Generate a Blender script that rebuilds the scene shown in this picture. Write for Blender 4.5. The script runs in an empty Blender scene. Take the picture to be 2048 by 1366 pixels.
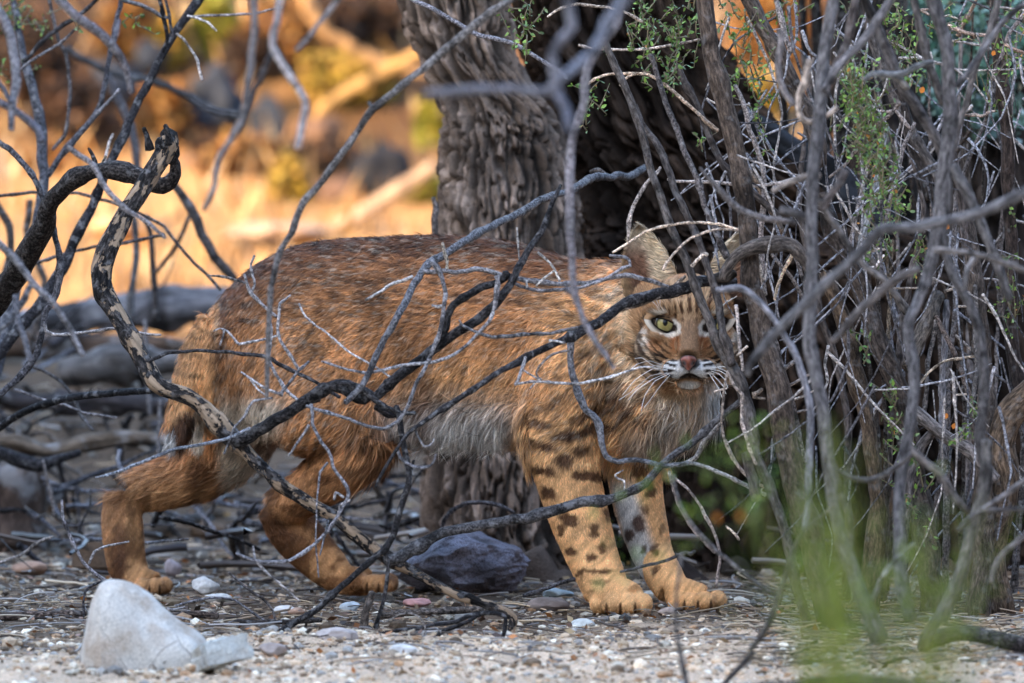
import bpy, math, random
import numpy as np
from mathutils import Vector, Matrix

# ---------------------------------------------------------------- camera, light, exposure
scene = bpy.context.scene
W0, H0, F0 = 2048.0, 1366.0, 13600.0          # long telephoto lens
CAM_H, HORIZON = 0.604, 404.0
PITCH = math.atan((H0/2 - HORIZON)/F0)
camd = bpy.data.cameras.new('camera')
cam = bpy.data.objects.new('camera', camd)
scene.collection.objects.link(cam)
scene.camera = cam
cam.location = (0, 0, CAM_H)
cam.rotation_euler = (math.pi/2 - PITCH, 0, 0)
camd.sensor_width = 36.0
camd.lens = 36.0*F0/W0
camd.clip_start = 0.1
camd.clip_end = 1000
camd.dof.use_dof = True
camd.dof.focus_distance = 9.85
camd.dof.aperture_fstop = 5.6
camd.dof.aperture_blades = 9

SUN_EL, SUN_AZ = math.radians(20), math.radians(236)   # azimuth clockwise from +Y
world = bpy.data.worlds.new('World')
scene.world = world
world.use_nodes = True
wn = world.node_tree
wn.nodes.clear()
sky = wn.nodes.new('ShaderNodeTexSky')
sky.sky_type = 'NISHITA'
sky.sun_disc = False
sky.sun_elevation = SUN_EL
sky.sun_rotation = SUN_AZ
sky.air_density = 1.0; sky.dust_density = 1.5; sky.ozone_density = 0.8
bg = wn.nodes.new('ShaderNodeBackground')
bg.inputs['Strength'].default_value = 0.15
wo = wn.nodes.new('ShaderNodeOutputWorld')
wn.links.new(sky.outputs[0], bg.inputs[0])
wn.links.new(bg.outputs[0], wo.inputs[0])
sund = bpy.data.lights.new('sun', 'SUN')
sund.energy = 2.0
sund.angle = math.radians(0.5)
sund.color = (1.0, 0.74, 0.44)
sun = bpy.data.objects.new('sun', sund)
scene.collection.objects.link(sun)
sdir = Vector((math.sin(SUN_AZ)*math.cos(SUN_EL), math.cos(SUN_AZ)*math.cos(SUN_EL), math.sin(SUN_EL)))
sun.rotation_euler = sdir.to_track_quat('Z', 'Y').to_euler()
scene.view_settings.view_transform = 'Standard'
scene.view_settings.look = 'None'
scene.view_settings.exposure = 3.05
scene.view_settings.gamma = 1.0
scene.cycles.max_bounces = 5
scene.cycles.diffuse_bounces = 3
scene.cycles.use_denoising = True

# ---------------------------------------------------------------- helpers
COL = scene.collection
RNG = np.random.default_rng(7)
random.seed(7)
CP, SP = math.cos(PITCH), math.sin(PITCH)

def P(x, y, d):
    """point seen at pixel x, y of the photograph (2048 x 1366) at depth d metres"""
    cx = (x - W0/2)/F0*d; cy = -(y - H0/2)/F0*d
    return Vector((cx, d*CP + cy*SP, CAM_H - d*SP + cy*CP))

def PA(x, y, d):
    x = np.asarray(x, float); y = np.asarray(y, float); d = np.asarray(d, float)
    cx = (x - W0/2)/F0*d; cy = -(y - H0/2)/F0*d
    return np.stack([cx + 0*d, d*CP + cy*SP, CAM_H - d*SP + cy*CP], -1)

def inv(V):
    Y = V[:, 1]; Z = V[:, 2] - CAM_H
    d = Y*CP - Z*SP
    cy = Y*SP + Z*CP
    return W0/2 + V[:, 0]/d*F0, H0/2 - cy/d*F0, d

def ppm(d): return F0/d                      # pixels per metre

def hsh(ix, iy, iz, s):
    h = (ix.astype(np.int64)*73856093) ^ (iy.astype(np.int64)*19349663) ^ (iz.astype(np.int64)*83492791) ^ (s*2654435)
    h = (h ^ (h >> 13))*1274126177
    h = h & 0x7fffffff
    h = (h ^ (h >> 15))*22695477
    return ((h & 0xffffff)/16777215.0)

def vn(p, s=0):
    p = np.asarray(p, float)
    i = np.floor(p).astype(np.int64); f = p - i
    f = f*f*(3 - 2*f)
    r = 0
    for a in (0, 1):
        for b in (0, 1):
            for c in (0, 1):
                w = (f[:, 0] if a else 1-f[:, 0])*(f[:, 1] if b else 1-f[:, 1])*(f[:, 2] if c else 1-f[:, 2])
                r = r + w*hsh(i[:, 0]+a, i[:, 1]+b, i[:, 2]+c, s)
    return r

def fbm(p, s=0, o=4):
    r = 0; a = 0.5; q = np.asarray(p, float)
    for k in range(o):
        r = r + a*vn(q, s+k*17); q = q*2.03 + 11.3; a *= 0.5
    return r/(1-0.5**o)

def sst(a, b, x):
    t = np.clip((x-a)/(b-a), 0, 1)
    return t*t*(3-2*t)

def mkmesh(name, V, F, C=None, T=None, smooth=True):
    """F: list of (n,k) int arrays"""
    me = bpy.data.meshes.new(name)
    V = np.asarray(V, np.float32)
    F = [np.asarray(f, np.int32) for f in F if len(f)]
    nl = sum(f.size for f in F); nf = sum(len(f) for f in F)
    me.vertices.add(len(V)); me.vertices.foreach_set('co', V.ravel())
    me.loops.add(nl); me.polygons.add(nf)
    me.loops.foreach_set('vertex_index', np.concatenate([f.ravel() for f in F]))
    tot = np.concatenate([np.full(len(f), f.shape[1], np.int32) for f in F])
    st = np.concatenate([[0], np.cumsum(tot)[:-1]]).astype(np.int32)
    me.polygons.foreach_set('loop_start', st)
    me.polygons.foreach_set('loop_total', tot)
    me.polygons.foreach_set('use_smooth', np.full(nf, smooth))
    if C is not None:
        C = np.asarray(C, np.float32)
        if C.shape[1] == 3: C = np.concatenate([C, np.ones((len(C), 1), np.float32)], 1)
        a = me.attributes.new('Col', 'FLOAT_COLOR', 'POINT'); a.data.foreach_set('color', C.ravel())
    if T is not None:
        a = me.attributes.new('tc', 'FLOAT_VECTOR', 'POINT'); a.data.foreach_set('vector', np.asarray(T, np.float32).ravel())
    me.update(calc_edges=True)
    return me

def link(name, me, mat=None, parent=None):
    o = bpy.data.objects.new(name, me); COL.objects.link(o)
    if mat is not None and me is not None: me.materials.append(mat)
    if parent is not None: o.parent = parent
    return o

def tag(o, label=None, cat=None, group=None, kind=None):
    if label: o['label'] = label
    if cat: o['category'] = cat
    if group: o['group'] = group
    if kind: o['kind'] = kind
    return o

def empty(name, label, cat, group=None):
    o = bpy.data.objects.new(name, None); COL.objects.link(o)
    o.empty_display_size = 0.05
    return tag(o, label, cat, group)

class MB:
    def __init__(s): s.V = []; s.Q = []; s.Tr = []; s.C = []; s.T = []; s.n = 0
    def add(s, V, Q=None, Tr=None, C=None, T=None):
        V = np.asarray(V, float)
        if Q is not None and len(Q): s.Q.append(np.asarray(Q)+s.n)
        if Tr is not None and len(Tr): s.Tr.append(np.asarray(Tr)+s.n)
        s.V.append(V)
        if C is None: C = (0.3, 0.3, 0.3)
        C = np.asarray(C, float)
        if C.ndim == 1: C = np.tile(C, (len(V), 1))
        s.C.append(C)
        s.T.append(np.zeros((len(V), 3)) if T is None else T)
        s.n += len(V)
    def mesh(s, name, smooth=True):
        F = []
        if s.Q: F.append(np.concatenate(s.Q))
        if s.Tr: F.append(np.concatenate(s.Tr))
        return mkmesh(name, np.concatenate(s.V), F, np.concatenate(s.C), np.concatenate(s.T), smooth)
    def build(s, name, mat, parent=None, smooth=True):
        return link(name, s.mesh(name, smooth), mat, parent)

def spline(pts, step, kink=0.0):
    """Catmull-Rom through rows of pts (first three columns are the position)"""
    pts = np.asarray(pts, float)
    if len(pts) == 2:
        pts = np.array([pts[0], (pts[0]+pts[1])/2, pts[1]])
    ext = np.vstack([2*pts[0]-pts[1], pts, 2*pts[-1]-pts[-2]])
    ext[0, 3:] = pts[0, 3:]; ext[-1, 3:] = pts[-1, 3:]
    out = []
    for i in range(1, len(ext)-2):
        L = np.linalg.norm(ext[i+1, :3]-ext[i, :3]); n = max(2, int(L/step))
        t = np.linspace(0, 1, n, endpoint=False)[:, None]
        a, b, c, d = ext[i-1], ext[i], ext[i+1], ext[i+2]
        out.append((1-kink)*0.5*((2*b)+(-a+c)*t+(2*a-5*b+4*c-d)*t*t+(-a+3*b-3*c+d)*t**3)+kink*(b+(c-b)*t))
    out.append(ext[-2][None])
    return np.vstack(out)

_seed = [0]
def tube(mb, pts, col, ns=8, step=None, rough=0.16, wob=0.34, knot=0.3, kink=0.55):
    """tapered, knotty branch; pts rows x,y,z,r"""
    _seed[0] += 1; sd = _seed[0]
    pts = np.asarray(pts, float)
    r0 = pts[:, 3].mean()
    if step is None: step = max(0.0035, r0*0.9)
    S = spline(pts, step, kink)
    n = len(S); p = S[:, :3].copy(); r = np.maximum(S[:, 3], 0.0004)
    L = np.concatenate([[0], np.cumsum(np.linalg.norm(np.diff(p, axis=0), axis=1))])
    # wobble of the centre line
    q = np.stack([L/(r0*7+0.01), np.full(n, sd*3.7), np.zeros(n)], 1)
    e = np.minimum(1, np.minimum(np.arange(n), np.arange(n)[::-1])/4.0)
    q2 = q*[3.1, 1, 1]
    for k in range(3):
        p[:, k] += ((vn(q, sd+k*5)-0.5)*2+(vn(q2, sd+k*5+2)-0.5)*1.1)*r*wob*e
    t = np.gradient(p, axis=0); t /= np.linalg.norm(t, axis=1)[:, None]+1e-9
    u = np.cross(t, [0, 1, 0.3]); u /= np.linalg.norm(u, axis=1)[:, None]+1e-9
    v = np.cross(t, u)
    rk = r*(1 + knot*(sst(0.66, 0.9, vn(np.stack([L/(r0*3+0.006), np.full(n, sd*1.3), np.zeros(n)], 1), sd+9))))
    th = np.linspace(0, 2*np.pi, ns, endpoint=False)
    TH, LL = np.meshgrid(th, L); R = np.repeat(rk[:, None], ns, 1)
    tc = np.stack([np.cos(TH)*R, np.sin(TH)*R, LL + sd*0.37], -1).reshape(-1, 3)
    d = (fbm(tc*[1/(r0*1.2), 1/(r0*1.2), 1/(r0*4)], sd, 2)-0.5)*2*rough
    R = R*(1+d.reshape(n, ns))
    V = p[:, None]+u[:, None]*np.cos(TH)[..., None]*R[..., None]+v[:, None]*np.sin(TH)[..., None]*R[..., None]
    V = V.reshape(-1, 3)
    i = np.arange(n-1)[:, None]*ns; j = np.arange(ns)[None]; j2 = (j+1) % ns
    Q = np.stack([i+j, i+j2, i+ns+j2, i+ns+j], -1).reshape(-1, 4)
    a = len(V); V = np.vstack([V, p[0]-t[0]*r[0]*0.3, p[-1]+t[-1]*r[-1]*0.5])
    j = np.arange(ns); j2 = (j+1) % ns
    T1 = np.stack([np.full(ns, a), j2, j], 1); b = (n-1)*ns
    T2 = np.stack([np.full(ns, a+1), b+j, b+j2], 1)
    tc = np.vstack([tc, tc[0], tc[-1]])
    col = np.asarray(col, float)
    C = np.tile(col, (len(V), 1))*(0.35+1.3*fbm(tc*[60, 60, 26], sd, 3))[:, None]
    nd = np.append(np.repeat(vn(np.stack([L/(r0*2.4+0.004), np.full(n, sd*2.3), np.zeros(n)], 1), sd+4), ns), [0, 0]); C = C*(1-0.65*sst(0.80, 0.86, nd))[:, None]
    mb.add(V, Q, np.vstack([T1, T2]), C, tc)
    return S

def pth(s, d, extend=True, k=1.0):
    """'x,y,r x,y,r ...' in pixels -> rows of metres; d = depth or (start, end)"""
    a = [list(map(float, q.split(','))) for q in s.split()]
    for i, q in enumerate(a):
        if len(q) < 3: q.append(a[i-1][2])
    a = np.array(a)
    if extend:
        for e, o in ((0, 1), (-1, -2)):
            x, y = a[e, 0], a[e, 1]
            if x < 10 or x > 2038 or y < 10 or y > 1356:
                v = a[e, :2]-a[o, :2]; v = v/np.linalg.norm(v)*170
                nw = np.array([x+v[0], y+v[1], a[e, 2]])[None]
                a = np.vstack([nw, a]) if e == 0 else np.vstack([a, nw])
    n = len(a)
    if isinstance(d, (int, float)): dd = np.full(n, float(d))
    else:
        L = np.concatenate([[0], np.cumsum(np.linalg.norm(np.diff(a[:, :2], axis=0), axis=1))])
        dd = np.interp(L/L[-1], np.linspace(0, 1, len(d)), d)
    V = PA(a[:, 0], a[:, 1], dd)
    return np.column_stack([V, a[:, 2]*k/F0*dd])

# ---------------------------------------------------------------- materials
def nodes(name):
    m = bpy.data.materials.new(name); m.use_nodes = True
    nt = m.node_tree; b = nt.nodes['Principled BSDF']
    return m, nt, b

def attr(nt, n='Col'):
    a = nt.nodes.new('ShaderNodeAttribute'); a.attribute_name = n; return a

def noise(nt, vec, scale, detail=4, rough=0.55, dist=0.0):
    t = nt.nodes.new('ShaderNodeTexNoise'); t.inputs['Scale'].default_value = scale
    t.inputs['Detail'].default_value = detail; t.inputs['Roughness'].default_value = rough
    t.inputs['Distortion'].default_value = dist
    if vec is not None: nt.links.new(vec, t.inputs['Vector'])
    return t

def ramp(nt, fac, stops):
    r = nt.nodes.new('ShaderNodeValToRGB'); cr = r.color_ramp
    while len(cr.elements) < len(stops): cr.elements.new(0.5)
    for e, (p, c) in zip(cr.elements, stops):
        e.position = p; e.color = (*c, 1) if len(c) == 3 else c
    nt.links.new(fac, r.inputs[0]); return r

def mixc(nt, fac, a, b, mode='MIX'):
    m = nt.nodes.new('ShaderNodeMix'); m.data_type = 'RGBA'; m.blend_type = mode
    for sock, v in ((m.inputs[0], fac), (m.inputs[6], a), (m.inputs[7], b)):
        if hasattr(v, 'is_linked'): nt.links.new(v, sock)
        elif isinstance(v, (int, float)): sock.default_value = v
        else: sock.default_value = (*v, 1)
    return m.outputs[2]

def vmul(nt, vec, s):
    m = nt.nodes.new('ShaderNodeVectorMath'); m.operation = 'MULTIPLY'
    nt.links.new(vec, m.inputs[0]); m.inputs[1].default_value = s
    return m.outputs[0]

def bump(nt, b, h, dist, st=1.0):
    n = nt.nodes.new('ShaderNodeBump'); n.inputs['Distance'].default_value = dist
    n.inputs['Strength'].default_value = st
    nt.links.new(h, n.inputs['Height']); nt.links.new(n.outputs[0], b.inputs['Normal'])

def bark(name, dark=0.35, pale=1.9, peel=None, cell=130, lich=0.5, lz=0.3):
    """branch bark: base colour from the mesh, lengthwise fissures, pale flecks, optional peeled patches"""
    m, nt, b = nodes(name)
    c = attr(nt).outputs['Color']; tc = attr(nt, 'tc').outputs['Vector']
    f1 = noise(nt, vmul(nt, tc, (1, 1, lz)), cell*2.2, 5, 0.7, 0.1)
    r1 = ramp(nt, f1.outputs[0], [(0.38, (dark,)*3), (0.52, (0.9,)*3), (0.64, (pale,)*3)])  # dark to pale spread widened to imitate contrast of light
    col = mixc(nt, 1.0, c, r1.outputs[0], 'MULTIPLY')
    f2 = noise(nt, tc, cell*0.55, 3, 0.6)
    r2 = ramp(nt, f2.outputs[0], [(0.55, (0,)*3), (0.68, (lich,)*3)])
    col = mixc(nt, r2.outputs[0], col, (0.34, 0.33, 0.33))
    h = f1.outputs[0]
    if peel:
        f3 = noise(nt, vmul(nt, tc, (1, 1, 0.5)), 60, 5, 0.65, 0.2)
        r3 = ramp(nt, f3.outputs[0], [(0.525, (0,)*3), (0.545, (1,)*3)])
        f4 = noise(nt, vmul(nt, tc, (1, 1, 0.12)), 170, 3)
        pc = ramp(nt, f4.outputs[0], [(0.3, tuple(x*0.45 for x in peel)), (0.6, peel)])
        col = mixc(nt, r3.outputs[0], col, pc.outputs[0])
        mm = nt.nodes.new('ShaderNodeMath'); mm.operation = 'MULTIPLY_ADD'
        nt.links.new(r3.outputs[0], mm.inputs[0]); mm.inputs[1].default_value = -0.9
        nt.links.new(f1.outputs[0], mm.inputs[2]); h = mm.outputs[0]
    nt.links.new(col, b.inputs['Base Color'])
    b.inputs['Roughness'].default_value = 0.8
    b.inputs['Specular IOR Level'].default_value = 0.12
    bump(nt, b, h, 0.0028, 1.0)
    return m

def vcmat(name, rough=0.7, spec=0.3, nz=None, bumpd=0.0, amp=0.35, sub=0.0):
    m, nt, b = nodes(name)
    c = attr(nt).outputs['Color']
    if nz:
        g = nt.nodes.new('ShaderNodeNewGeometry')
        f = noise(nt, g.outputs['Position'], nz, 6, 0.6)
        r = ramp(nt, f.outputs[0], [(0.3, (1-amp,)*3), (0.7, (1+amp,)*3)])
        c = mixc(nt, 1.0, c, r.outputs[0], 'MULTIPLY')
        if bumpd: bump(nt, b, f.outputs[0], bumpd, 1.0)
    nt.links.new(c, b.inputs['Base Color'])
    b.inputs['Roughness'].default_value = rough
    b.inputs['Specular IOR Level'].default_value = spec
    return m

M_TWIG = bark('twig_bark', 0.2, 2.0, lz=0.8, cell=150)
M_DARK = bark('dark_bark', 0.15, 2.8, lich=0.25, lz=0.6)
M_PEEL = bark('peeling_bark', 0.15, 3.0, peel=(0.40, 0.285, 0.19), lich=0.35)
M_STEM = bark('stem_bark', 0.3, 1.8, cell=110, lich=0.22)
M_LEAF = vcmat('leaf', 0.45, 0.45)
M_ROCK = vcmat('rock', 0.85, 0.2, nz=90, bumpd=0.002, amp=0.22)
M_ROUGH = vcmat('rough', 0.9, 0.15, nz=160, bumpd=0.002, amp=0.3)
# ---------------------------------------------------------------- terrain: one sheet
def terrain(x, y):
    z = np.zeros_like(x)
    z += 0.30*sst(11.8, 13.9, y)*(1-sst(14.6, 17, y))              # low berm carrying the old logs
    z += 0.72*np.clip((y-17.5)/6.5, 0, 1)
    z += 0.34*np.clip(y-23.6, 0, 14)*sst(23.4, 25, y)              # steep sunlit hillside
    # unseen ridge added at left, shaped to throw shade over the foreground
    shade_bank = sst(-4.4, -6.4, x)*(1-sst(11.5, 15.5, y))*sst(-30, -20, y)
    z += 5.0*shade_bank
    # unseen ridges added behind the camera and at right so light falls from above
    z += 4.2*sst(3.6, 5.6, x)*(1-sst(12.5, 16.5, y))*sst(-30, -20, y)
    z += 5.0*sst(-1.0, -4.0, y)*sst(-30, -20, y)*(1-shade_bank)*(1-sst(3.6, 5.6, x))
    z += -0.02*sst(9.3, 8.6, y)
    return z

def ground_z(x, y):
    return float(terrain(np.array([float(x)]), np.array([float(y)]))[0])

def axis(lo, a, b, hi, st, g):
    mid = list(np.arange(a, b, st)); up = [b]; s = st
    while up[-1] < hi: s *= g; up.append(up[-1]+s)
    dn = [a-st]; s = st
    while dn[-1] > lo: s *= g; dn.append(dn[-1]-s)
    return np.array(dn[::-1]+mid+up)

gx = axis(-120, -0.95, 0.95, 120, 0.0062, 1.05)
gy = axis(-40, 8.45, 12.2, 260, 0.008, 1.045)
X, Y = np.meshgrid(gx, gy)
x, y = X.ravel(), Y.ravel()
z = terrain(x, y)
p3 = np.stack([x, y, 0*x], 1)
near = (1-sst(11, 14, y))*(1-sst(1.3, 3, np.abs(x)))
z += (fbm(p3*3.5, 3, 3)-0.5)*0.03*near
z += (fbm(p3*28, 5, 4)-0.5)*0.014*near
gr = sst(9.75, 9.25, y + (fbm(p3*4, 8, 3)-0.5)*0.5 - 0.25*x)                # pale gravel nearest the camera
z += (vn(p3*95, 12))*0.007*near*(0.4+0.8*gr)
z += (fbm(p3*0.6, 21, 4)-0.5)*0.35*sst(16, 22, y) + (fbm(p3*0.25, 31, 4)-0.5)*1.2*sst(24, 26, y)*0.35
n = fbm(p3*18, 2, 5)[:, None]; n2 = fbm(p3*1.2, 4, 3)[:, None]
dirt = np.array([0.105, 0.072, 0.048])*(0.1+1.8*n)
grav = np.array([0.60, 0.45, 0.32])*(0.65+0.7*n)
far = np.array([0.27, 0.138, 0.052])*np.clip(-0.5+2.9*fbm(p3*[1.6, 1.0, 1], 44, 3)[:, None], 0.25, 1.5)
hill = np.array([0.085, 0.040, 0.018])*np.clip(-0.3+2.4*n2, 0.08, 3)
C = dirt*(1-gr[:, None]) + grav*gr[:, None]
bk = np.clip(sst(-3.4, -4.6, x)+sst(3.0, 3.8, x)+sst(0.5, -1.5, y), 0, 1)[:, None]; C = C*(1-bk)+np.array([0.07, 0.052, 0.038])*(0.6+0.8*n)*bk
f = sst(16, 19, y)[:, None]; C = C*(1-f)+far*f
f = sst(23, 24.6, y + 3*(n2[:, 0]-0.5))[:, None]; C = C*(1-f)+hill*f
ny, nx = X.shape
i = (np.arange(ny-1)[:, None]*nx+np.arange(nx-1)[None]).ravel()
Q = np.stack([i, i+1, i+nx+1, i+nx], 1)
M_GROUND = vcmat('soil', 0.95, 0.12, nz=330, bumpd=0.003, amp=0.45)
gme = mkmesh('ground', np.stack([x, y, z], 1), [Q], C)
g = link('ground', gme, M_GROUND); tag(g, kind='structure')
_gx, _gy, _gz = gx, gy, z.reshape(X.shape)
def gz(x, y):
    """height of the built ground sheet at points x, y"""
    x = np.atleast_1d(np.asarray(x, float)); y = np.atleast_1d(np.asarray(y, float))
    a = np.clip(np.searchsorted(_gx, x)-1, 0, len(_gx)-2); b = np.clip(np.searchsorted(_gy, y)-1, 0, len(_gy)-2)
    u = np.clip((x-_gx[a])/(_gx[a+1]-_gx[a]), 0, 1); v = np.clip((y-_gy[b])/(_gy[b+1]-_gy[b]), 0, 1)
    return (_gz[b, a]*(1-u)*(1-v)+_gz[b, a+1]*u*(1-v)+_gz[b+1, a]*(1-u)*v+_gz[b+1, a+1]*u*v)

# ---------------------------------------------------------------- far sunlit hillside: bushes, boulders, dead wood
def leafcloud(mb, c, rad, n, size, cols, seed, squash=0.6, blade=False, amp=0.45):
    """many small leaf faces filling an uneven crown"""
    r = np.random.default_rng(seed)
    p = r.normal(size=(n*3, 3)); p /= np.linalg.norm(p, axis=1)[:, None]
    rr = r.uniform(0.25, 1, len(p))**0.5
    q = p*1.7+seed
    rr *= 0.62+amp*2*(fbm(q, seed, 3)-0.28)
    keep = vn(p*rr[:, None]*4.2+seed*3, seed+5) > 0.36
    p = (p*rr[:, None])[keep][:n]; n = len(p)
    p = p*np.asarray(rad)+np.asarray(c)
    a = r.normal(size=(n, 3)); a /= np.linalg.norm(a, axis=1)[:, None]
    if blade: a = a*0.5+[0, 0, 1]; a /= np.linalg.norm(a, axis=1)[:, None]
    b = np.cross(a, r.normal(size=(n, 3))); b /= np.linalg.norm(b, axis=1)[:, None]
    L = size*r.uniform(0.6, 1.3, n)[:, None]; Wd = L*squash
    nrm = np.cross(a, b)
    V = np.stack([p-a*L*0.5, p+b*Wd*0.5+nrm*L*0.08, p+a*L*0.5, p-b*Wd*0.5+nrm*L*0.08], 1).reshape(-1, 3)
    Q = np.arange(n*4).reshape(n, 4)
    cols = np.asarray(cols, float)
    C = cols[r.integers(0, len(cols), n)]*r.uniform(0.6, 1.35, n)[:, None]*(FK if c[0] == 0 else 1)
    mb.add(V, Q, C=np.repeat(C, 4, 0))
    return p

def rock_mesh(rx, ry, rz, seed, col, sub=4, facets=9, nz=0.10, mott=0.3):
    import bmesh
    bm = bmesh.new(); bmesh.ops.create_icosphere(bm, subdivisions=sub, radius=1)
    V = np.array([v.co[:] for v in bm.verts]); F = np.array([[v.index for v in f.verts] for f in bm.faces]); bm.free()
    r = np.random.default_rng(seed)
    for k in range(facets):
        n = r.normal(size=3); n /= np.linalg.norm(n); d = r.uniform(0.66, 0.9)
        s = V@n; V = V-np.outer(np.maximum(s-d, 0), n)*0.93
    U = V/np.linalg.norm(V, axis=1)[:, None]
    V = V*(1+nz*2*(fbm(V*2.1+seed, seed, 4)-0.5))[:, None]+U*((fbm(V*11+seed, seed+3, 3)-0.5)*0.05)[:, None]
    V = V*[rx, ry, rz]
    C = np.asarray(col)*(1-mott+2*mott*fbm(V/max(rx, rz)*3+seed, seed+7, 4))[:, None]
    return V, F, C

def rock(name, label, cx, by, wpx, hpx, d, col, seed, cat='rock', group=None, mat=None, sink=0.25, **k):
    """boulder whose foot shows at pixel (cx, by); width and height in pixels"""
    rx = wpx/2/F0*d; rz = hpx/2/F0*d*(1+sink*0.5)
    V, F, C = rock_mesh(rx, rx*0.8, rz, seed, col, **k)
    c = P(cx, by-hpx/2, d)
    mb = MB(); mb.add(V, Tr=F, C=C)
    o = mb.build(name, mat or M_ROCK); o.location = (c.x, c.y, c.z-rz*sink*0.5)
    return tag(o, label, cat, group)

M_FAR = vcmat('far_leaf', 0.6, 0.2)
FK = 0.52                                                     # darkens the leaf colours of the hillside bushes
ORG = [(0.40, 0.165, 0.032), (0.30, 0.11, 0.025), (0.46, 0.25, 0.08), (0.16, 0.065, 0.02)]
GLD = [(0.50, 0.31, 0.04), (0.42, 0.22, 0.035), (0.32, 0.22, 0.035)]
YGR = [(0.36, 0.33, 0.03), (0.24, 0.24, 0.03), (0.46, 0.34, 0.04)]
BRN = [(0.075, 0.04, 0.024), (0.13, 0.06, 0.03), (0.04, 0.026, 0.02)]
def on_slope(px, py, d0):
    """depth at which the line of sight through px, py meets the hillside"""
    for d in np.arange(18, 34, 0.1):
        q = P(px, py, d)
        if ground_z(q.x, q.y) > q.z-0.02: return float(d)
    return d0
bushes = [  # px, py, rx, ry (pixels), depth, palette, faces, label
 (430, 50, 45, 55, 27, YGR, 900, 'yellow green bush high on the blurred hillside'),
 (560, 80, 90, 75, 30, ORG, 1600, 'orange brown bush at the top of the hillside'),
 (250, 60, 60, 75, 29, ORG, 1200, 'rusty orange bush behind the forked gray stem'),
 (330, 95, 45, 60, 31, GLD, 900, 'small golden bush between rusty bush and yellow green bush'),
 (700, 160, 110, 60, 28, GLD, 1800, 'broad golden bush beside the tree trunk'),
 (858, 260, 30, 60, 24, YGR, 800, 'narrow yellow bush touching the left edge of the tree trunk'),
 (850, 395, 42, 45, 22, YGR, 900, 'low yellow green clump at the foot of the sunlit slope by the trunk'),
 (575, 370, 40, 60, 23, GLD, 900, 'upright golden clump on the pale sunlit ground'),
 (480, 330, 90, 55, 27, ORG, 1500, 'orange bush in the middle of the sunlit slope'),
 (320, 230, 55, 70, 29, ORG, 1300, 'dark orange bush left of the blue gray boulder'),
 (150, 240, 90, 80, 28, BRN, 1800, 'brown leafless looking bush behind the left stems'),
 (640, 330, 95, 50, 29, BRN, 1600, 'brown bush in front of the dark boulder'),
 (60, 120, 90, 110, 27, BRN, 2200, 'dark brown bush filling the upper left corner'),
 (700, 40, 120, 45, 33, BRN, 1600, 'dull brown bush along the top of the hill'),
 (420, 300, 40, 30, 24, BRN, 700, 'small brown clump under the orange bush'),
 (110, 330, 60, 50, 23, ORG, 1000, 'orange clump on the sunlit ground far left'),
 (500, 120, 60, 60, 27, BRN, 1000, 'dull brown bush between two orange bushes'),
 (1560, 60, 110, 110, 30, ORG, 2600, 'orange bush seen through the gap between the right hand stems'),
 (1500, 210, 80, 60, 27, GLD, 1500, 'golden bush low in the gap between the right hand stems'),
]
for k, (px, py, rx, ry, d, pal, nf, lab) in enumerate(bushes):
    d = on_slope(px, py+0.7*ry, d); c = P(px, py, d); sx = rx/ppm(d); sz = ry/ppm(d)
    mb = MB()
    leafcloud(mb, (0, 0, 0), (sx*1.25, sx, sz*1.25), nf, 0.055 if d > 25 else 0.04, pal, 100+k, 0.55)
    root = empty('desert_bush', lab, 'bush', 'bushes on the sunlit hillside')
    g0 = ground_z(c.x, c.y); root.location = (c.x, c.y, g0)
    o = mb.build('foliage', M_FAR, root); o.location = (0, 0, c.z-g0)
    if c.z-g0 > 0.02:
        mb = MB(); tube(mb, [(0, 0, -0.1, 0.03), (0.02, 0, (c.z-g0)/2, 0.022), (0, 0, c.z-g0, 0.012)], (0.16, 0.11, 0.08), 6)
        mb.build('stem', M_DARK, root)

bl = (0.020, 0.023, 0.032); bk = (0.008, 0.008, 0.011)  # shade on these boulders put into their dark bluish colours
for k, (px, py, w, h, d, col, lab) in enumerate([
 (430, 262, 110, 130, 27, bl, 'blue gray boulder on the hillside left of centre'),
 (535, 300, 90, 110, 26, bl, 'blue gray boulder right of its twin on the hillside'),
 (765, 415, 120, 130, 23, bk, 'near black boulder at the foot of the slope beside the trunk'),
 (220, 210, 120, 90, 27, bl, 'slate blue boulder behind the left stems'),
 (640, 290, 110, 60, 28, (0.10, 0.055, 0.035), 'brown flat boulder on the hillside'),
 (690, 410, 120, 60, 25, (0.09, 0.05, 0.035), 'brown boulder next to the near black boulder'),
 (390, 350, 90, 40, 25, (0.10, 0.06, 0.045), 'low brown boulder at the edge of the pale ground'),
 (250, 470, 150, 40, 21, (0.34, 0.19, 0.10), 'flat tan boulder on the pale sunlit ground'),
 (560, 480, 220, 36, 20, (0.30, 0.2, 0.14), 'long low tan boulder behind the cat'),
 (300, 140, 70, 60, 29, bl, 'small slate boulder between the upper bushes')]):
    rock('boulder', lab, px, py, w, h, on_slope(px, py, d), col, 300+k, 'boulder', 'boulders on the sunlit hillside', sub=4, nz=0.4, facets=5, mott=0.5)

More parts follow.
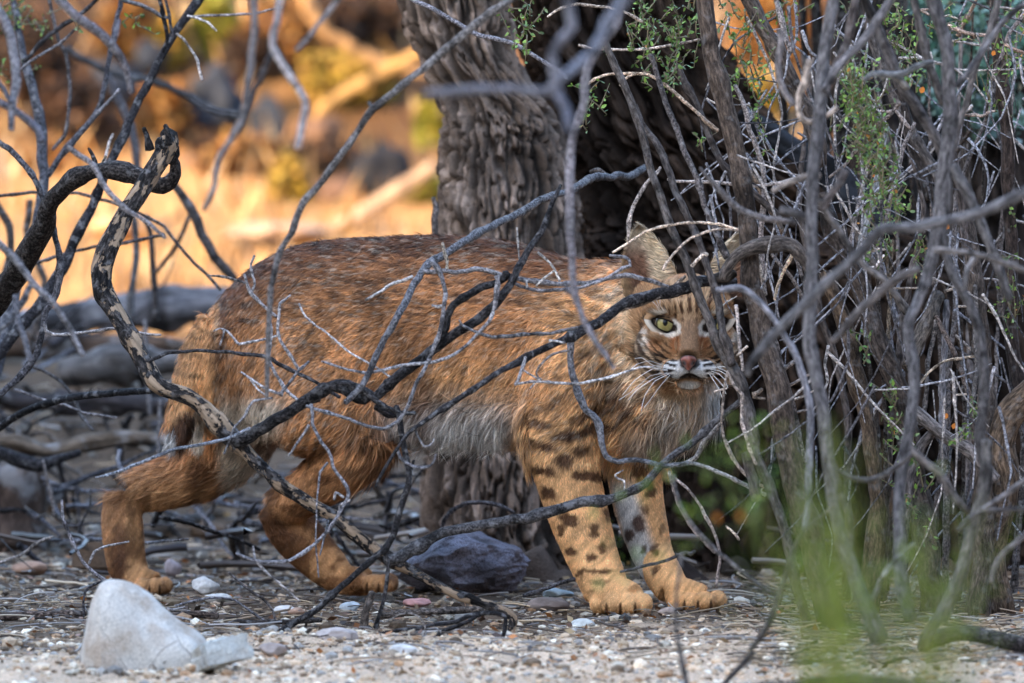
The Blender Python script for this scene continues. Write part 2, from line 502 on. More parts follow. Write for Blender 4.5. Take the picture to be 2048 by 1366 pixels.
M_DEAD = vcmat('sunlit_deadwood', 0.8, 0.2, nz=20, amp=0.45)
for k, (s, d, col, lab) in enumerate([
 ('600,-20,14 618,25,15 655,70,16 720,110,14 800,140,12 850,150,8', 24, (0.42, 0.23, 0.10), 'pale curved dead bough arching over the hillside'),
 ('850,100,15 790,135,17 720,170,17 660,205,14 630,235,9', 23.5, (0.46, 0.26, 0.09), 'tan dead bough slanting down left beside the trunk'),
 ('870,330,16 800,380,20 720,430,20 640,470,16', 22, (0.44, 0.29, 0.19), 'pale dead bough lying across the foot of the slope'),
 ('500,120,10 440,230,14 410,330,13 380,380,8', 25, (0.50, 0.27, 0.12), 'tan dead bough leaning between the blue boulders'),
 ('690,0,9 760,60,12 830,120,10', 26, (0.58, 0.33, 0.13), 'thin sunlit bough at the top of the hill'),
 ('300,250,10 350,180,13 420,120,10', 26, (0.50, 0.25, 0.10), 'short sunlit bough beside the rusty bush')]):
    mb = MB(); tube(mb, pth(s, d, k=0.8), np.array(col)*0.6, 8); tag(mb.build('dead_bough', M_DEAD), lab, 'dead bough', 'dead boughs on the sunlit hillside')

# grass tufts of the slope: one mass
mb = MB(); r = np.random.default_rng(5)
n = 9000
xs = r.uniform(-3.4, 4.0, n); ys = r.uniform(18, 33, n); zs = gz(xs, ys)
a = r.uniform(0, 6.28, n); L = r.uniform(0.05, 0.16, n); w = r.uniform(0.008, 0.02, n)
lean = r.normal(0, 0.35, (n, 2))
B = np.stack([xs, ys, zs-0.01], 1); Dv = np.stack([np.cos(a)*w, np.sin(a)*w, 0*a], 1)
Tp = B+np.stack([lean[:, 0]*L, lean[:, 1]*L, L], 1)
V = np.stack([B-Dv, B+Dv, Tp], 1).reshape(-1, 3)
cc = np.array([(0.48, 0.29, 0.13), (0.38, 0.18, 0.06), (0.50, 0.36, 0.21), (0.2, 0.11, 0.045)])[r.integers(0, 4, n)]*0.6
mb.add(V, Tr=np.arange(n*3).reshape(-1, 3), C=np.repeat(cc, 3, 0))
tag(mb.build('dry_grass', M_FAR), 'dry golden grass scattered over the sunlit slope', 'grass', kind='stuff')

# ---------------------------------------------------------------- old logs on the berm, stump
M_LOG = bark('weathered_log', 0.5, 1.5, cell=30, lich=0.5)
for k, (s, d, col, lab) in enumerate([
 ('-60,655,42 90,640,40 200,628,38 300,620,36 420,612,34 520,606,30', 13.6, (0.20, 0.19, 0.20), 'big blue gray log lying behind the cat, topmost of the pile'),
 ('-40,700,26 100,690,28 210,688,26 330,690,24 420,700,20', 13.1, (0.13, 0.085, 0.06), 'brown log just under the big blue gray log'),
 ('120,745,24 220,728,27 320,722,27 420,726,24', 12.8, (0.20, 0.18, 0.17), 'short gray log leaning below the brown log'),
 ('-30,885,12 30,882,13 95,896,15 171,884,15 240,876,15 330,876,14 400,880,12', 11.7, (0.20, 0.15, 0.11), 'crooked pale brown log behind the tail, nearest of the pile'),
 ('-40,790,16 60,800,18 150,812,18 260,806,17 380,816,14', 12.3, (0.06, 0.05, 0.05), 'dark log low in the pile'),
 ('780,1010,16 840,1000,20 900,1012,18 980,1004,14', 12.6, (0.10, 0.08, 0.07), 'dark log seen under the belly behind the tree foot'),
 ]):
    mb = MB(); tube(mb, pth(s, d), np.array(col)*0.62, 26, rough=0.55, knot=0.5, step=0.012); tag(mb.build('fallen_log', M_LOG), lab, 'log', 'fallen logs behind the cat')
mb = MB(); tube(mb, pth('20,1105,66 30,1040,58 38,980,54 30,935,50', 11.7), (0.075, 0.05, 0.038), 22, step=0.012, rough=0.3)
tag(mb.build('tree_stump', M_LOG), 'dark brown blurred stump at the left edge behind the cat', 'stump')
mb = MB(); tube(mb, pth('-20,905,14 40,922,16 80,934,15 120,920,10 160,905,7', 11.3), (0.03, 0.028, 0.03), 10, rough=0.3)
tag(mb.build('dead_branch', M_DARK), 'black branch lying across the top of the stump', 'branch')
r = np.random.default_rng(77)
broot = empty('brush_pile', 'dark tangle of broken brush on the ground behind the hind quarters', 'brush pile'); bp = MB()
for k in range(150):
    x0 = r.uniform(-60, 1000); y0 = r.uniform(640, 1090) if x0 < 430 else r.uniform(930, 1090); a = r.normal(0, 0.55) if r.random() < 0.75 else r.normal(1.4, 0.3); L = r.uniform(60, 260)
    dd = np.interp(y0, [640, 1090], [13.3, 11.0]); w = r.uniform(2, 8)
    pp = ' '.join(f'{x0+math.cos(a)*L*t+r.normal(0, 6):.0f},{y0+math.sin(a)*L*t+r.normal(0, 6):.0f},{w*(1-0.6*t):.1f}' for t in (0, 0.3, 0.6, 1))
    tube(bp, pth(pp, (dd, dd+r.normal(0, 0.25)), False), np.array([(0.025, 0.022, 0.022), (0.06, 0.055, 0.06), (0.11, 0.09, 0.075), (0.16, 0.155, 0.17)][r.integers(0, 4)]), 6)
bo = bp.build('sticks', M_DARK, broot); bo['kind'] = 'stuff'
# loose stones among the debris on the shaded ground behind
stones = [(60, 1150, 80, 28, 10.9, (0.36, 0.22, 0.15), 'flat salmon stone on the left behind the cat'),
 (345, 1150, 38, 34, 10.8, (0.36, 0.30, 0.30), 'small pale pink cone shaped stone between the hind legs'),
 (410, 1188, 56, 36, 10.25, (0.55, 0.53, 0.50), 'knobbly white stone between the hind paws'),
 (435, 1204, 60, 18, 10.1, (0.58, 0.56, 0.52), 'flat white stone in front of the knobbly one'),
 (570, 1232, 56, 22, 9.9, (0.60, 0.56, 0.52), 'white stone under the dark leaning twig'),
 (592, 1230, 34, 16, 9.86, (0.42, 0.27, 0.19), 'tan stone against the white stone'),
 (700, 1225, 42, 24, 9.95, (0.42, 0.46, 0.48), 'pale blue gray stone beside the broken stub'),
 (1165, 1258, 50, 22, 9.62, (0.52, 0.53, 0.50), 'white freckled stone in front of the front paw'),
 (835, 1213, 60, 18, 10.1, (0.48, 0.26, 0.24), 'pinkish red stone on the litter below the purple boulder'),
 (1115, 1197, 66, 22, 10.35, (0.30, 0.36, 0.38), 'flat blue green stone behind the front paw'),
 (1095, 1228, 90, 34, 10.0, (0.20, 0.16, 0.14), 'rounded brown clod left of the front paw'),
 (1335, 1235, 40, 22, 9.8, (0.36, 0.28, 0.23), 'round tan pebble between the two front paws'),
 (1262, 1258, 66, 18, 9.7, (0.30, 0.25, 0.23), 'flat gray brown stone just below the front paw'),
 (545, 1310, 60, 26, 9.1, (0.36, 0.30, 0.27), 'buff stone right of the slab'),
 (672, 1285, 90, 30, 9.3, (0.42, 0.36, 0.33), 'buff weathered stone beside the stub foot'),
 (805, 1312, 60, 24, 9.05, (0.55, 0.53, 0.50), 'off white stone on the gravel, centre'),
 (195, 1128, 40, 26, 11.2, (0.34, 0.33, 0.35), 'little gray stone right of the flat salmon stone'),
 (560, 1085, 60, 26, 11.8, (0.28, 0.26, 0.27), 'blurred gray stone behind the hind hock'),
 (470, 1075, 44, 22, 11.9, (0.22, 0.24, 0.26), 'blurred blue gray stone between the hind legs'),
 (330, 1060, 40, 26, 12.1, (0.30, 0.31, 0.31), 'blurred pale stone beside the far hind leg'),
 (110, 1010, 60, 30, 12.3, (0.2, 0.19, 0.19), 'blurred dark stone right of the stump'),
 (240, 880, 60, 30, 13.2, (0.34, 0.33, 0.35), 'blurred light stone among the logs'),
 (830, 960, 70, 60, 12.8, (0.17, 0.16, 0.17), 'blurred gray rock seen under the belly'),
 (905, 1015, 40, 40, 12.9, (0.24, 0.2, 0.18), 'blurred brown rock beside the one under the belly'),
 (180, 800, 70, 34, 13.4, (0.30, 0.30, 0.34), 'pale stone wedged behind the dark log'),
 (250, 765, 60, 34, 13.3, (0.36, 0.35, 0.38), 'pale round stone in the pile right of the wedged one'),
]
for k, (px, py, w, h, d, col, lab) in enumerate(stones):
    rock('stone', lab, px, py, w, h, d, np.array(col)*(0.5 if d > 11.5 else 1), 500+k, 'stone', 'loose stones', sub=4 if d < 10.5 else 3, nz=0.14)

def profile_rock(name, label, top, base_y, d, half, col, seed, nx=70, na=28, parts=None, cat='rock', pw=0.75, facet=0.0, mott=0.25):
    top = np.array([list(map(float, q.split(','))) for q in top.split()])
    xs = np.linspace(top[0, 0], top[-1, 0], nx); ty = np.interp(xs, top[:, 0], top[:, 1])
    k = np.array([1, 2, 3, 2, 1.])/9; ty[2:-2] = np.convolve(ty, k, 'valid')
    zb = P(0, base_y, d).z; T = PA(xs, ty, np.full(nx, d)); hgt = np.maximum(T[:, 2]-zb, 0.002)
    a = np.linspace(0, np.pi, na)
    A, I = np.meshgrid(a, np.arange(nx))
    endf = np.clip(np.minimum(np.arange(nx), np.arange(nx)[::-1])/(nx*0.16), 0.05, 1)**0.5
    yy = T[:, 1][:, None]-np.cos(A)*half*endf[:, None]*(0.75+0.25*hgt[:, None]/hgt.max())
    zz = zb-0.01+(hgt[:, None]+0.01)*np.sin(A)**pw
    xx = np.repeat(T[:, 0][:, None], na, 1)
    V = np.stack([xx, yy, zz], -1).reshape(-1, 3)
    nrm = np.stack([0*A, -np.cos(A), np.sin(A)], -1).reshape(-1, 3)
    V += nrm*((fbm(V*22+seed, seed, 4)-0.5)*0.012+(fbm(V*9+seed, seed+2, 2)-0.5)*facet)[:, None]
    V[:, 0] += (fbm(V*14+seed*2, seed+1, 3)-0.5)*0.012
    i = (np.arange(nx-1)[:, None]*na+np.arange(na-1)[None]).ravel()
    Q = np.stack([i, i+na, i+na+1, i+1], 1)
    C = np.asarray(col)*np.clip(1-mott+2*mott*fbm(V*16+seed, seed+4, 4), 0.12, 2)[:, None]
    mb = MB(); c = V.mean(0); c[2] = zb; mb.add(V-c, Q, C=C)
    o = mb.build(name, M_ROCK); o.location = c
    return tag(o, label, cat)

# cracked, finely speckled boulder
def stone_mat(name, crack, speck, sc=26):
    m, nt, b = nodes(name)
    g = nt.nodes.new('ShaderNodeNewGeometry').outputs['Position']
    c = attr(nt).outputs['Color']
    wv = noise(nt, g, 7, 3); dv = nt.nodes.new('ShaderNodeVectorMath'); dv.operation = 'MULTIPLY_ADD'
    nt.links.new(wv.outputs['Color'], dv.inputs[0]); dv.inputs[1].default_value = (0.06,)*3; nt.links.new(g, dv.inputs[2])
    vo = nt.nodes.new('ShaderNodeTexVoronoi'); vo.feature = 'DISTANCE_TO_EDGE'; vo.inputs['Scale'].default_value = sc
    nt.links.new(dv.outputs[0], vo.inputs['Vector'])
    rc = ramp(nt, vo.outputs['Distance'], [(0.0, (0.8,)*3), (0.012, (0,)*3)])
    gate = ramp(nt, noise(nt, g, 9, 2).outputs[0], [(0.48, (0,)*3), (0.68, (1,)*3)])
    cf = mixc(nt, 1.0, rc.outputs[0], gate.outputs[0], 'MULTIPLY')
    sp = noise(nt, g, 420, 3, 0.7)
    rs = ramp(nt, sp.outputs[0], [(0.36, (speck,)*3), (0.5, (1,)*3), (0.66, (1.25,)*3)])
    st = noise(nt, g, 19, 4, 0.6)
    rst = ramp(nt, st.outputs[0], [(0.36, (0.74, 0.65, 0.58)), (0.54, (1.0, 1.0, 1.0))])
    col = mixc(nt, 1, mixc(nt, 1, c, rs.outputs[0], 'MULTIPLY'), rst.outputs[0], 'MULTIPLY')
    col = mixc(nt, cf, col, crack)
    nt.links.new(col, b.inputs['Base Color']); b.inputs['Roughness'].default_value = 0.85
    b.inputs['Specular IOR Level'].default_value = 0.2
    mm = nt.nodes.new('ShaderNodeMath'); mm.operation = 'MULTIPLY_ADD'
    nt.links.new(cf, mm.inputs[0]); mm.inputs[1].default_value = -2.0; nt.links.new(sp.outputs[0], mm.inputs[2])
    bump(nt, b, mm.outputs[0], 0.0012, 0.8)
    return m
o = profile_rock('boulder', 'whitish cracked hump shaped boulder in the lower left foreground',
    '163,1340 168,1290 172,1255 178,1225 186,1200 196,1180 210,1166 228,1159 250,1157 275,1163 300,1180 330,1204 360,1228 385,1250 405,1268 422,1290 436,1340', 1342, 8.9, 0.075,
    (0.60, 0.56, 0.50), 41, 110, 46, pw=0.55, facet=0.055, mott=0.12)
o.data.materials.clear(); o.data.materials.append(stone_mat('cracked_stone', (0.13, 0.10, 0.09), 0.7, 14))
def slab_mesh(w, dp, h, seed):
    import bmesh
    bm = bmesh.new(); bmesh.ops.create_cube(bm, size=1)
    bmesh.ops.bevel(bm, geom=bm.edges[:], offset=0.07, segments=2, affect='EDGES')
    bmesh.ops.subdivide_edges(bm, edges=bm.edges[:], cuts=7, use_grid_fill=True); bmesh.ops.triangulate(bm, faces=bm.faces[:])
    V = np.array([v.co[:] for v in bm.verts])*[w, dp, h]; F = np.array([[v.index for v in f.verts] for f in bm.faces]); bm.free()
    V[:, 2] += 0.18*h*(V[:, 0]/w)-0.10*h*np.sign(V[:, 2])*(V[:, 0]/w < 0)*0
    V += (np.stack([fbm(V*40+seed, seed, 3), fbm(V*40+9, seed+1, 3), fbm(V*40+5, seed+2, 3)], 1)-0.5)*0.010
    V[:, 0] *= 1+0.25*(V[:, 2] < 0)*0.5
    return V, F
V_, F_ = slab_mesh(0.068, 0.05, 0.034, 3)
mb = MB(); mb.add(V_, Tr=F_, C=np.array([0.50, 0.51, 0.48])*(0.85+0.3*fbm(V_*60, 9, 3))[:, None])
o = mb.build('stone_slab', stone_mat('slab_stone', (0.10, 0.08, 0.08), 0.7, 30), smooth=False); c = P(442, 1306, 8.83); o.location = c; o.rotation_euler = (math.radians(-12), math.radians(-9), math.radians(22))
tag(o, 'small pale slab leaning on the foot of the whitish boulder', 'stone slab')
V_, F_, C_ = rock_mesh(0.112, 0.10, 0.062, 58, (0.20, 0.19, 0.225), sub=6, facets=22, nz=0.22, mott=0.9)
c = P(922, 1128, 10.5); mb = MB(); mb.add(V_, Tr=F_, C=np.clip(C_, 0.02, 1)); o = mb.build('boulder', stone_mat('purple_stone', (0.04, 0.032, 0.045), 0.35, 18), smooth=False); o.location = c
tag(o, 'purple gray broken boulder at the tree foot under the belly of the cat', 'rock')

# ---------------------------------------------------------------- gravel, straw litter: uncountable
import bmesh as _bm
def ico(sub):
    bm = _bm.new(); _bm.ops.create_icosphere(bm, subdivisions=sub, radius=1)
    V = np.array([v.co[:] for v in bm.verts]); F = np.array([[v.index for v in f.verts] for f in bm.faces]); bm.free()
    return V, F
def pebbles(mb, xs, ys, rad, cols, r, sub=2, up=0.35):
    V0, F0_ = ico(sub); n = len(xs); zs = gz(xs, ys)
    S = rad[:, None]*np.stack([r.uniform(0.7, 1.3, n), r.uniform(0.7, 1.2, n), r.uniform(0.4, 0.8, n)], 1)
    a = r.uniform(0, 6.28, n); nzv = 1+0.28*(r.random((n, len(V0)))-0.5)
    V = V0[None]*nzv[..., None]*S[:, None]
    X_ = V[..., 0]*np.cos(a)[:, None]-V[..., 1]*np.sin(a)[:, None]; Y_ = V[..., 0]*np.sin(a)[:, None]+V[..., 1]*np.cos(a)[:, None]
    V = np.stack([X_+xs[:, None], Y_+ys[:, None], V[..., 2]+(zs+S[:, 2]*up)[:, None]], -1).reshape(-1, 3)
    F = (F0_[None]+(np.arange(n)*len(V0))[:, None, None]).reshape(-1, 3)
    mb.add(V, Tr=F, C=np.repeat(cols, len(V0), 0))
r = np.random.default_rng(11)
PEB = np.array([(0.70, 0.57, 0.42), (0.44, 0.33, 0.22), (0.82, 0.74, 0.60), (0.22, 0.16, 0.11), (0.46, 0.29, 0.17), (0.36, 0.34, 0.31), (0.64, 0.48, 0.33)])
mb = MB()
n = 12000
ys = 8.45+1.05*r.beta(1.0, 1.3, n); xs = r.uniform(-0.85, 0.85, n)
keep = r.random(n) < np.where(xs < -0.5, 0.6, 1); xs, ys = xs[keep], ys[keep]; n = len(xs)
pebbles(mb, xs, ys, r.lognormal(math.log(0.0026), 0.45, n), PEB[r.integers(0, 7, n)]*r.uniform(0.6, 1.25, n)[:, None], r, 1)
n = 6000; ys = r.uniform(9.1, 11.6, n); xs = r.uniform(-1.0, 0.9, n)
pebbles(mb, xs, ys, r.lognormal(math.log(0.0038), 0.5, n), PEB[r.integers(0, 7, n)]*r.uniform(0.25, 1.0, n)[:, None], r, 1)
n = 420; xs = P(300, 0, 8.9).x+r.normal(0, 0.062, n); ys = 8.815+r.normal(0, 0.012, n)-0.25*np.abs(xs-P(300, 0, 8.9).x)*0
pebbles(mb, xs, ys, r.lognormal(math.log(0.0030), 0.45, n), PEB[r.integers(0, 7, n)]*r.uniform(0.5, 1.2, n)[:, None], r, 1, up=0.8)
n = 500; ys = r.uniform(8.45, 9.6, n); xs = r.uniform(-0.85, 0.75, n)
pebbles(mb, xs, ys, r.lognormal(math.log(0.0062), 0.3, n), PEB[r.integers(0, 7, n)]*r.uniform(0.8, 1.3, n)[:, None], r, 2)
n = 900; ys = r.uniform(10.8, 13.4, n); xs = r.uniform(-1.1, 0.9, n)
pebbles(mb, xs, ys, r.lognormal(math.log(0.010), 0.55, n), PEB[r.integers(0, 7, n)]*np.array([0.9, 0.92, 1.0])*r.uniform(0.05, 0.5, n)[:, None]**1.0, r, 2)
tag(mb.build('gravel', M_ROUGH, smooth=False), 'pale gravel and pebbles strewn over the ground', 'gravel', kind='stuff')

def straws(mb, n, xr, yr, Lr, rad, cols, r, lift=0.006, seg=4, mask=None):
    xs = r.uniform(*xr, n); ys = r.uniform(*yr, n)
    if mask is not None:
        k = mask(xs, ys); xs, ys = xs[k], ys[k]; n = len(xs)
    a = r.uniform(-1.57, 1.57, n); L = r.uniform(*Lr, n); cv = r.normal(0, 0.9, n)
    pit = r.normal(0, 0.10, n); bow = r.uniform(0, 0.05, n)*L
    t = np.linspace(-0.5, 0.5, seg+1)
    ang = a[:, None]+cv[:, None]*t[None]
    px = xs[:, None]+L[:, None]*t[None]*np.cos(ang); py = ys[:, None]+L[:, None]*t[None]*np.sin(ang)
    pz = gz(px.ravel(), py.ravel()).reshape(px.shape)*0.5+gz(xs, ys)[:, None]*0.5+lift*r.random(n)[:, None]+pit[:, None]*L[:, None]*t[None]+bow[:, None]*(1-4*t[None]**2)
    R = rad*r.uniform(0.6, 1.5, n)
    V = []
    for q in range(3):
        an = q*2.094
        V.append(np.stack([px-np.sin(ang)*R[:, None]*math.cos(an), py+np.cos(ang)*R[:, None]*math.cos(an), pz+R[:, None]*math.sin(an)], -1))
    V = np.stack(V, 2)           # n, seg+1, 3, 3
    base = (np.arange(n)*(seg+1)*3)[:, None, None]+(np.arange(seg)*3)[None, :, None]
    j = np.arange(3)[None, None]; j2 = (j+1) % 3
    Q = np.stack([base+j, base+j2, base+3+j2, base+3+j], -1).reshape(-1, 4)
    C = np.asarray(cols)[r.integers(0, len(cols), n)]*r.uniform(0.55, 1.3, n)[:, None]
    mb.add(V.reshape(-1, 3), Q, C=np.repeat(C, (seg+1)*3, 0))
ST = [(0.46, 0.35, 0.23), (0.30, 0.22, 0.15), (0.16, 0.12, 0.09), (0.58, 0.48, 0.36), (0.07, 0.05, 0.04), (0.36, 0.34, 0.33)]
mb = MB(); r = np.random.default_rng(12)
straws(mb, 5200, (-0.95, 0.95), (9.0, 10.9), (0.008, 0.04), 0.0008, ST, r, mask=lambda x, y: r.random(len(x)) < sst(8.95, 9.35, y))
straws(mb, 260, (-0.9, 0.9), (8.9, 10.6), (0.05, 0.14), 0.0014, ST, r, 0.012)
straws(mb, 1500, (-1.2, 0.9), (10.5, 13.4), (0.02, 0.09), 0.0018, ST, r, 0.015)
straws(mb, 110, (-1.1, 0.5), (10.6, 13.4), (0.08, 0.3), 0.005, [(0.10, 0.08, 0.07), (0.17, 0.15, 0.14), (0.06, 0.05, 0.05), (0.23, 0.19, 0.16)], r, 0.09)
straws(mb, 900, (0.3, 0.9), (8.9, 9.7), (0.03, 0.09), 0.0011, ST, r, 0.01)
tag(mb.build('straw_litter', M_LEAF), 'dry straw and fine twig litter covering the shaded ground', 'litter', kind='stuff')
mb = MB()
n = 3200; xs = r.uniform(-0.95, 0.95, n); ys = r.uniform(8.8, 12.5, n); zs = gz(xs, ys)+r.uniform(0.003, 0.012, n)
a = r.normal(size=(n, 3))*[1, 1, 0.35]; a /= np.linalg.norm(a, axis=1)[:, None]; b = np.cross(a, r.normal(size=(n, 3))*[0.4, 0.4, 1]); b /= np.linalg.norm(b, axis=1)[:, None]
L = r.uniform(0.006, 0.018, n)[:, None]; c = np.stack([xs, ys, zs], 1)
V = np.stack([c-a*L*0.5, c+b*L*0.28, c+a*L*0.5, c-b*L*0.28], 1).reshape(-1, 3)
LC = np.array([(0.42, 0.16, 0.04), (0.20, 0.09, 0.04), (0.34, 0.24, 0.12), (0.10, 0.06, 0.04), (0.26, 0.19, 0.13), (0.05, 0.035, 0.025)])
mb.add(V, np.arange(n*4).reshape(-1, 4), C=np.repeat(LC[r.integers(0, 6, n)]*r.uniform(0.6, 1.2, n)[:, None], 4, 0))
tag(mb.build('leaf_litter', M_LEAF), 'tiny fallen orange and brown leaves among the straw', 'leaf litter', kind='stuff')
# ---------------------------------------------------------------- old trees behind
def trunk(name, mat, rings, d, col, parent, seed, ridge=0.009, cell=(26, 26, 6), nth=340, step=0.0042, flat=1.0, lean_y=0.0):
    """rings: rows of pixel x centre, y, half width; bark plates and fissures are real relief"""
    a = np.array([list(map(float, q.split(','))) for q in rings.split()])
    V0 = PA(a[:, 0], a[:, 1], np.full(len(a), d)); R0 = a[:, 2]/F0*d
    V0[:, 1] += lean_y*(V0[:, 2]-V0[:, 2].min())
    S = spline(np.column_stack([V0, R0]), step); n = len(S)
    th = np.linspace(0, 2*np.pi, nth, endpoint=False); TH, I = np.meshgrid(th, np.arange(n))
    R = np.repeat(S[:, 3][:, None], nth, 1)
    c = S[:, None, :3]
    X = np.cos(TH)*R; Yv = np.sin(TH)*R*flat
    base = np.stack([X, Yv, np.repeat(S[:, 2][:, None], nth, 1)], -1).reshape(-1, 3)
    w = base+(np.stack([fbm(base*9, seed, 2), fbm(base*9+7, seed+1, 2), fbm(base*9+3, seed+2, 2)], 1)-0.5)*[0.05, 0.05, 0.03]
    rid = 1-np.abs(2*fbm(w*np.array(cell)*[1.5, 1.5, 0.75], seed+3, 2)-1)
    rid2 = 1-np.abs(2*fbm(w*np.array(cell)*[3.4, 3.4, 3.0]+3, seed+13, 2)-1)
    rid = np.maximum(sst(0.78, 0.93, rid), 0.7*sst(0.84, 0.96, rid2))   # broad plates, narrow fissures
    fine = fbm(base*[300, 300, 32], seed+4, 3)
    lump = fbm(base*7, seed+6, 3)-0.5
    disp = (-(rid)*ridge*1.6+(fine-0.5)*ridge*1.5+(fbm(base*[60, 60, 20], seed+14, 2)-0.5)*ridge*1.2+lump*0.020*min(1, S[:, 3].mean()/0.12))
    nx_ = np.stack([np.cos(TH), np.sin(TH), 0*TH], -1).reshape(-1, 3)
    V = (np.repeat(c, nth, 1)+np.stack([X, Yv, 0*X], -1)).reshape(-1, 3)+nx_*disp[:, None]
    i = np.arange(n-1)[:, None]*nth; j = np.arange(nth)[None]; j2 = (j+1) % nth
    Q = np.stack([i+j, i+nth+j, i+nth+j2, i+j2], -1).reshape(-1, 4)
    col = np.asarray(col)
    tone = fbm(base*[30, 30, 6], seed+8, 5)[:, None]
    C = col*np.clip(-0.1+2.1*tone, 0.2, 2)*(1.15-0.75*rid[:, None])*(0.75+0.5*fine[:, None])
    C = C*np.where(fbm(base*[60, 60, 25], seed+9, 2)[:, None] > 0.66, 1.9, 1.0)
    mb = MB(); mb.add(V, Q, C=C)
    return mb.build(name, mat, parent)

M_BARK = vcmat('tree_bark', 0.9, 0.08, nz=260, bumpd=0.0025, amp=0.3)
tree = empty('old_tree', 'rough barked old tree with two trunks directly behind the cat', 'tree')
trunk('trunk', M_BARK, '925,-260,120 905,-60,118 915,30,112 935,110,102 968,178,104 1000,240,118 1010,330,132 1018,430,146 1015,560,150 1005,700,152 1000,900,150 1000,1060,158 1010,1150,185 1020,1230,240', 10.95,
      (0.150, 0.112, 0.088), tree, 60, 0.012, (30, 30, 7))
o = trunk('trunk', M_BARK, '1190,-300,170 1210,-60,185 1232,60,195 1280,160,215 1330,260,232 1390,340,262 1440,440,300 1490,480,350 1560,570,440 1620,700,480 1640,900,490 1650,1100,500 1660,1230,520', 11.3,
      (0.026, 0.017, 0.012), tree, 61, 0.017, (20, 20, 6), nth=640, step=0.005, flat=0.75)  # near black colour and wide foot stand in for shaded gaps
tag(o, 'black brown leaning trunk')
for k, s in enumerate(['1040,1130,60 1090,1180,50 1140,1206,40 1200,1222,24', '900,1120,60 860,1170,40 830,1195,26', '1300,1150,60 1420,1200,44 1500,1215,26']):
    mb = MB(); tube(mb, pth(s, 10.75+0.05*k), (0.10, 0.075, 0.06) if k < 2 else (0.03, 0.022, 0.018), 20, step=0.01, rough=0.35)
    mb.build('root', M_BARK, tree)
mb = MB(); tube(mb, pth('1480,226,14 1530,258,20 1590,296,24 1650,345,28 1710,400,34 1770,450,36', 10.95), (0.02, 0.022, 0.026), 40, step=0.003, rough=0.8, knot=0.1, wob=0.3)
mb.build('limb', M_BARK, tree)
mb = MB(); tube(mb, pth('870,470,6 868,440,7 872,415,6 866,395,4', 10.78), (0.12, 0.10, 0.09), 8)
mb.build('broken_stub', M_DARK, tree)

tree2 = empty('gray_tree', 'thick gray trunk behind the shrub stems on the right', 'tree')
trunk('trunk', M_BARK, '1745,-260,92 1748,-60,92 1752,100,96 1765,260,100 1790,420,105 1830,620,115 1860,900,130 1870,1200,160', 12.4, (0.055, 0.045, 0.040), tree2, 62, 0.012, (22, 22, 6), nth=160, step=0.014)  # bark colour darkened so the shade behind the stems reads black
tree3 = empty('slender_tree', 'brown leaning trunk at the far right edge behind the stems', 'tree')
trunk('trunk', M_BARK, '2050,-260,75 2030,-60,72 2010,160,74 1995,400,80 1990,700,90 1990,1150,110', 11.9, (0.035, 0.027, 0.023), tree3, 63, 0.012, (24, 24, 6), nth=160, step=0.014)

# top right crown behind the trunks; blue tint of shade put into its leaves
TEAL = [(0.05, 0.13, 0.085), (0.06, 0.13, 0.095), (0.035, 0.08, 0.06), (0.09, 0.16, 0.12)]
t4 = empty('leafy_tree', 'blue green leafy tree behind the stems at top right', 'tree')
mb = MB()
for k, (px, py, rx, ry, nf) in enumerate([(1935, 90, 90, 80, 620), (1985, 220, 70, 60, 260), (1870, 0, 60, 50, 260), (2050, 60, 60, 100, 260), (1890, 190, 50, 50, 200)]):
    c = P(px, py, 11.6); leafcloud(mb, c, (rx/ppm(11.6)*1.3, 0.22, ry/ppm(11.6)*1.3), nf, 0.022, TEAL, 700+k, 0.6)
mb.build('crown', M_LEAF, t4)
mb = MB(); tube(mb, pth('1905,1150,30 1915,500,26 1925,200,20 1930,60,12', 11.65), (0.06, 0.05, 0.045), 16, step=0.03); mb.build('trunk', M_BARK, t4)

# thicket behind the right shrubs; its shade is put into near black colour
def thicket(name, lab, xr, d, n, col, seed, rr=(5, 16), top=-80, bot=1150):
    root = empty(name, lab, 'thicket'); r = np.random.default_rng(seed)
    mb = MB()
    for k in range(n):
        x0 = r.uniform(*xr); x1 = x0+r.normal(0, 70); dd = d+r.uniform(-0.3, 0.5); w = r.uniform(*rr)
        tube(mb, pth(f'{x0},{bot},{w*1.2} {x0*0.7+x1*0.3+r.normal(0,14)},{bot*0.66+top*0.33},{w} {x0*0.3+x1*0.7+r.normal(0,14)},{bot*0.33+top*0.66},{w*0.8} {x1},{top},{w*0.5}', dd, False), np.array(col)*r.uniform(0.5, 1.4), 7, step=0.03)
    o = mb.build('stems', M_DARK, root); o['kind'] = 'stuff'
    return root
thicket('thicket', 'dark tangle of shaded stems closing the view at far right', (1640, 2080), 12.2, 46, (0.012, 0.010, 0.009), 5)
# ---------------------------------------------------------------- the bobcat
def catY(x):                                   # the animal stands turned a little: its rump is farther away
    return np.interp(x, [200, 450, 800, 1150, 1300, 1500], [10.42, 10.33, 10.20, 10.04, 9.98, 9.94])

cb = MB()
def ring_loft(rings, na=26):
    """rings: centre (3), axis u (3), axis v (3) already scaled; closed with caps"""
    n = len(rings); t = np.linspace(0, 2*np.pi, na, endpoint=False)
    V = np.concatenate([r[0]+np.cos(t)[:, None]*r[1]+np.sin(t)[:, None]*r[2] for r in rings])
    i = np.arange(n-1)[:, None]*na; j = np.arange(na)[None]; j2 = (j+1) % na
    Q = np.stack([i+j, i+j2, i+na+j2, i+na+j], -1).reshape(-1, 4)
    a = len(V); V = np.vstack([V, rings[0][0], rings[-1][0]])
    j = np.arange(na); j2 = (j+1) % na; b = (n-1)*na
    cb.add(V, Q, np.vstack([np.stack([np.full(na, a), j2, j], 1), np.stack([np.full(na, a+1), b+j, b+j2], 1)]))

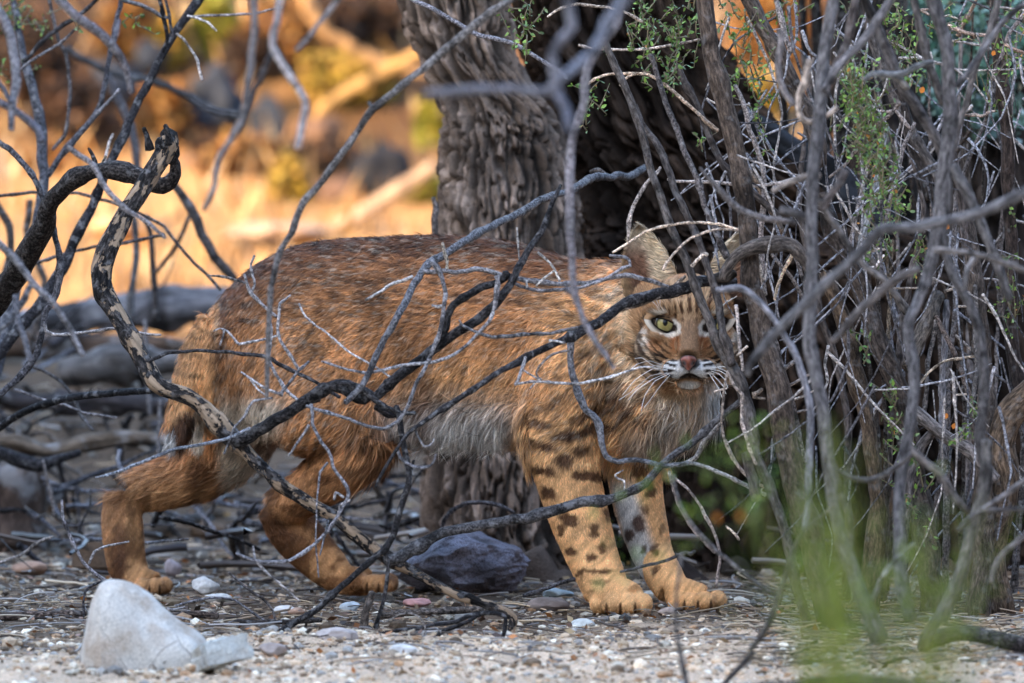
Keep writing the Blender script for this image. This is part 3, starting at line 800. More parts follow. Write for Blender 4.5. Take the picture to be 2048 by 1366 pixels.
# torso: x, top, bottom, half width (m), superimposed ellipses along the spine
tor = np.array([
 (392, 690, 830, .040), (410, 655, 850, .058), (440, 607, 862, .072), (480, 560, 870, .082), (530, 522, 878, .090), (600, 492, 884, .096), (680, 480, 886, .098),
 (760, 476, 882, .088), (850, 472, 878, .083), (940, 475, 880, .085), (1020, 486, 885, .092), (1090, 503, 892, .088), (1150, 520, 898, .084),
 (1200, 522, 902, .080), (1260, 524, 900, .076), (1310, 545, 890, .070), (1360, 590, 880, .060), (1400, 640, 862, .045), (1425, 690, 835, .028)])
S = spline(tor[:, [0, 1, 2, 3]], 18)
rings = []
for x, t, b, w in S:
    Yc = float(catY(x)); c = P(x, (t+b)/2, Yc); h = (b-t)/2/F0*Yc
    rings.append((np.array(c), np.array([0.25*w, w, 0]), np.array([0, 0, h])))
ring_loft(rings, 36)

def limb(s, na=20, flat=1.0):
    """x,y,r in pixels plus depth: a tapering limb"""
    a = np.array([list(map(float, q.split(','))) for q in s.split()])
    V = PA(a[:, 0], a[:, 1], a[:, 3]); R = a[:, 2]/F0*a[:, 3]
    S = spline(np.column_stack([V, R]), 0.012); p = S[:, :3]
    t = np.gradient(p, axis=0); t /= np.linalg.norm(t, axis=1)[:, None]
    u = np.cross(t, [0, 1.0, 0]); u /= np.linalg.norm(u, axis=1)[:, None]+1e-9; v = np.cross(t, u)
    ring_loft([(p[i], u[i]*S[i, 3], v[i]*S[i, 3]*flat) for i in range(len(S))], na)
def ball(x, y, d, rx, ry, rz):
    """ellipsoid, radii in pixels (x, y) and metres (depth)"""
    c = np.array(P(x, y, d)); k = d/F0; rings = []
    for a in np.linspace(0.06, np.pi-0.06, 16):
        rings.append((c+np.array([0, 0, ry*k*math.cos(a)]), np.array([rx*k*math.sin(a), 0, 0]), np.array([0, rz*math.sin(a), 0])))
    ring_loft(rings, 24)

# near fore leg (shoulder to paw)
limb('1165,640,95,9.97 1140,740,92,9.965 1118,830,80,9.96 1126,905,72,9.96 1140,970,64,9.955 1160,1040,59,9.95 1180,1100,53,9.94 1200,1150,49,9.93 1215,1186,46,9.92')
limb('1212,1186,38,9.915 1240,1190,36,9.885 1266,1199,32,9.865', flat=1.0)
for x, y, r, d in [(1200, 1211, 21, 9.90), (1226, 1212, 23, 9.865), (1256, 1212, 24, 9.85), (1284, 1210, 22, 9.86)]: ball(x, y-3, d, r, 22, .022)
# far fore leg
limb('1290,760,80,10.06 1268,850,66,10.06 1268,930,56,10.06 1276,1000,51,10.05 1290,1060,46,10.04 1306,1110,41,10.03 1328,1152,38,10.0 1345,1180,35,9.98')
limb('1345,1180,32,9.98 1378,1190,31,9.965 1408,1198,28,9.96')
for x, y, r, d in [(1356, 1206, 21, 9.95), (1382, 1206, 22, 9.92), (1410, 1204, 23, 9.91), (1434, 1202, 20, 9.93)]: ball(x, y-2, d, r, 20, .022)
# near hind leg
limb('560,640,120,10.22 590,740,128,10.20 640,810,114,10.165 690,860,88,10.16 712,905,68,10.16', flat=0.78)
limb('735,860,70,10.16 700,915,66,10.17 640,965,52,10.20 590,1000,44,10.23 560,1016,40,10.25')
limb('550,1010,40,10.26 582,1056,50,10.27 620,1098,48,10.27 660,1138,41,10.26 690,1160,31,10.25 735,1163,29,10.23')
for x, y, r, d in [(722, 1167, 21, 10.215), (746, 1168, 22, 10.19), (768, 1168, 21, 10.19), (780, 1166, 18, 10.21)]: ball(x, y-1, d, r, 19, .022)
# far hind leg, stretched back
limb('500,720,110,10.40 490,800,100,10.42 465,870,84,10.44 430,915,70,10.45 385,950,58,10.46 320,972,50,10.47 270,985,42,10.48', flat=0.8)
limb('244,988,36,10.48 244,1040,41,10.47 248,1090,41,10.46 254,1130,40,10.45 268,1160,36,10.44')
limb('262,1158,32,10.44 290,1166,30,10.42 310,1172,28,10.41')
for x, y, r, d in [(288, 1174, 20, 10.38), (310, 1174, 21, 10.36), (328, 1172, 18, 10.38)]: ball(x, y-1, d, r, 18, .022)
# tail
limb('428,640,26,10.30 398,690,27,10.30 378,750,27,10.29 366,810,27,10.29 358,860,25,10.285 352,892,15,10.285')
# neck
limb('1200,600,80,10.0 1270,620,88,9.96 1330,650,92,9.92 1365,665,80,9.90')
limb('1300,720,100,9.98 1350,780,78,9.95 1372,830,48,9.96')
# head
HX, HY, HD = 1379.0, 655.0, 9.83
HS = 1.0
ball(1376, 640, 9.85, 86, 84, .072)         # skull
ball(1376, 690, 9.835, 78, 70, .060)        # face
ball(1318, 705, 9.85, 44, 58, .045)         # cheeks
ball(1436, 705, 9.85, 42, 58, .045)
limb('1380,618,30,9.795 1379,655,25,9.785 1378,690,24,9.765 1377,714,23,9.752')   # bridge of the nose
ball(1354, 737, 9.768, 28, 20, .028)        # whisker pads
ball(1403, 737, 9.768, 28, 20, .028)
ball(1378, 756, 9.802, 29, 20, .023)        # chin
ball(1334, 622, 9.793, 32, 15, .020)        # brows
ball(1425, 622, 9.793, 32, 15, .020)
ball(1326, 672, 9.80, 30, 14, .016)         # below the eyes
ball(1432, 672, 9.80, 30, 14, .016)
src = cb.mesh('cat_cage')
tmp = bpy.data.objects.new('cat_cage', src); COL.objects.link(tmp)
md = tmp.modifiers.new('r', 'REMESH'); md.mode = 'VOXEL'; md.voxel_size = 0.0036; md.use_smooth_shade = True
ms = tmp.modifiers.new('s', 'SMOOTH'); ms.factor = 0.5; ms.iterations = 5
dg = bpy.context.evaluated_depsgraph_get()
ev = tmp.evaluated_get(dg); bm_ = bpy.data.meshes.new_from_object(ev)
bpy.data.objects.remove(tmp)
nv = len(bm_.vertices); V = np.empty(nv*3, np.float32); bm_.vertices.foreach_get('co', V); V = V.reshape(-1, 3).astype(float)
bm_.calc_loop_triangles(); nt_ = len(bm_.loop_triangles); TRI = np.empty(nt_*3, np.int32); bm_.loop_triangles.foreach_get('vertices', TRI); TRI = TRI.reshape(-1, 3)
Fq = [np.array([p.vertices[:] for p in bm_.polygons if len(p.vertices) == 4]), np.array([p.vertices[:] for p in bm_.polygons if len(p.vertices) == 3]).reshape(-1, 3)]
def vnormals(V, T):
    fn = np.cross(V[T[:, 1]]-V[T[:, 0]], V[T[:, 2]]-V[T[:, 0]]); N = np.zeros_like(V)
    for k in range(3): np.add.at(N, T[:, k], fn)
    return N/(np.linalg.norm(N, axis=1)[:, None]+1e-12)
VN = vnormals(V, TRI)

# ---- coat pattern as a function of place on the body (side view coordinates in photo pixels)
ORANGE = np.array([0.55, 0.238, 0.086]); DEEP = np.array([0.21, 0.078, 0.028]); DARKC = np.array([0.050, 0.019, 0.009])
TAN = np.array([0.84, 0.46, 0.195]); CREAM = np.array([0.72, 0.62, 0.48]); WHITE = np.array([0.80, 0.78, 0.74]); GREYC = np.array([0.40, 0.33, 0.27])
SPOTS_CREASES = np.array([  # x, y, half width, half height, strength, tilt degrees
 (1127, 923, 16, 12, .85, 10), (1088, 943, 20, 8, .9, 10), (1176, 953, 26, 9, 1, 5), (1096, 988, 13, 10, .9, 20), (1139, 1040, 15, 9, 1, 15), (1125, 1060, 7, 10, .8, 20),
 (1189, 1062, 8, 12, .8, 0), (1144, 1104, 10, 7, .9, 20), (1182, 1116, 10, 7, .9, 0), (1204, 1096, 8, 7, .8, 0), (1228, 1104, 6, 10, .8, 0), (1161, 1146, 6, 8, .8, 0),
 (1195, 1143, 26, 4, .8, 0), (1200, 1165, 14, 4, .6, 0), (1180, 1185, 8, 5, .5, 0), (1260, 1186, 8, 6, .6, 0), (1215, 1028, 7, 10, .7, 0), (1160, 1000, 8, 6, .5, 0),
 (1127, 874, 24, 9, .85, -8), (1182, 860, 22, 10, .9, -20), (1074, 848, 26, 8, .8, 8), (1060, 884, 18, 8, .75, 15), (1094, 895, 15, 8, .85, 15), (1152, 842, 16, 7, .6, -15),
 (1247, 820, 18, 8, .85, 5), (1205, 818, 20, 8, .75, 0), (1188, 795, 20, 8, .6, 10), (1233, 785, 18, 8, .65, -20), (1172, 705, 18, 8, .4, -15), (1190, 740, 22, 8, .45, -20),
 (1230, 855, 20, 8, .6, 10), (1120, 800, 22, 8, .45, -25), (1160, 770, 20, 7, .4, -30), (1250, 745, 14, 7, .4, -20), (1270, 790, 14, 7, .5, 0), (1055, 915, 10, 7, .6, 0),
 (1301, 981, 10, 13, .8, 0), (1277, 1049, 11, 14, 1, 0), (1260, 1071, 6, 9, .9, 0), (1288, 1098, 6, 9, .8, 0), (1310, 1101, 7, 10, .8, 0), (1312, 1142, 7, 7, .9, 0), (1290, 1020, 6, 8, .6, 0),
 (1322, 1060, 5, 9, .6, 0), (1340, 1165, 9, 5, .5, 0), (1276, 945, 12, 10, .8, 0),
 (1213, 1219, 3.4, 15, .85, 0), (1241, 1220, 3.4, 16, .85, 0), (1270, 1219, 3.4, 15, .85, 0), (1369, 1212, 3.2, 14, .85, 0), (1396, 1213, 3.2, 14, .85, 0), (1422, 1211, 3.2, 13, .8, 0), (734, 1176, 3.2, 13, .8, 0), (757, 1177, 3.2, 13, .8, 0), (299, 1180, 3, 12, .8, 0), (319, 1179, 3, 12, .8, 0),  # dark gaps between the toes painted in as shade
 (1110, 760, 20, 8, .45, -35), (1150, 720, 18, 7, .4, -35), (1215, 700, 16, 7, .45, -15), (1245, 690, 14, 6, .4, 0), (1210, 770, 18, 7, .6, -15), (1180, 830, 22, 8, .8, -10), (1150, 870, 18, 8, .7, 0), (1235, 800, 22, 7, .8, 8), (1265, 835, 24, 8, .85, 5), (1290, 800, 18, 7, .7, -5), (1300, 850, 18, 7, .7, 10), (1215, 850, 20, 8, .8, -5), (1160, 905, 16, 8, .8, 5), (1085, 820, 20, 7, .5, -20), (1330, 825, 16, 6, .55, 10),
 (760, 640, 26, 60, .35, -25), (745, 600, 22, 26, .35, 0), (810, 720, 14, 50, .35, -25), (700, 560, 50, 12, .25, -10), (850, 650, 12, 40, .25, -20),
 (780, 870, 40, 10, .5, 20), (740, 905, 44, 8, .5, 15), (700, 880, 34, 8, .35, 25), (720, 935, 40, 7, .5, 0), (660, 900, 20, 8, .3, 20), (650, 960, 26, 8, .45, -10),
 (537, 1035, 16, 16, .55, 0), (560, 1075, 18, 26, .6, -25), (600, 1110, 20, 12, .5, -20), (610, 1030, 8, 24, .35, 0),
 (238, 1110, 16, 50, .75, 0), (262, 1060, 8, 40, .45, 0), (255, 1000, 20, 10, .3, 30), (325, 1000, 12, 12, .5, 0), (380, 1005, 14, 10, .4, 0), (290, 1010, 10, 20, .4, 20),
 (400, 955, 18, 30, .5, 10), (440, 990, 20, 10, .6, 0), (440, 740, 7, 75, .55, 8), (432, 700, 8, 30, .5, 0), (366, 864, 15, 28, 1.2, 10)])  # tall narrow pair paints the shaded crease beside the tail
def streak(x, y, ang, sc, s):
    c, q = math.cos(math.radians(ang)), math.sin(math.radians(ang))
    u = x*c+y*q; v = -x*q+y*c
    return fbm(np.stack([u/(sc*4.5), v/sc, np.full_like(u, s*1.7)], 1), s, 3)
def coat(V, N, far=None):
    x, y, d = inv(V); n = len(x)
    jit = (fbm(np.stack([x/9, y/9, d*50], 1), 70, 3)-0.5)*1.7
    xj = x+jit*10; yj = y+(fbm(np.stack([x/9+5, y/9+3, d*50], 1), 71, 3)-0.5)*17
    col = np.tile(ORANGE, (n, 1))
    def mix(c, m): nonlocal col; m = np.clip(m, 0, 1)[:, None]; col = col*(1-m)+np.asarray(c)*m
    topy = np.interp(x, [350, 450, 530, 600, 760, 940, 1090, 1200, 1300], [760, 600, 522, 490, 468, 468, 500, 515, 520])
    boty = np.interp(x, [500, 700, 850, 1000, 1100, 1250, 1400], [900, 880, 880, 892, 900, 895, 870])
    h = (y-topy)/(boty-topy)
    body = (x > 430)*(y < boty+10)
    mix(DEEP, body*0.85*sst(0.55, 0.0, h)*(1-0.7*sst(1080, 1200, x)))
    mix(DARKC*2.0, body*0.75*sst(0.22, 0.0, h)*(1-sst(1120, 1230, x)))
    fl = sst(720, 860, x)*(1-sst(1005, 1050, x+0.3*(y-850)))*body
    mix(TAN*0.85, fl*sst(0.45, 0.75, h)*0.55)
    mix(TAN, sst(1000, 1150, x)*sst(540, 620, y)*0.62*(1-sst(1330, 1400, x)))
    mix(TAN, sst(1000, 1040, x)*sst(790, 880, y)*0.85)
    mix(CREAM, 0.30*sst(1190, 1260, x)*sst(560, 620, y)*(1-sst(760, 840, y)))
    # pale mottled neck, grizzled ruff under the chin
    mix(np.array([0.74, 0.52, 0.31]), sst(1120, 1230, x)*sst(515, 560, y)*(y < 800)*0.55*sst(0.35, 0.6, streak(x, y, 150, 7, 86)))
    mix(CREAM*0.95, sst(1130, 1220, x)*sst(540, 580, y)*(y < 860)*0.5*sst(0.52, 0.66, streak(x, y, 140, 6, 87)))
    mix(np.array([0.46, 0.36, 0.26]), sst(1275, 1320, x)*sst(770, 800, y)*(y < 940)*0.9)
    mix(WHITE*0.85, sst(1285, 1330, x)*sst(790, 830, y)*(y < 940)*0.8*sst(0.45, 0.62, streak(x, y, 95, 5, 92)))
    mix(np.array([0.60, 0.37, 0.20]), sst(900, 960, y)*(x < 840)*0.22)
    mix(np.array([0.86, 0.55, 0.28]), sst(850, 930, y)*(x > 1020)*0.15)
    # belly and chest
    mix(GREYC, fl*sst(0.68, 0.86, h)*0.75)
    mix(WHITE*0.95, fl*sst(0.80, 0.93, h)*0.9)
    mix(GREYC*0.9, sst(1215, 1260, x)*sst(835, 885, y)*(y < 925)*0.9)
    mix(WHITE*0.55, sst(1385, 1420, x)*sst(770, 800, y)*(y < 960)*0.9)
    # inner faces of far legs
    gr = (x > 420)*(x < 590)*sst(775, 830, y+0.5*(x-430)*0)*(y < 1000)
    mix(CREAM*1.0, gr*sst(600, 545, x+0.25*(y-800))*sst(425, 450, x)*0.85)
    mix(WHITE*0.75, sst(940, 990, y)*(x > 1220)*sst(1290+ (0), 1262, x-0.32*(y-1000)*1.0)*sst(1218, 1235, x-0.25*(y-1000))*(y < 1170)*(d > 10.0)*0.9)
    mix(TAN*0.7, (x < 520)*sst(940, 1000, y)*(x > 250)*0.45); mix(TAN*0.8, (x > 560)*(x < 800)*sst(1040, 1150, y+0.3*(x-600))*0.4); mix(DEEP*0.6, (x > 500)*(x < 620)*sst(1000, 1050, y)*sst(16, -10, (x-520)*0.75-(y-1010))*0.7)
    mix(CREAM*0.9, ((x-397)**2/330+(y-862)**2/2800 < 1)*0.9)              # white line under the tail
    mix(WHITE, sst(866, 874, y)*(x < 352)*(x > 310)*(y < 912)*0.95)
    mix(TAN, (x < 440)*(y < 860)*0.35)
    mix(DEEP*0.8, (x > 190)*(x < 430)*(y > 900)*sst(0.50, 0.64, fbm(np.stack([x/26, y/38, 0*x+1], 1), 191, 3))*0.5); mix(DEEP*0.8, (x > 500)*(x < 820)*(y > 880)*sst(0.48, 0.62, fbm(np.stack([x/34, y/30, 0*x+3], 1), 192, 3))*0.7)  # dark shading patches put into the hind leg colour
    # spots and bars, with painted-in dark toe gaps and tail crease
    for sx, sy, sw, sh, st, ti in SPOTS_CREASES:
        c, q = math.cos(math.radians(ti)), math.sin(math.radians(ti))
        u = ((xj-sx)*c+(yj-sy)*q)/(sw*1.18); v = (-(xj-sx)*q+(yj-sy)*c)/(sh*1.22)
        r2 = u*u+v*v
        m = sst(2.0, 0.25, r2)*st
        if sw < 4: m = st*sst(1.3, 0.4, ((x-sx)/sw)**2+((y-sy)/sh)**2)
        if sx > 1215 and sy > 930 and sw > 4: m = m*(d > 9.975)
        mix(DARKC*1.25 if st > 0.5 else DEEP*0.35, np.minimum(m*1.1, 0.93))
    # lengthwise streaks of the coat
    st = streak(x, y, -12, 5, 81)*0.5+streak(x, y, -48, 5, 82)*0.5*1.0
    st = np.where(h < 0.4, streak(x, y, 8, 5.5, 83), np.where(x > 950, streak(x, y, 128, 6, 82), streak(x, y, 120, 6.5, 84)))
    amp = 1-0.45*np.clip(sst(905, 960, y)+(x > 1010)*(x < 1215)*sst(820, 900, y), 0, 1)
    col = col*(1+amp*(np.clip(-0.15+2.3*st, 0.22, 2.0)-1))[:, None]
    big = fbm(np.stack([x/45, y/45, 0*x], 1), 90, 2)
    col = col*(0.70+0.6*big)[:, None]*(1+0.22*sst(1050, 1200, x))[:, None]
    mot = streak(x, y, -35, 11, 85)
    mix(DEEP*0.5, body*(x > 800)*(x < 1250)*sst(0.56, 0.68, mot)*0.38*sst(0.3, 0.5, h))
    mix(CREAM*0.75, body*sst(0.54, 0.70, streak(x, y, np.where(h < 0.4, 10, 130)[0]*0+12, 3.2, 88))*0.38)
    mix(DARKC*1.6, body*sst(0.50, 0.68, streak(x, y, 6, 2.6, 89))*0.42*sst(0.55, 0.15, h))
    mix(DEEP*0.55, body*0.6*np.exp(-((x-835-0.10*(y-700))/26)**2)*sst(600, 700, y))  # shade of the fold between thigh and flank painted as a dark band
    return col

def face(V, col):
    """markings of the face, symmetric about the nose line"""
    x, y, d = inv(V); n = len(x)
    jx = (fbm(np.stack([x/5, y/5, 0*x], 1), 170, 2)-0.5)*5; jy = (fbm(np.stack([x/5, y/5, 0*x+4], 1), 171, 2)-0.5)*5
    X0 = x+jx; yy = y+jy
    u = np.abs(X0-1379); uu = u
    on = sst(560, 575, y)*(np.abs(x-1376) < 112)*(d < 9.90)*(y < 806)
    c = np.tile(np.array([0.42, 0.235, 0.115]), (n, 1))
    def mix(k, m): nonlocal c; m = np.clip(m, 0, 1)[:, None]; c = c*(1-m)+np.asarray(k)*m
    BL = np.array([0.028, 0.018, 0.014])
    mix([0.66, 0.50, 0.34], sst(46, 74, u)*sst(655, 690, yy)*0.75)
    mix([0.30, 0.185, 0.11], sst(30, 12, u)*sst(600, 640, yy)*(yy < 716)*0.75)           # nose bridge
    mix([0.40, 0.14, 0.05], sst(14, 5, np.abs(u-29))*sst(648, 662, yy)*sst(712, 690, yy)*0.75)
    # forehead stripes
    wj = (fbm(np.stack([x/11, y/16, 0*x+9], 1), 175, 3)-0.5)*11; fs = 0.5+0.5*np.cos((u+wj-2*np.sin(yy/18))/6.6*np.pi); fs = fs*(0.35+1.0*sst(0.38, 0.56, fbm(np.stack([x/7, y/9, 0*x+2], 1), 176, 2)))
    mix([0.62, 0.42, 0.24], sst(655, 615, yy)*sst(62, 50, u)*sst(0.45, 0.9, 1-fs)*0.7)
    mix([0.07, 0.03, 0.016], sst(655, 630, yy)*sst(66, 54, u)*sst(0.50, 0.85, fs)*0.9)
    mix([0.78, 0.72, 0.62], sst(1.3, 0.5, ((u-62)/18)**2+((yy-622)/7)**2)*0.8)           # pale patch over the eye
    # white round the eye
    e = ((u-49)/35)**2+((yy-651-(49-u)*0.28)/21)**2
    mix([0.84, 0.79, 0.71], sst(1.2, 0.75, e)*(0.2+0.75*((yy > 652) | (u < 36)))*sst(15, 20, u))
    rim = ((u-51)/25)**2+((yy-648-(51-u)*0.33)/15.0)**2
    mix(BL, sst(1.22, 0.95, rim))
    mix(BL*1.6, sst(4.5, 1.5, np.abs((yy-633)+(u-72)*0.0-1))*sst(64, 74, u)*sst(102, 95, u))      # line to the cheek
    edge = 97-0.0*yy
    mix(BL*1.2, sst(7, 2.5, np.abs(u-(97-0.010*(yy-665)**2/10)))*sst(636, 642, yy)*sst(740, 720, yy)*0.8)
    mix([0.82, 0.74, 0.64], sst(1.5, 0.3, ((u-88)/9)**2+((yy-680)/24)**2)*0.85*sst(0.30, 0.55, fbm(np.stack([x/6, y/8, 0*x+6], 1), 178, 2)))
    mix([0.50, 0.20, 0.07], sst(1.3, 0.4, ((u-70)/16)**2+((yy-690)/16)**2)*0.6)
    # curved cheek lines
    q = np.hypot(X0-1379, (yy-640)*1.0)
    cl = sst(0.55, 0.9, 0.5+0.5*np.cos(q/5.6*np.pi))
    mix([0.06, 0.028, 0.016], cl*sst(30, 42, u)*sst(674, 688, yy)*sst(724, 712, yy)*0.85)
    mix([0.04, 0.022, 0.014], sst(0.5, .85, 0.5+0.5*np.cos(q/8*np.pi))*sst(60, 70, u)*sst(695, 710, yy)*sst(785, 765, yy)*0.8)
    # muzzle
    mz = ((u-27)/38)**2+((yy-737)/19)**2
    mix([0.90, 0.88, 0.85], sst(1.3, 0.75, mz)*sst(8, 12, u+(yy-716)*0.3)*sst(716, 724, yy))
    for k, (y0, y1) in enumerate([(721, 716), (731, 727), (741, 739), (750, 750)]):
        ly = y0+(y1-y0)*(u-28)/40+0.006*(u-28)**2*(-1 if k < 2 else 0.4)
        mix(BL*0.9, sst(3.8, 1.6, np.abs(yy-ly))*sst(20+3*k, 28+3*k, u)*sst(80, 66, u))
    # mouth and chin
    ly = 752-4*np.cos(u/15*np.pi/2)+0.0025*u**2*(-1)+sst(10, 26, u)*5
    mix(BL, sst(4.6, 2.0, np.abs(yy-ly-1))*sst(56, 42, u))
    mix(BL*1.4, sst(1.3, 0.7, (u/15)**2+((yy-756)/3.4)**2)*0.8)
    mix(BL, sst(2.6, 1.0, u)*sst(736, 740, yy)*(yy < 756))
    mix([0.86, 0.83, 0.78], sst(1.7, 0.2, (u/23)**2+((yy-772)/10)**2)*1.0)
    mix([0.50, 0.36, 0.22], sst(784, 796, yy)*0.8)
    mix(BL*2, sst(1.2, .8, (u/21)**2+((yy-726)/13)**2)*0.9)
    c = c*(0.8+0.4*vn(np.stack([x/2.2, y/2.2, 0*x], 1), 177))[:, None]
    return col*(1-on[:, None])+c*on[:, None], on

col = coat(V, VN); col, on = face(V, col)
M_SKIN = vcmat('cat_underfur', 0.85, 0.1)
M_FUR, nt, b = nodes('fur')
nt.links.new(attr(nt).outputs['Color'], b.inputs['Base Color']); b.inputs['Roughness'].default_value = 0.55
b.inputs['Specular IOR Level'].default_value = 0.22
cat = empty('bobcat', 'spotted orange brown bobcat stalking with its face turned to the camera', 'bobcat')
body = link('body', mkmesh('cat_body', V, Fq, col*0.7), M_SKIN, cat)

def flow(x, y, d, n):
    """direction in which the coat lies: x right, z up"""
    fx = np.full(n, -1.0); fz = np.full(n, -0.12)
    def put(m, a, b):
        nonlocal fx, fz
        m = np.clip(m, 0, 1); fx = fx*(1-m)+a*m; fz = fz*(1-m)+b*m
    put(sst(560, 760, y)*(x > 420), -0.8, -0.75)
    put(sst(760, 880, y)*(x > 700)*(x < 1060), -0.5, -1.0)
    put(sst(450, 620, y)*(x < 640)*sst(640, 480, x), -0.55, -1)
    put(sst(760, 860, y)*sst(1180, 1300, x), -0.25, -1.0)
    put(sst(880, 960, y)*(x > 1000), 0.12, -1)
    put((x < 520)*sst(900, 940, y)*(y < 1010), -1, -0.35)
    put((x < 330)*sst(990, 1040, y), 0.1, -1)
    put((x > 500)*(x < 840)*sst(860, 930, y), -0.8, -0.8)
    put((x > 500)*(x < 840)*sst(1020, 1060, y), 0.7, -0.8)
    put((x > 310)*(x < 440)*(y < 910)*1.0, -0.25, -1)
    hd = (np.abs(x-1378) < 120)*(y > 545)*(y < 812)*(d < 9.91)
    r = np.hypot(x-1378, y-722)+1e-3
    put(hd*1.0, (x-1378)/r, -(y-722)/r)
    return fx, fz

def fur(name, V, T, N, colf, count, dens, parent, seed, lenf, wid=0.00105, lift=0.22, flowf=flow, spread=0.22, roots=True):
    r = np.random.default_rng(seed)
    A = 0.5*np.linalg.norm(np.cross(V[T[:, 1]]-V[T[:, 0]], V[T[:, 2]]-V[T[:, 0]]), axis=1)
    ctr = V[T].mean(1); w = A*dens(ctr, N[T].mean(1)); w /= w.sum()
    f = r.choice(len(T), count, p=w)
    u = r.random((count, 2)); s = u.sum(1) > 1; u[s] = 1-u[s]; u = np.column_stack([1-u.sum(1), u])
    p = (V[T[f]]*u[..., None]).sum(1); n = (N[T[f]]*u[..., None]).sum(1); n /= np.linalg.norm(n, axis=1)[:, None]+1e-9
    x, y, d = inv(p)
    fx, fz = flowf(x, y, d, count)
    D = np.stack([fx, r.normal(0, 0.05, count), fz], 1)
    D += (np.stack([fbm(p*60, 5, 2), fbm(p*60+3, 6, 2), fbm(p*60+9, 8, 2)], 1)-0.5)*0.7 + r.normal(0, spread, (count, 3))
    t = D-(D*n).sum(1)[:, None]*n; t /= np.linalg.norm(t, axis=1)[:, None]+1e-9
    L = lenf(x, y, d)*r.uniform(0.65, 1.2, count)
    lf = lift*r.uniform(0.5, 1.5, count)
    d1 = t*np.cos(lf*1.6)[:, None]+n*np.sin(lf*1.6)[:, None]; d2 = t*np.cos(lf*0.4)[:, None]+n*np.sin(lf*0.4)[:, None]
    d2[:, 2] -= 0.12; d2 /= np.linalg.norm(d2, axis=1)[:, None]
    sd = np.cross(d1, n+r.normal(0, 0.35, (count, 3))); sd /= np.linalg.norm(sd, axis=1)[:, None]+1e-9
    W = wid*r.uniform(0.6, 1.3, count)
    if callable(wid): W = wid
    W = W*np.clip(L/0.012, 0.5, 1.3)
    p0 = p-n*0.0005; p1 = p0+d1*(L*0.5)[:, None]; p2 = p1+d2*(L*0.5)[:, None]
    hw = sd*(W*0.5)[:, None]
    VV = np.stack([p0-hw, p0+hw, p1-hw*0.85, p1+hw*0.85, p2], 1).reshape(-1, 3)
    k = np.arange(count)*5
    Q = np.stack([k, k+1, k+3, k+2], 1); TT = np.stack([k+2, k+3, k+4], 1)
    q = p+t*(L*0.55)[:, None]; c = colf(q, n)
    c = c*np.clip(r.normal(1, 0.24, count), 0.35, 1.9)[:, None]
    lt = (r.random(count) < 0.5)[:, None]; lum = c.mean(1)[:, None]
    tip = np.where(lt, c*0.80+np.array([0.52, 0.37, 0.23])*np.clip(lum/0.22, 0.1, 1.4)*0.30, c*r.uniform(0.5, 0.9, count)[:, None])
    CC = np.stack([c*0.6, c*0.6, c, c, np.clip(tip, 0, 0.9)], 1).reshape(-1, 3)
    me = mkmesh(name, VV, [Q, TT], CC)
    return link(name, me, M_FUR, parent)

def dens(c, n):
    x, y, d = inv(c); hd = (np.abs(x-1378) < 105)*(y > 560)*(y < 805)*(d < 9.90)
    w = np.where(n[:, 1] < 0.25, 1.0, 0.45)
    return w*np.where(hd*(n[:, 1] < 0), 0.0, 1.0)
def dens_face(c, n):
    x, y, d = inv(c); hd = (np.abs(x-1378) < 108)*(y > 556)*(y < 808)*(d < 9.90)
    return hd*np.where(n[:, 1] < 0.1, 1.0, 0.2)+1e-9
def lens(x, y, d):
    L = np.full(len(x), 0.0125)
    L = np.where(y > 930, 0.0072, L)
    L = np.where((y > 1080), 0.0050, L)
    L = np.where((x > 700)*(x < 1060)*(y > 800)*(y < 930), 0.036, L)
    L = np.where((x > 1200)*(y > 760)*(y < 930), 0.026, L)
    L = np.where((x < 470)*(y < 900), 0.014, L)
    L = np.where((x > 360)*(x < 560)*(y > 880)*(y < 1000), 0.015, L)
    return L
def flens(x, y, d):
    r = np.hypot(x-1378, y-725)
    eye = np.minimum(np.hypot((x-1329)/30, (y-648)/20), np.hypot((x-1429)/30, (y-648)/20))
    L = np.interp(r, [0, 18, 60, 95, 120], [0.0014, 0.003, 0.0065, 0.012, 0.022])*np.clip(eye-0.55, 0.25, 1)
    return np.where((np.abs(x-1378) < 34)*(y > 764), 0.009, L)
cf = lambda p, n: coat(p, n)
def cff(p, n):
    c = coat(p, n); c, _ = face(p, c); return c
fur('fur', V, TRI, VN, cf, 330000, dens, cat, 1, lens)
def lens2(x, y, d):
    return np.where((y > 800)*(y < 960)*(x > 700), 0.044, np.where((x > 1200)*(y > 740), 0.040, np.where((x < 560)*(y > 830), 0.022, 0.013)))*(y < 1000)+0.008
def dens2(c, n):
    x, y, d = inv(c)
    return (1.0+2.5*(y > 800)*(y < 960))*(y < 1000)*np.where((x > 1015)*(x < 1245)*(y > 770)+(y > 915)*(x > 900), 0.0, 1.0)*np.where((x > 520)*(x < 840)*(y > 850), 0.15, 1.0)*np.where((np.abs(x-1378) < 100)*(y > 540)*(y < 790), 0.0, 1.0)*(d > 9.86)+1e-9
fur('guard_hair', V, TRI, VN, cf, 24000, dens2, cat, 3, lens2, wid=0.0009, lift=0.26, spread=0.26)
fur('face_fur', V, TRI, VN, cff, 85000, dens_face, cat, 2, flens, wid=0.00075, lift=0.20, spread=0.10)

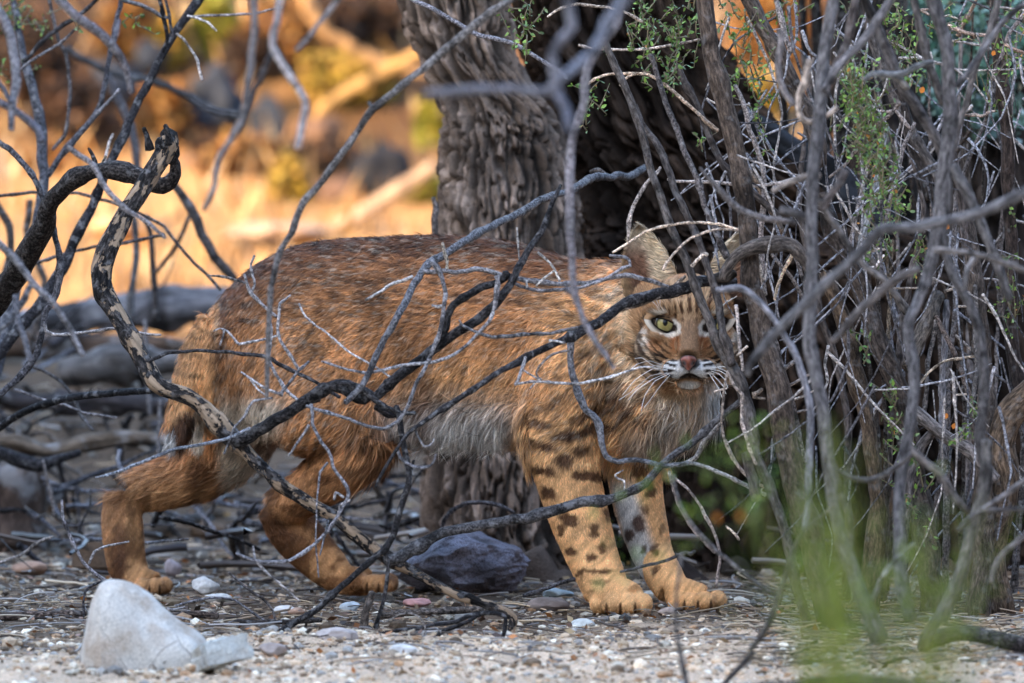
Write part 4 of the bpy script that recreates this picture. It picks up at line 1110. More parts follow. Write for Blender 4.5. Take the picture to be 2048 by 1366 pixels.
# ---- ears
def ear(side, bx0, bx1, by, tx, ty, label):
    """cupped ear: base from bx0 to bx1 at row by, tip at tx, ty; the hollow faces the camera"""
    nu, nvv = 22, 26; d0 = 9.87
    U, Vv = np.meshgrid(np.linspace(-1, 1, nu), np.linspace(0, 1, nvv))
    cx = (bx0+bx1)/2; hw = (bx1-bx0)/2
    wv = hw*np.clip(1-Vv**1.7, 0, 1)**0.66*(1+0.10*np.sin(Vv*np.pi))
    mx = cx+(tx-cx)*Vv**1.0; px = mx+U*wv; py = by+(ty-by)*Vv-U*side*0-8*(1-U**2)*(1-Vv)*0
    depth = d0+0.026*(1-U**2)*(1-0.55*Vv)+0.012*Vv
    Pn = PA(px.ravel(), py.ravel(), depth.ravel())
    back = Pn+np.array([0, 0.0035, 0.0005])
    i = (np.arange(nvv-1)[:, None]*nu+np.arange(nu-1)[None]).ravel()
    Q = np.stack([i, i+1, i+nu+1, i+nu], 1); o_ = nu*nvv
    rim = np.concatenate([np.arange(nvv)*nu, (nvv-1)*nu+np.arange(1, nu), (np.arange(nvv)*nu+nu-1)[::-1]])
    RQ = np.stack([rim[:-1], rim[1:], rim[1:]+o_, rim[:-1]+o_], 1)
    VE = np.vstack([Pn, back]); Tq = np.vstack([Q, (Q+o_)[:, ::-1], RQ])
    TE = np.vstack([Tq[:, [0, 1, 2]], Tq[:, [0, 2, 3]]])
    N1 = vnormals(VE, TE)
    if N1[:o_, 1].mean() > 0: Tq = Tq[:, ::-1]; TE = TE[:, ::-1]; N1 = -N1
    uu = np.concatenate([U.ravel(), U.ravel()]); v2 = np.concatenate([Vv.ravel(), Vv.ravel()]); inner = np.arange(len(VE)) < o_
    def cE(x, y, front):
        w = np.clip((x-(cx+(tx-cx)*np.clip((y-by)/(ty-by), 0, 1)))/hw, -1.2, 1.2)*side; vv = np.clip((y-by)/(ty-by), 0, 1)
        c = np.tile(np.array([0.74, 0.60, 0.42]), (len(x), 1))
        m = (sst(0.25, -0.15, w)*sst(0.95, 0.5, vv))[:, None]*0.92; c = c*(1-m)+np.array([0.20, 0.085, 0.05])*m; m = (sst(0.3, 0.0, vv)*sst(0.4, 0.0, w))[:, None]*0.85; c = c*(1-m)+np.array([0.05, 0.03, 0.02])*m
        m = (sst(0.55, 0.9, np.abs(w)))[:, None]*0.8; c = c*(1-m)+np.array([0.42, 0.26, 0.13])*m
        m = (sst(0.86, 0.98, vv))[:, None]*0.5; c = c*(1-m)+np.array([0.10, 0.07, 0.05])*m
        st = streak(x, y, 20*side, 2.2, 95)[:, None]; c = c*np.clip(-0.2+2.4*st, 0.25, 1.5)
        return c
    e = link('ear', mkmesh('cat_ear', VE, [Tq], cE(*inv(VE)[:2], inner)*0.8), M_SKIN, cat)
    if label: e['label'] = label
    def fl(x, y, d, n):
        w = np.clip((x-cx)/hw, -1, 1)*side
        return -side*(0.9*np.ones(n)), 0.45-0.5*w
    def ln(x, y, d):
        return np.interp((x-cx)*side/hw, [-1, 0, 1], [0.006, 0.012, 0.020])
    f = fur('ear_fur', VE, TE, N1, lambda p, n: cE(*inv(p)[:2], None), 5200, lambda c, n: np.ones(len(c)), e, 30+int(side), ln, wid=0.0008, lift=0.16, flowf=fl, spread=0.14)
ear(1, 1250, 1364, 594, 1280, 449, None)
ear(-1, 1400, 1512, 594, 1484, 462, None)

# ---- eyes, nose, whiskers
M_EYE, nt, b = nodes('eye')
nt.links.new(attr(nt).outputs['Color'], b.inputs['Base Color']); b.inputs['Roughness'].default_value = 0.35
b.inputs['Coat Weight'].default_value = 0.35; b.inputs['Specular IOR Level'].default_value = 0.1; b.inputs['Coat Roughness'].default_value = 0.02
def eye(px, py, d, rpx):
    R = rpx/F0*d; c = np.array(P(px, py, d)); n1, n2 = 40, 60
    a = np.linspace(0, np.pi, n1); t = np.linspace(0, 2*np.pi, n2, endpoint=False)
    A, Th = np.meshgrid(a, t, indexing='ij')
    look = np.array([0.0, -1, 0.02]); ux = np.array([1, 0, 0]); uz = np.array([0, 0, 1.0])
    Vq = (c+R*(np.cos(A)[..., None]*look+np.sin(A)[..., None]*(np.cos(Th)[..., None]*ux+np.sin(Th)[..., None]*uz))).reshape(-1, 3)
    rr = np.sin(A).ravel()*np.where(np.cos(A).ravel() > 0, 1, 9); th = Th.ravel()
    irx = np.array([0.33, 0.30, 0.12]); ir2 = np.array([0.25, 0.17, 0.04])
    fib = vn(np.stack([np.cos(th)*9, np.sin(th)*9, rr*2], 1), 7)
    C = irx*(0.7+0.5*fib)[:, None]; m = sst(0.30, 0.5, rr)[:, None]*0.0+sst(0.62, 0.4, rr)[:, None]*0.45; C = C*(1-m)+ir2*m
    m = sst(0.68, 0.80, rr)[:, None]; C = C*(1-m)+np.array([0.05, 0.04, 0.02])*m
    C = C*(1-0.6*sst(0.12, 0.5, rr*np.sin(th)))[:, None]  # upper iris darkened in colour as the shadow of the lid
    pr = np.hypot(rr*np.cos(th)/0.25, (rr*np.sin(th)-0.14)/0.34); m = sst(1.1, 0.9, pr)[:, None]*(rr < 1)[:, None]; C = C*(1-m)+0.004*m
    i = np.arange(n1-1)[:, None]*n2; j = np.arange(n2)[None]; j2 = (j+1) % n2
    Q = np.stack([i+j, i+j2, i+n2+j2, i+n2+j], -1).reshape(-1, 4)
    e = link('eye', mkmesh('cat_eye', Vq, [Q], C), M_EYE, cat)
    # lids: an almond opening with a black rim, running back into the fur
    s = 1 if px < 1379 else -1; nq = 48; q = np.linspace(0, 2*np.pi, nq, endpoint=False); rows = []; cols = []
    for f, dz, cc in ((1.0, 0.0, 0), (1.06, -0.0007, 0), (1.20, -0.0009, 0), (1.42, -0.0006, 1), (1.85, 0.0005, 2), (2.3, 0.004, 2)):
        cz = np.sin(q); cx_ = np.cos(q)
        X_ = cx_*24.5*(1+(f-1)*0.55); Y_ = -cz*np.where(cz > 0, 9.6, 12.2)*(np.abs(cz)**0.1+1e-6)*f+s*cx_*8.5*(1+(f-1)*0.4)+1.5
        rho = np.minimum(np.hypot(X_, Y_)/rpx, 1.0)
        dd = d-R*np.sqrt(np.clip(1-rho**2*0.93, 0, 1))-0.0006+dz
        rows.append(PA(px+X_, py+Y_, dd))
        up = (cz > 0)[:, None]
        c2 = np.where(up, np.array([0.36, 0.22, 0.12]), np.array([0.70, 0.64, 0.55]))
        cols.append(np.tile([0.012, 0.008, 0.007], (nq, 1)) if cc == 0 else (c2*0.35 if cc == 1 else c2))
    VV = np.concatenate(rows); i = np.arange(5)[:, None]*nq; j = np.arange(nq)[None]; j2 = (j+1) % nq
    QQ = np.stack([i+j, i+nq+j, i+nq+j2, i+j2], -1).reshape(-1, 4)
    link('eyelid', mkmesh('cat_eyelid', VV, [QQ], np.concatenate(cols)), M_SKIN, e)
eye(1330, 648, 9.7945, 20.5)
eye(1429, 648, 9.7945, 20.5)

M_NOSE, nt, b = nodes('nose_skin')
cn = attr(nt).outputs['Color']; nt.links.new(cn, b.inputs['Base Color']); b.inputs['Roughness'].default_value = 0.42
g_ = nt.nodes.new('ShaderNodeNewGeometry'); f_ = noise(nt, g_.outputs['Position'], 1500, 3); bump(nt, b, f_.outputs[0], 0.0004, 0.6)
mb = MB(); nu, nv2 = 34, 22
U, Vv = np.meshgrid(np.linspace(-1, 1, nu), np.linspace(0, 1, nv2))
hw = 17.5*np.interp(Vv, [0, 0.25, 0.55, 0.8, 1.0], [0.72, 1.0, 0.78, 0.36, 0.14])
px = 1377+U*hw; py = 713+Vv*28-2.5*(1-U**2)*(1-Vv)
nostr = np.exp(-(((np.abs(U)-0.62)/0.24)**2+((Vv-0.50)/0.15)**2))
dep = 9.7285-0.010*(1-U**2)*np.sin(np.clip(Vv*1.1+0.12, 0, 1)*np.pi)**0.6+0.010*np.abs(U)**2+0.0065*nostr
Vn_ = PA(px.ravel(), py.ravel(), dep.ravel())
i = (np.arange(nv2-1)[:, None]*nu+np.arange(nu-1)[None]).ravel(); Q = np.stack([i, i+1, i+nu+1, i+nu], 1)
Cn = np.tile([0.27, 0.085, 0.055], (len(Vn_), 1))*(0.75+0.5*fbm(Vn_*500, 3, 2))[:, None]
m = np.clip(nostr.ravel()*1.4+sst(0.86, 0.98, np.abs(U).ravel())+sst(0.10, 0.0, Vv).ravel()+0.8*sst(0.05, 0.0, np.abs(U).ravel())*sst(0.5, 0.7, Vv).ravel(), 0, 1)[:, None]
Cn = Cn*(1-m)+np.array([0.02, 0.012, 0.010])*m
bk_ = Vn_+[0, 0.014, 0]; no = len(Vn_)
rim = np.concatenate([np.arange(nu), np.arange(1, nv2)*nu+nu-1, ((nv2-1)*nu+np.arange(nu-1))[::-1], (np.arange(1, nv2-1)*nu)[::-1], [0]])
RQ = np.stack([rim[:-1], rim[1:], rim[1:]+no, rim[:-1]+no], 1)
link('nose', mkmesh('cat_nose', np.vstack([Vn_, bk_]), [np.vstack([Q, RQ])], np.vstack([Cn, Cn*0.2])), M_NOSE, cat)

M_WHISK = vcmat('whisker', 0.35, 0.5)
W_ = ['1338,735 1300,722 1275,728 1262,738', '1336,742 1305,738 1270,760 1245,790', '1334,745 1300,752 1268,780 1238,800', '1338,748 1310,762 1290,790 1282,822',
      '1335,740 1310,736 1286,735 1262,737', '1340,750 1322,770 1300,800 1288,815', '1336,746 1306,758 1276,778 1256,800', '1335,737 1305,730 1285,716 1270,717',
      '1420,735 1440,737 1455,744 1462,750', '1422,742 1438,748 1450,760 1456,776', '1420,745 1434,758 1446,772 1452,788', '1420,739 1440,742 1456,752 1463,766', '1418,747 1428,762 1438,778 1444,795', '1421,737 1445,733 1470,740 1484,752']
for k, s in enumerate(W_):
    a = np.array([list(map(float, q.split(','))) for q in s.split()])
    dd = np.linspace(9.742, 9.72, len(a)); r = np.linspace(0.00024, 0.00007, len(a))
    wh = MB(); tube(wh, np.column_stack([PA(a[:, 0], a[:, 1], dd), r]), (0.85, 0.83, 0.80), 5, step=0.003, wob=0, knot=0, rough=0); wh.build('whisker', M_WHISK, cat)
for s, px in ((-1, 1322), (1, 1436)):
    for k in range(3):
        a = np.array([(px, 628), (px+s*8+k*3, 612-k*2), (px+s*20+k*9, 600-k*4)])
        wh = MB(); tube(wh, np.column_stack([PA(a[:, 0], a[:, 1], [9.79, 9.77, 9.765]), [0.0003, 0.0002, 0.0001]]), (0.8, 0.78, 0.74), 5, step=0.003, wob=0, knot=0, rough=0); wh.build('whisker', M_WHISK, cat)
# ---------------------------------------------------------------- branches and shrubs
GRY = (0.17, 0.155, 0.15); PAL = (0.42, 0.37, 0.33); DRK = (0.055, 0.048, 0.045); BLU = (0.20, 0.20, 0.21); BRO = (0.135, 0.105, 0.085); TANC = (0.34, 0.25, 0.16); MID = (0.12, 0.11, 0.115)
def piece(name, s, d, col, mat, parent=None, org=None, ns=9, extend=True, **k):
    mb = MB(); p = pth(s, d, extend, 0.92 if mat is M_PEEL else 0.84)
    if org is None: org = p[0, :3].copy()
    tube(mb, p, col, ns, **k)
    mb.V = [v-org for v in mb.V]
    o = mb.build(name, mat, parent)
    if parent is None: o.location = org
    return o, org
def warm(c):
    c = np.array(c, float); m = c.mean(); c = (c*0.7+m*0.3)*np.array([1.0, 0.985, 0.99]); return c*0.118/m*(m/0.15)**1.6
def branch(label, d, s, col=GRY, mat=None, kids=(), name='branch', cat='branch', group=None, ns=10, **k):
    mat = mat or M_TWIG; soft = 'blur' in label or 'out of focus' in label
    if soft: k.setdefault('knot', 0.1); k.setdefault('wob', 0.2)
    col = warm(col)*(np.array([0.95, 0.88, 0.78]) if soft else 1)
    o, org = piece(name, s, d, col, mat, ns=ns, **k)
    tag(o, label, cat, group)
    for q in kids:
        nm = q[3] if len(q) > 3 else 'twig'
        cc = np.array(q[2] if len(q) > 2 else col); big = nm in ('limb', 'knob', 'fork', 'shoot', 'root')
        c, _ = piece(nm, q[1], q[0], warm(cc), M_TWIG if nm == 'twig' else (M_DARK if mat is M_PEEL else mat), o, org, 12 if big else 7, knot=0.15 if soft else 0.3)
    return o, org

# --- the big peeling branch that runs down across the hind quarters
o, org = branch('large half peeled dead branch running from upper left down across the hind leg', (9.75, 9.70, 9.62, 9.55, 9.55, 9.5),
 '326,262,10 336,272,19 333,290,24 327,308,19 314,330,18 301,349,19 284,376,20 267,403,21 252,427,22 239,451,23 226,476,23 213,505,24 203,535,24 202,563,23 208,585,24 219,602,22 231,625,19 246,650,20 258,675,18 270,698,18 281,720,19 294,744,20 308,764,20 325,777,19 348,784,18 372,790,19 392,802,19 410,818,19 428,838,19 444,857,18 464,878,17 489,903,15 510,922,15 533,943,14 553,962,14 574,979,15 595,992,15 615,1005,15 640,1018,14 666,1033,14 700,1064,15 734,1090,15 760,1106,14 785,1121,15 815,1138,13 847,1155,11 905,1186,10 940,1198,10 967,1207,10 1008,1224,12 1026,1236,10 1022,1260,8 1018,1284,7',
 (0.075, 0.062, 0.055), M_PEEL, ns=22, step=0.004, wob=0.10, knot=0.22, rough=0.30, kids=[
 (9.73, '300,300,9 298,284,8 292,268,6 287,256,5', (0.06, 0.05, 0.045), 'stub'),
 (9.72, '338,290,8 336,272,8 333,258,7 330,250,6', (0.06, 0.05, 0.045), 'stub'),
 (9.75, '322,280,20 345,290,18 350,310,14 340,325,10', (0.05, 0.042, 0.04), 'knob'),
 ((9.56, 9.5, 9.5, 9.48, 9.55), '470,882,14 495,874,15 523,860,15 560,836,14 601,801,14 649,780,13 697,768,13 744,790,12 768,775,13 802,751,13 837,727,12 864,699,12 891,682,12 939,652,12 984,617,12 1002,597,11 1014,580,10 1028,552,9 1042,525,9 1056,500,8 1072,478,8 1090,446,7 1103,408,5 1122,370,4', (0.07, 0.062, 0.062), 'limb'),
 (9.5, '744,788,10 728,800,13 705,796,12 688,780,10 668,776,7', (0.06, 0.055, 0.052), 'knob'),
 (9.49, '880,676,10 891,655,10 893,634,9 905,612,9 939,588,10 965,574,10 990,567,9 1008,556,9 1014,545,10', (0.06, 0.055, 0.055), 'limb'),
 (9.50, '751,812,9 779,829,9 800,828,7', (0.07, 0.06, 0.06), 'limb'),
 (9.62, '297,723,4 335,706,4 393,701,4 430,704,4 461,705,4 495,709,5 530,713,5 581,740,5 632,764,4 680,795,4', (0.10, 0.09, 0.09)),
 (9.48, '720,776,6 751,800,7 790,822,6 830,826,5', (0.10, 0.09, 0.09)),
 (9.52, '612,812,4 574,783,4 554,751,4 537,717,4 541,690,4 543,662,4 541,640,3', (0.33, 0.31, 0.31)),
 (9.52, '601,812,4 640,800,4', GRY),
 (9.51, '599,742,4 581,713,4 560,679,4 555,655,4 557,638,4 560,607,3.5 572,598,3 581,590,2.5', (0.30, 0.27, 0.26)),
 (9.51, '554,634,3.5 526,611,3.5 502,587,4 494,570,4 489,549,3', (0.32, 0.29, 0.28)),
 (9.51, '500,590,3 509,570,3 505,550,3 502,530,3 509,511,3', (0.30, 0.27, 0.26)),
 (9.51, '489,566,3 461,556,3 440,552,2.5 413,551,2', (0.22, 0.19, 0.17)),
 (9.52, '554,672,3 513,682,3 478,689,3.5 466,675,3 454,662,2.5 440,657,2 427,662,2', (0.34, 0.31, 0.30)),
 (9.5, '560,790,4 578,768,4 595,744,3.5 618,723,3', (0.25, 0.23, 0.24)),
 (9.5, '566,790,4 533,778,3.5 506,761,3 482,744,2.5', (0.38, 0.35, 0.34)),
 (9.5, '500,758,2.5 515,778,2.5 530,790,2', (0.40, 0.37, 0.36)),
 (9.5, '545,796,3 506,803,3 489,833,3 468,857,3 458,882,2.5 448,908,2.5', (0.30, 0.28, 0.28)),
 (9.52, '448,660,2.5 447,668,2 440,690,2', (0.30, 0.27, 0.26)),
 ((9.62, 9.5), '660,1030,3 640,1110,2', (0.2, 0.18, 0.17))])

# --- branch cutting down over the shoulder and flank
branch('slender gray branch dipping from the dark trunk across the flank to the dark limb', (10.4, 9.9, 9.6, 9.46, 9.44),
 '1290,335,8 1277,342,9 1260,352,9 1243,352,9 1220,352,9 1199,352,9 1180,360,9 1161,372,9 1130,384,8 1103,393,9 1059,413,9 1018,437,9 970,459,9 945,475,9 919,488,9 888,511,10 857,525,10 845,540,9 837,556,9 824,578,9 813,600,9 796,634,9 782,660,9 768,682,8 754,712,8 741,744,8 722,772,8 700,797,8 690,806,7',
 (0.17, 0.165, 0.175), kids=[
 (9.44, '862,524,6 872,532,6 885,556,5.5 890,587,5.5 887,615,5 885,641,5.5 880,662,5 874,679,5.5 860,710,5 850,734,5 838,757,5 830,775,5 822,795,5 816,812,4.5 806,830,4.5 796,843,4.5 780,853,4.5 768,857,4.5 750,856,4 734,853,4 715,847,4 700,840,4 677,832,4 656,826,4 612,812,4', (0.24, 0.23, 0.24)),
 (9.46, '826,553,4 804,562,4 782,570,4 760,585,3.5 731,600,3', (0.5, 0.45, 0.41)),
 (9.44, '884,486,2.5 889,510,2.5 896,538,2', (0.42, 0.33, 0.22)),
 (9.46, '990,620,3.5 996,590,3.5 999,570,3.5 992,552,4', (0.25, 0.23, 0.24)),
 (9.44, '888,612,5 875,614,4 864,611,3', (0.34, 0.30, 0.27)),
 (10.2, '1210,352,8 1195,340,6 1180,344,4', BRO),
 (9.9, '1161,372,5 1150,385,5 1138,398,4', MID)])
branch('wavy pale twig lying along the back toward the ear', (9.5, 9.5, 9.55),
 '846,543,4 868,543,5 891,541,5.5 915,544,5.5 936,541,6 950,537,6 963,539,6 994,548,6 1018,554,6 1042,558,6 1086,564,6 1127,568,5.5 1150,567,5.5 1178,566,5.5 1206,561,5.5 1233,553,5.5 1248,550,6 1264,552,6 1298,562,5.5 1336,573,5',
 (0.24, 0.22, 0.22), kids=[
 (9.5, '1014,556,4 1042,573,4 1066,579,4.5 1090,581,4.5 1127,579,4.5 1152,577,4.5 1172,572,4 1206,560,4 1222,552,4.5 1233,545,4.5 1245,536,4.5 1260,532,4 1258,520,3.5 1250,514,3.5 1235,513,3.5 1219,511,3', (0.26, 0.24, 0.25)),
 (9.49, '1120,562,3 1112,545,3 1100,527,3 1076,505,2.5', (0.5, 0.45, 0.38)),
 (9.49, '1109,541,2.5 1090,555,2.5 1072,572,2', (0.45, 0.40, 0.34)),
 (9.49, '1054,575,3 1053,560,2.5', (0.4, 0.36, 0.33)),
 (9.5, '1039,522,2 1036,485,2.5 1034,455,2', (0.3, 0.27, 0.24)),
 (9.5, '891,541,3 896,520,2.5 885,485,2.5', (0.40, 0.33, 0.24))])
branch('thin wavy twig across the ribs ending at the shoulder', 9.47,
 '919,648,3 940,658,3.5 956,665,4 975,672,4.5 990,674,4.5 1015,672,4.5 1042,669,4.5 1075,668,4.5 1103,667,4 1130,659,4 1155,655,3.5', (0.18, 0.17, 0.17), kids=[
 (9.47, '938,657,3 925,650,2.5 918,640,2', (0.3, 0.27, 0.25))])

# --- long branch from the stems over the forehead, down to the belly
branch('long dark branch from over the forehead down left across shoulder and belly', (9.66, 9.60, 9.52, 9.45, 9.42, 9.40),
 '1470,566,12 1440,562,13 1400,563,14 1370,576,15 1350,582,16 1332,585,15 1306,588,14 1281,595,14 1262,602,13 1247,609,12 1230,622,12 1213,635,12 1196,646,12 1178,655,12 1160,663,13 1144,673,12 1127,681,9 1110,687,8 1090,697,8 1069,707,8 1055,714,9 1042,722,8 1020,732,7 1001,741,7 980,755,7 960,769,7 940,783,7 919,796,7 900,808,7 881,820,7 864,832,6 847,843,6 830,856,5 816,867,5 799,891,4 782,917,4.5 768,940,4.5 758,958,4.5 751,974,4',
 (0.075, 0.068, 0.070), M_TWIG, ns=14, wob=0.15, knot=0.30, rough=0.22, kids=[
 (9.56, '1141,676,9 1141,700,8 1141,717,8 1142,732,8 1144,747,8 1149,763,8 1155,778,8 1163,800,8 1172,819,8 1184,829,8 1192,840,8 1199,855,8 1203,870,8 1206,886,8 1209,901,7 1215,912,7 1225,918,7 1240,922,6 1256,920,6 1274,920,6 1300,926,6 1332,933,6 1355,930,6 1377,926,6', (0.20, 0.20, 0.22), 'limb'),
 (9.56, '1372,926,5 1390,927,5 1410,933,5 1430,941,5 1451,950,5 1468,958,5 1485,967,5 1507,978,5 1532,990,5', (0.34, 0.31, 0.30)),
 (9.45, '1051,714,4 1049,722,4 1044,735,4 1040,748,4.5 1036,760,4 1030,770,3', (0.26, 0.25, 0.26)),
 (9.45, '1032,768,3.5 1060,764,3 1093,763,3 1118,766,3.5 1141,768,3.5 1165,766,3 1185,763,3 1205,758,3 1226,752,3 1255,743,2.5 1281,735,2.5 1308,734,2', (0.42, 0.39, 0.37)),
 (9.48, '1138,701,3 1120,704,3 1103,710,3 1090,720,3 1079,732,3 1072,745,2.5 1076,754,2.5 1083,760,2', (0.28, 0.24, 0.21)),
 (9.45, '1046,740,2.5 1062,750,2.5 1076,758,2', (0.42, 0.38, 0.35)),
 (9.45, '1083,757,2 1070,765,2 1060,778,2', (0.3, 0.27, 0.25)),
 (9.45, '1098,681,3 1112,682,2.5 1130,686,2.5', (0.38, 0.35, 0.33)),
 (9.60, '1240,622,3 1260,615,4 1290,606,4 1320,594,3', (0.30, 0.23, 0.17)),
 (9.62, '1350,572,5 1360,562,4 1371,552,3', (0.30, 0.23, 0.17), 'stub'),
 (9.42, '795,900,4 800,915,3.5 812,925,3.5 830,934,3.5 845,936,3.5 860,932,3 868,922,2.5 872,908,2', (0.24, 0.23, 0.25)),
 (9.42, '830,858,3 835,872,3 843,885,3 847,893,3 858,892,2.5 866,884,2 868,878,2', (0.26, 0.24, 0.24))])
branch('long pale twig with bare tip slanting over the thigh', 9.5,
 '598,607,2.5 604,622,2.5 612,635,2.5 630,650,2.5 649,662,2.5 675,684,2.5 700,706,2.5 725,720,2.5 751,734,2.5 775,750,2.5 796,764,2.5', (0.45, 0.41, 0.38), name='twig', cat='twig')
branch('pale straight twig crossing to the dark limb from the thigh', 9.46,
 '643,723,2.5 670,731,3 700,741,3 734,746,3.5 765,740,4 802,731,4 835,727,4 871,723,4 895,716,4 919,703,4 940,683,4 960,662,4 975,645,4 984,628,4 989,605,4 991,580,4 997,552,4', (0.30, 0.28, 0.28), name='twig', cat='twig')
branch('hanging gray twig looping from knee to hock in a wide curve', 9.44,
 '622,808,4.5 625,830,4 625,850,4 634,868,4 643,884,4 655,900,4 663,917,4 666,933,4 680,952,4 694,974,4.5 698,988,4.5 694,1001,4 684,1018,4 673,1036,4 655,1062,4 632,1087,4 607,1106,4 581,1121,4 553,1124,4 526,1124,4 498,1117,4 472,1107,3', (0.26, 0.25, 0.27), name='twig', cat='twig', kids=[
 (9.44, '618,850,3 605,872,3 591,891,3 577,912,2.5', (0.34, 0.31, 0.30)),
 (9.44, '655,925,3 640,945,3 637,965,2.5 634,1000,2 632,1090,2 637,1155,2', (0.28, 0.27, 0.29)),
 (9.44, '688,995,3 672,985,3 668,1000,2.5', (0.4, 0.37, 0.35)),
 (9.44, '700,1000,3 680,1010,2.5 676,1030,2.5', (0.34, 0.3, 0.28)),
 (9.44, '506,1092,2 508,1108,3 511,1124,3', (0.3, 0.28, 0.28)),
 (9.44, '511,1120,3.5 530,1143,3.5 553,1162,3.5 575,1180,3 600,1203,2.5', (0.34, 0.3, 0.27))])
branch('blue gray twig reaching from the peeled branch toward the stretched hind leg', 9.5,
 '191,955,2 215,950,3 239,943,3.5 270,930,4 301,917,4 342,901,4 393,891,4 425,884,4 454,877,4 478,867,4 500,856,4', (0.22, 0.24, 0.28), name='twig', cat='twig')
branch('tiny twig with spread fingers pointing down at the wrist', 9.5, '1247,940,1 1230,950,2 1236,958,2.5 1248,962,2.5 1249,980,2', (0.42, 0.38, 0.35), name='twig', cat='twig')

# --- sticks low in front of and between the legs
branch('smooth gray branch sweeping from the peeled branch up past the foreleg to the stems', (9.5, 9.52, 9.58, 9.6),
 '770,1122,14 802,1118,14 822,1104,14 843,1090,13 866,1077,13 891,1066,13 925,1058,12 956,1053,12 990,1048,12 1025,1043,12 1060,1038,12 1093,1029,13 1128,1017,13 1161,1006,13 1185,1002,13 1206,1000,12 1228,995,11 1247,988,10 1268,978,10 1288,967,10 1302,955,9 1315,943,9 1328,931,9 1340,919,8 1356,908,8 1370,899,8 1399,877,8 1433,843,8 1461,819,7 1480,802,6', (0.13, 0.12, 0.12), M_TWIG, ns=14, kids=[
 (9.62, '1360,930,5 1389,917,6 1406,887,6 1420,872,6 1433,860,6 1447,833,5 1478,809,4', (0.34, 0.30, 0.26))])
branch('black knotty stick rising from the litter to the belly', 9.47,
 '529,1288,7 555,1270,8 581,1251,8 606,1236,8 632,1220,8 652,1203,8 670,1186,8 700,1158,8 717,1142,8 734,1128,8 750,1114,8 768,1101,9 778,1085,8 789,1066,8 795,1045,8 799,1025,8 806,1004,8 813,984,8 818,963,8 818,943,7 814,920,7 810,900,7 806,880,7 803,860,7 800,843,7 796,826,7 792,812,7', (0.07, 0.065, 0.068), ns=12, wob=0.35, knot=0.4, kids=[
 (9.47, '770,1105,5 777,1130,5 774,1152,5 772,1172,5 765,1210,5 756,1240,5 745,1272,5 738,1282,5', (0.09, 0.08, 0.08)),
 (9.47, '640,1216,4 652,1195,3.5 662,1182,3', (0.2, 0.17, 0.14)),
 (9.47, '815,960,4 822,940,4 828,920,3', DRK)])
branch('dark forked stick lying on the litter right of the broken stub', 9.35,
 '744,1270,4 770,1265,5 802,1261,5 835,1257,5 864,1251,5 893,1247,5 912,1243,5 939,1231,6 967,1227,6 994,1228,5 1012,1236,5 1010,1260,5 1003,1284,5', (0.07, 0.065, 0.07), kids=[
 (9.33, '854,1292,4 872,1276,5 891,1261,5 915,1251,5 939,1241,5 960,1229,5', (0.07, 0.065, 0.07)),
 (9.3, '770,1245,2 800,1228,2 820,1226,2 840,1235,2 850,1255,2 845,1290,2', (0.3, 0.26, 0.22))])
branch('short broken upright stub on a root left of the forked stick', 9.45, '718,1272,12 728,1248,10 732,1224,9 738,1204,9 744,1184,8', (0.16, 0.12, 0.09), M_DARK, name='broken_stub', cat='stub', ns=14, rough=0.4, kids=[
 (9.45, '700,1268,8 725,1266,16 760,1275,10 790,1288,6', (0.13, 0.1, 0.08), 'root')])
branch('leaning stick resting against the near forepaw', 9.9, '1046,1192,5 1070,1184,5 1093,1176,5 1120,1167,5 1150,1158,5', MID, name='stick', cat='stick')
branch('thin stick with a knobbly end crossing the far foreleg', 9.5, '1240,1144,3 1265,1138,3.5 1291,1131,4 1332,1121,4 1355,1112,4 1372,1105,5 1381,1108,5 1390,1102,4', MID, name='stick', cat='stick')
branch('curved gray root arching on the tree foot behind the purple boulder', 10.5, '880,1075,4 890,1040,5 905,1022,5 925,1010,5 946,1005,5 970,1004,5 990,1008,5 1010,1014,5 1028,1026,4', (0.2, 0.17, 0.16), name='root', cat='root')
branch('brown log end lying behind the whitish boulder', 9.72, '-30,1236,9 30,1232,10 68,1229,10 110,1230,10 171,1232,9 240,1236,9 342,1232,10 390,1230,9 436,1232,8', (0.16, 0.105, 0.075), M_DARK, name='fallen_stick', cat='stick', ns=12)
branch('dark curved stick on the litter in front of the hind paw', 9.62, '438,1263,5 458,1250,6 478,1244,6 510,1246,6 547,1243,6 590,1243,6 643,1240,5', (0.10, 0.08, 0.07), name='fallen_stick', cat='stick')
branch('long brown stick lying behind the dark forked stick', 9.75, '760,1232,7 820,1226,8 880,1222,8 930,1219,8 985,1220,6 1040,1238,4 1085,1258,3', (0.17, 0.13, 0.10), M_DARK, name='fallen_stick', cat='stick')
branch('bare twig standing before the log left of the whitish boulder', 9.7, '123,1000,3 125,1022,3.5 128,1043,4 137,1065,4 147,1088,4 157,1107,4 167,1125,4 191,1148,4 219,1166,4', (0.28, 0.25, 0.26), name='twig', cat='twig', kids=[
 (9.7, '178,1128,3 188,1104,3 202,1096,3 219,1090,3 240,1087,2.5 258,1083,2', (0.38, 0.34, 0.32)),
 (9.68, '205,1162,3 185,1170,3 171,1184,3 166,1205,3 168,1232,3', (0.12, 0.11, 0.12))])
branch('pale crooked stick on the ground at the left edge', 10.4, '-10,1128,4 20,1118,4 51,1104,4 66,1092,4 80,1082,4 106,1073,3', (0.32, 0.27, 0.23), name='fallen_stick', cat='stick')
branch('dark stick lying behind the hind paws, pointing right', 10.6, '318,1034,5 350,1040,5 376,1046,5 427,1063,5 478,1080,4 520,1100,4', (0.07, 0.06, 0.06), name='fallen_stick', cat='stick')
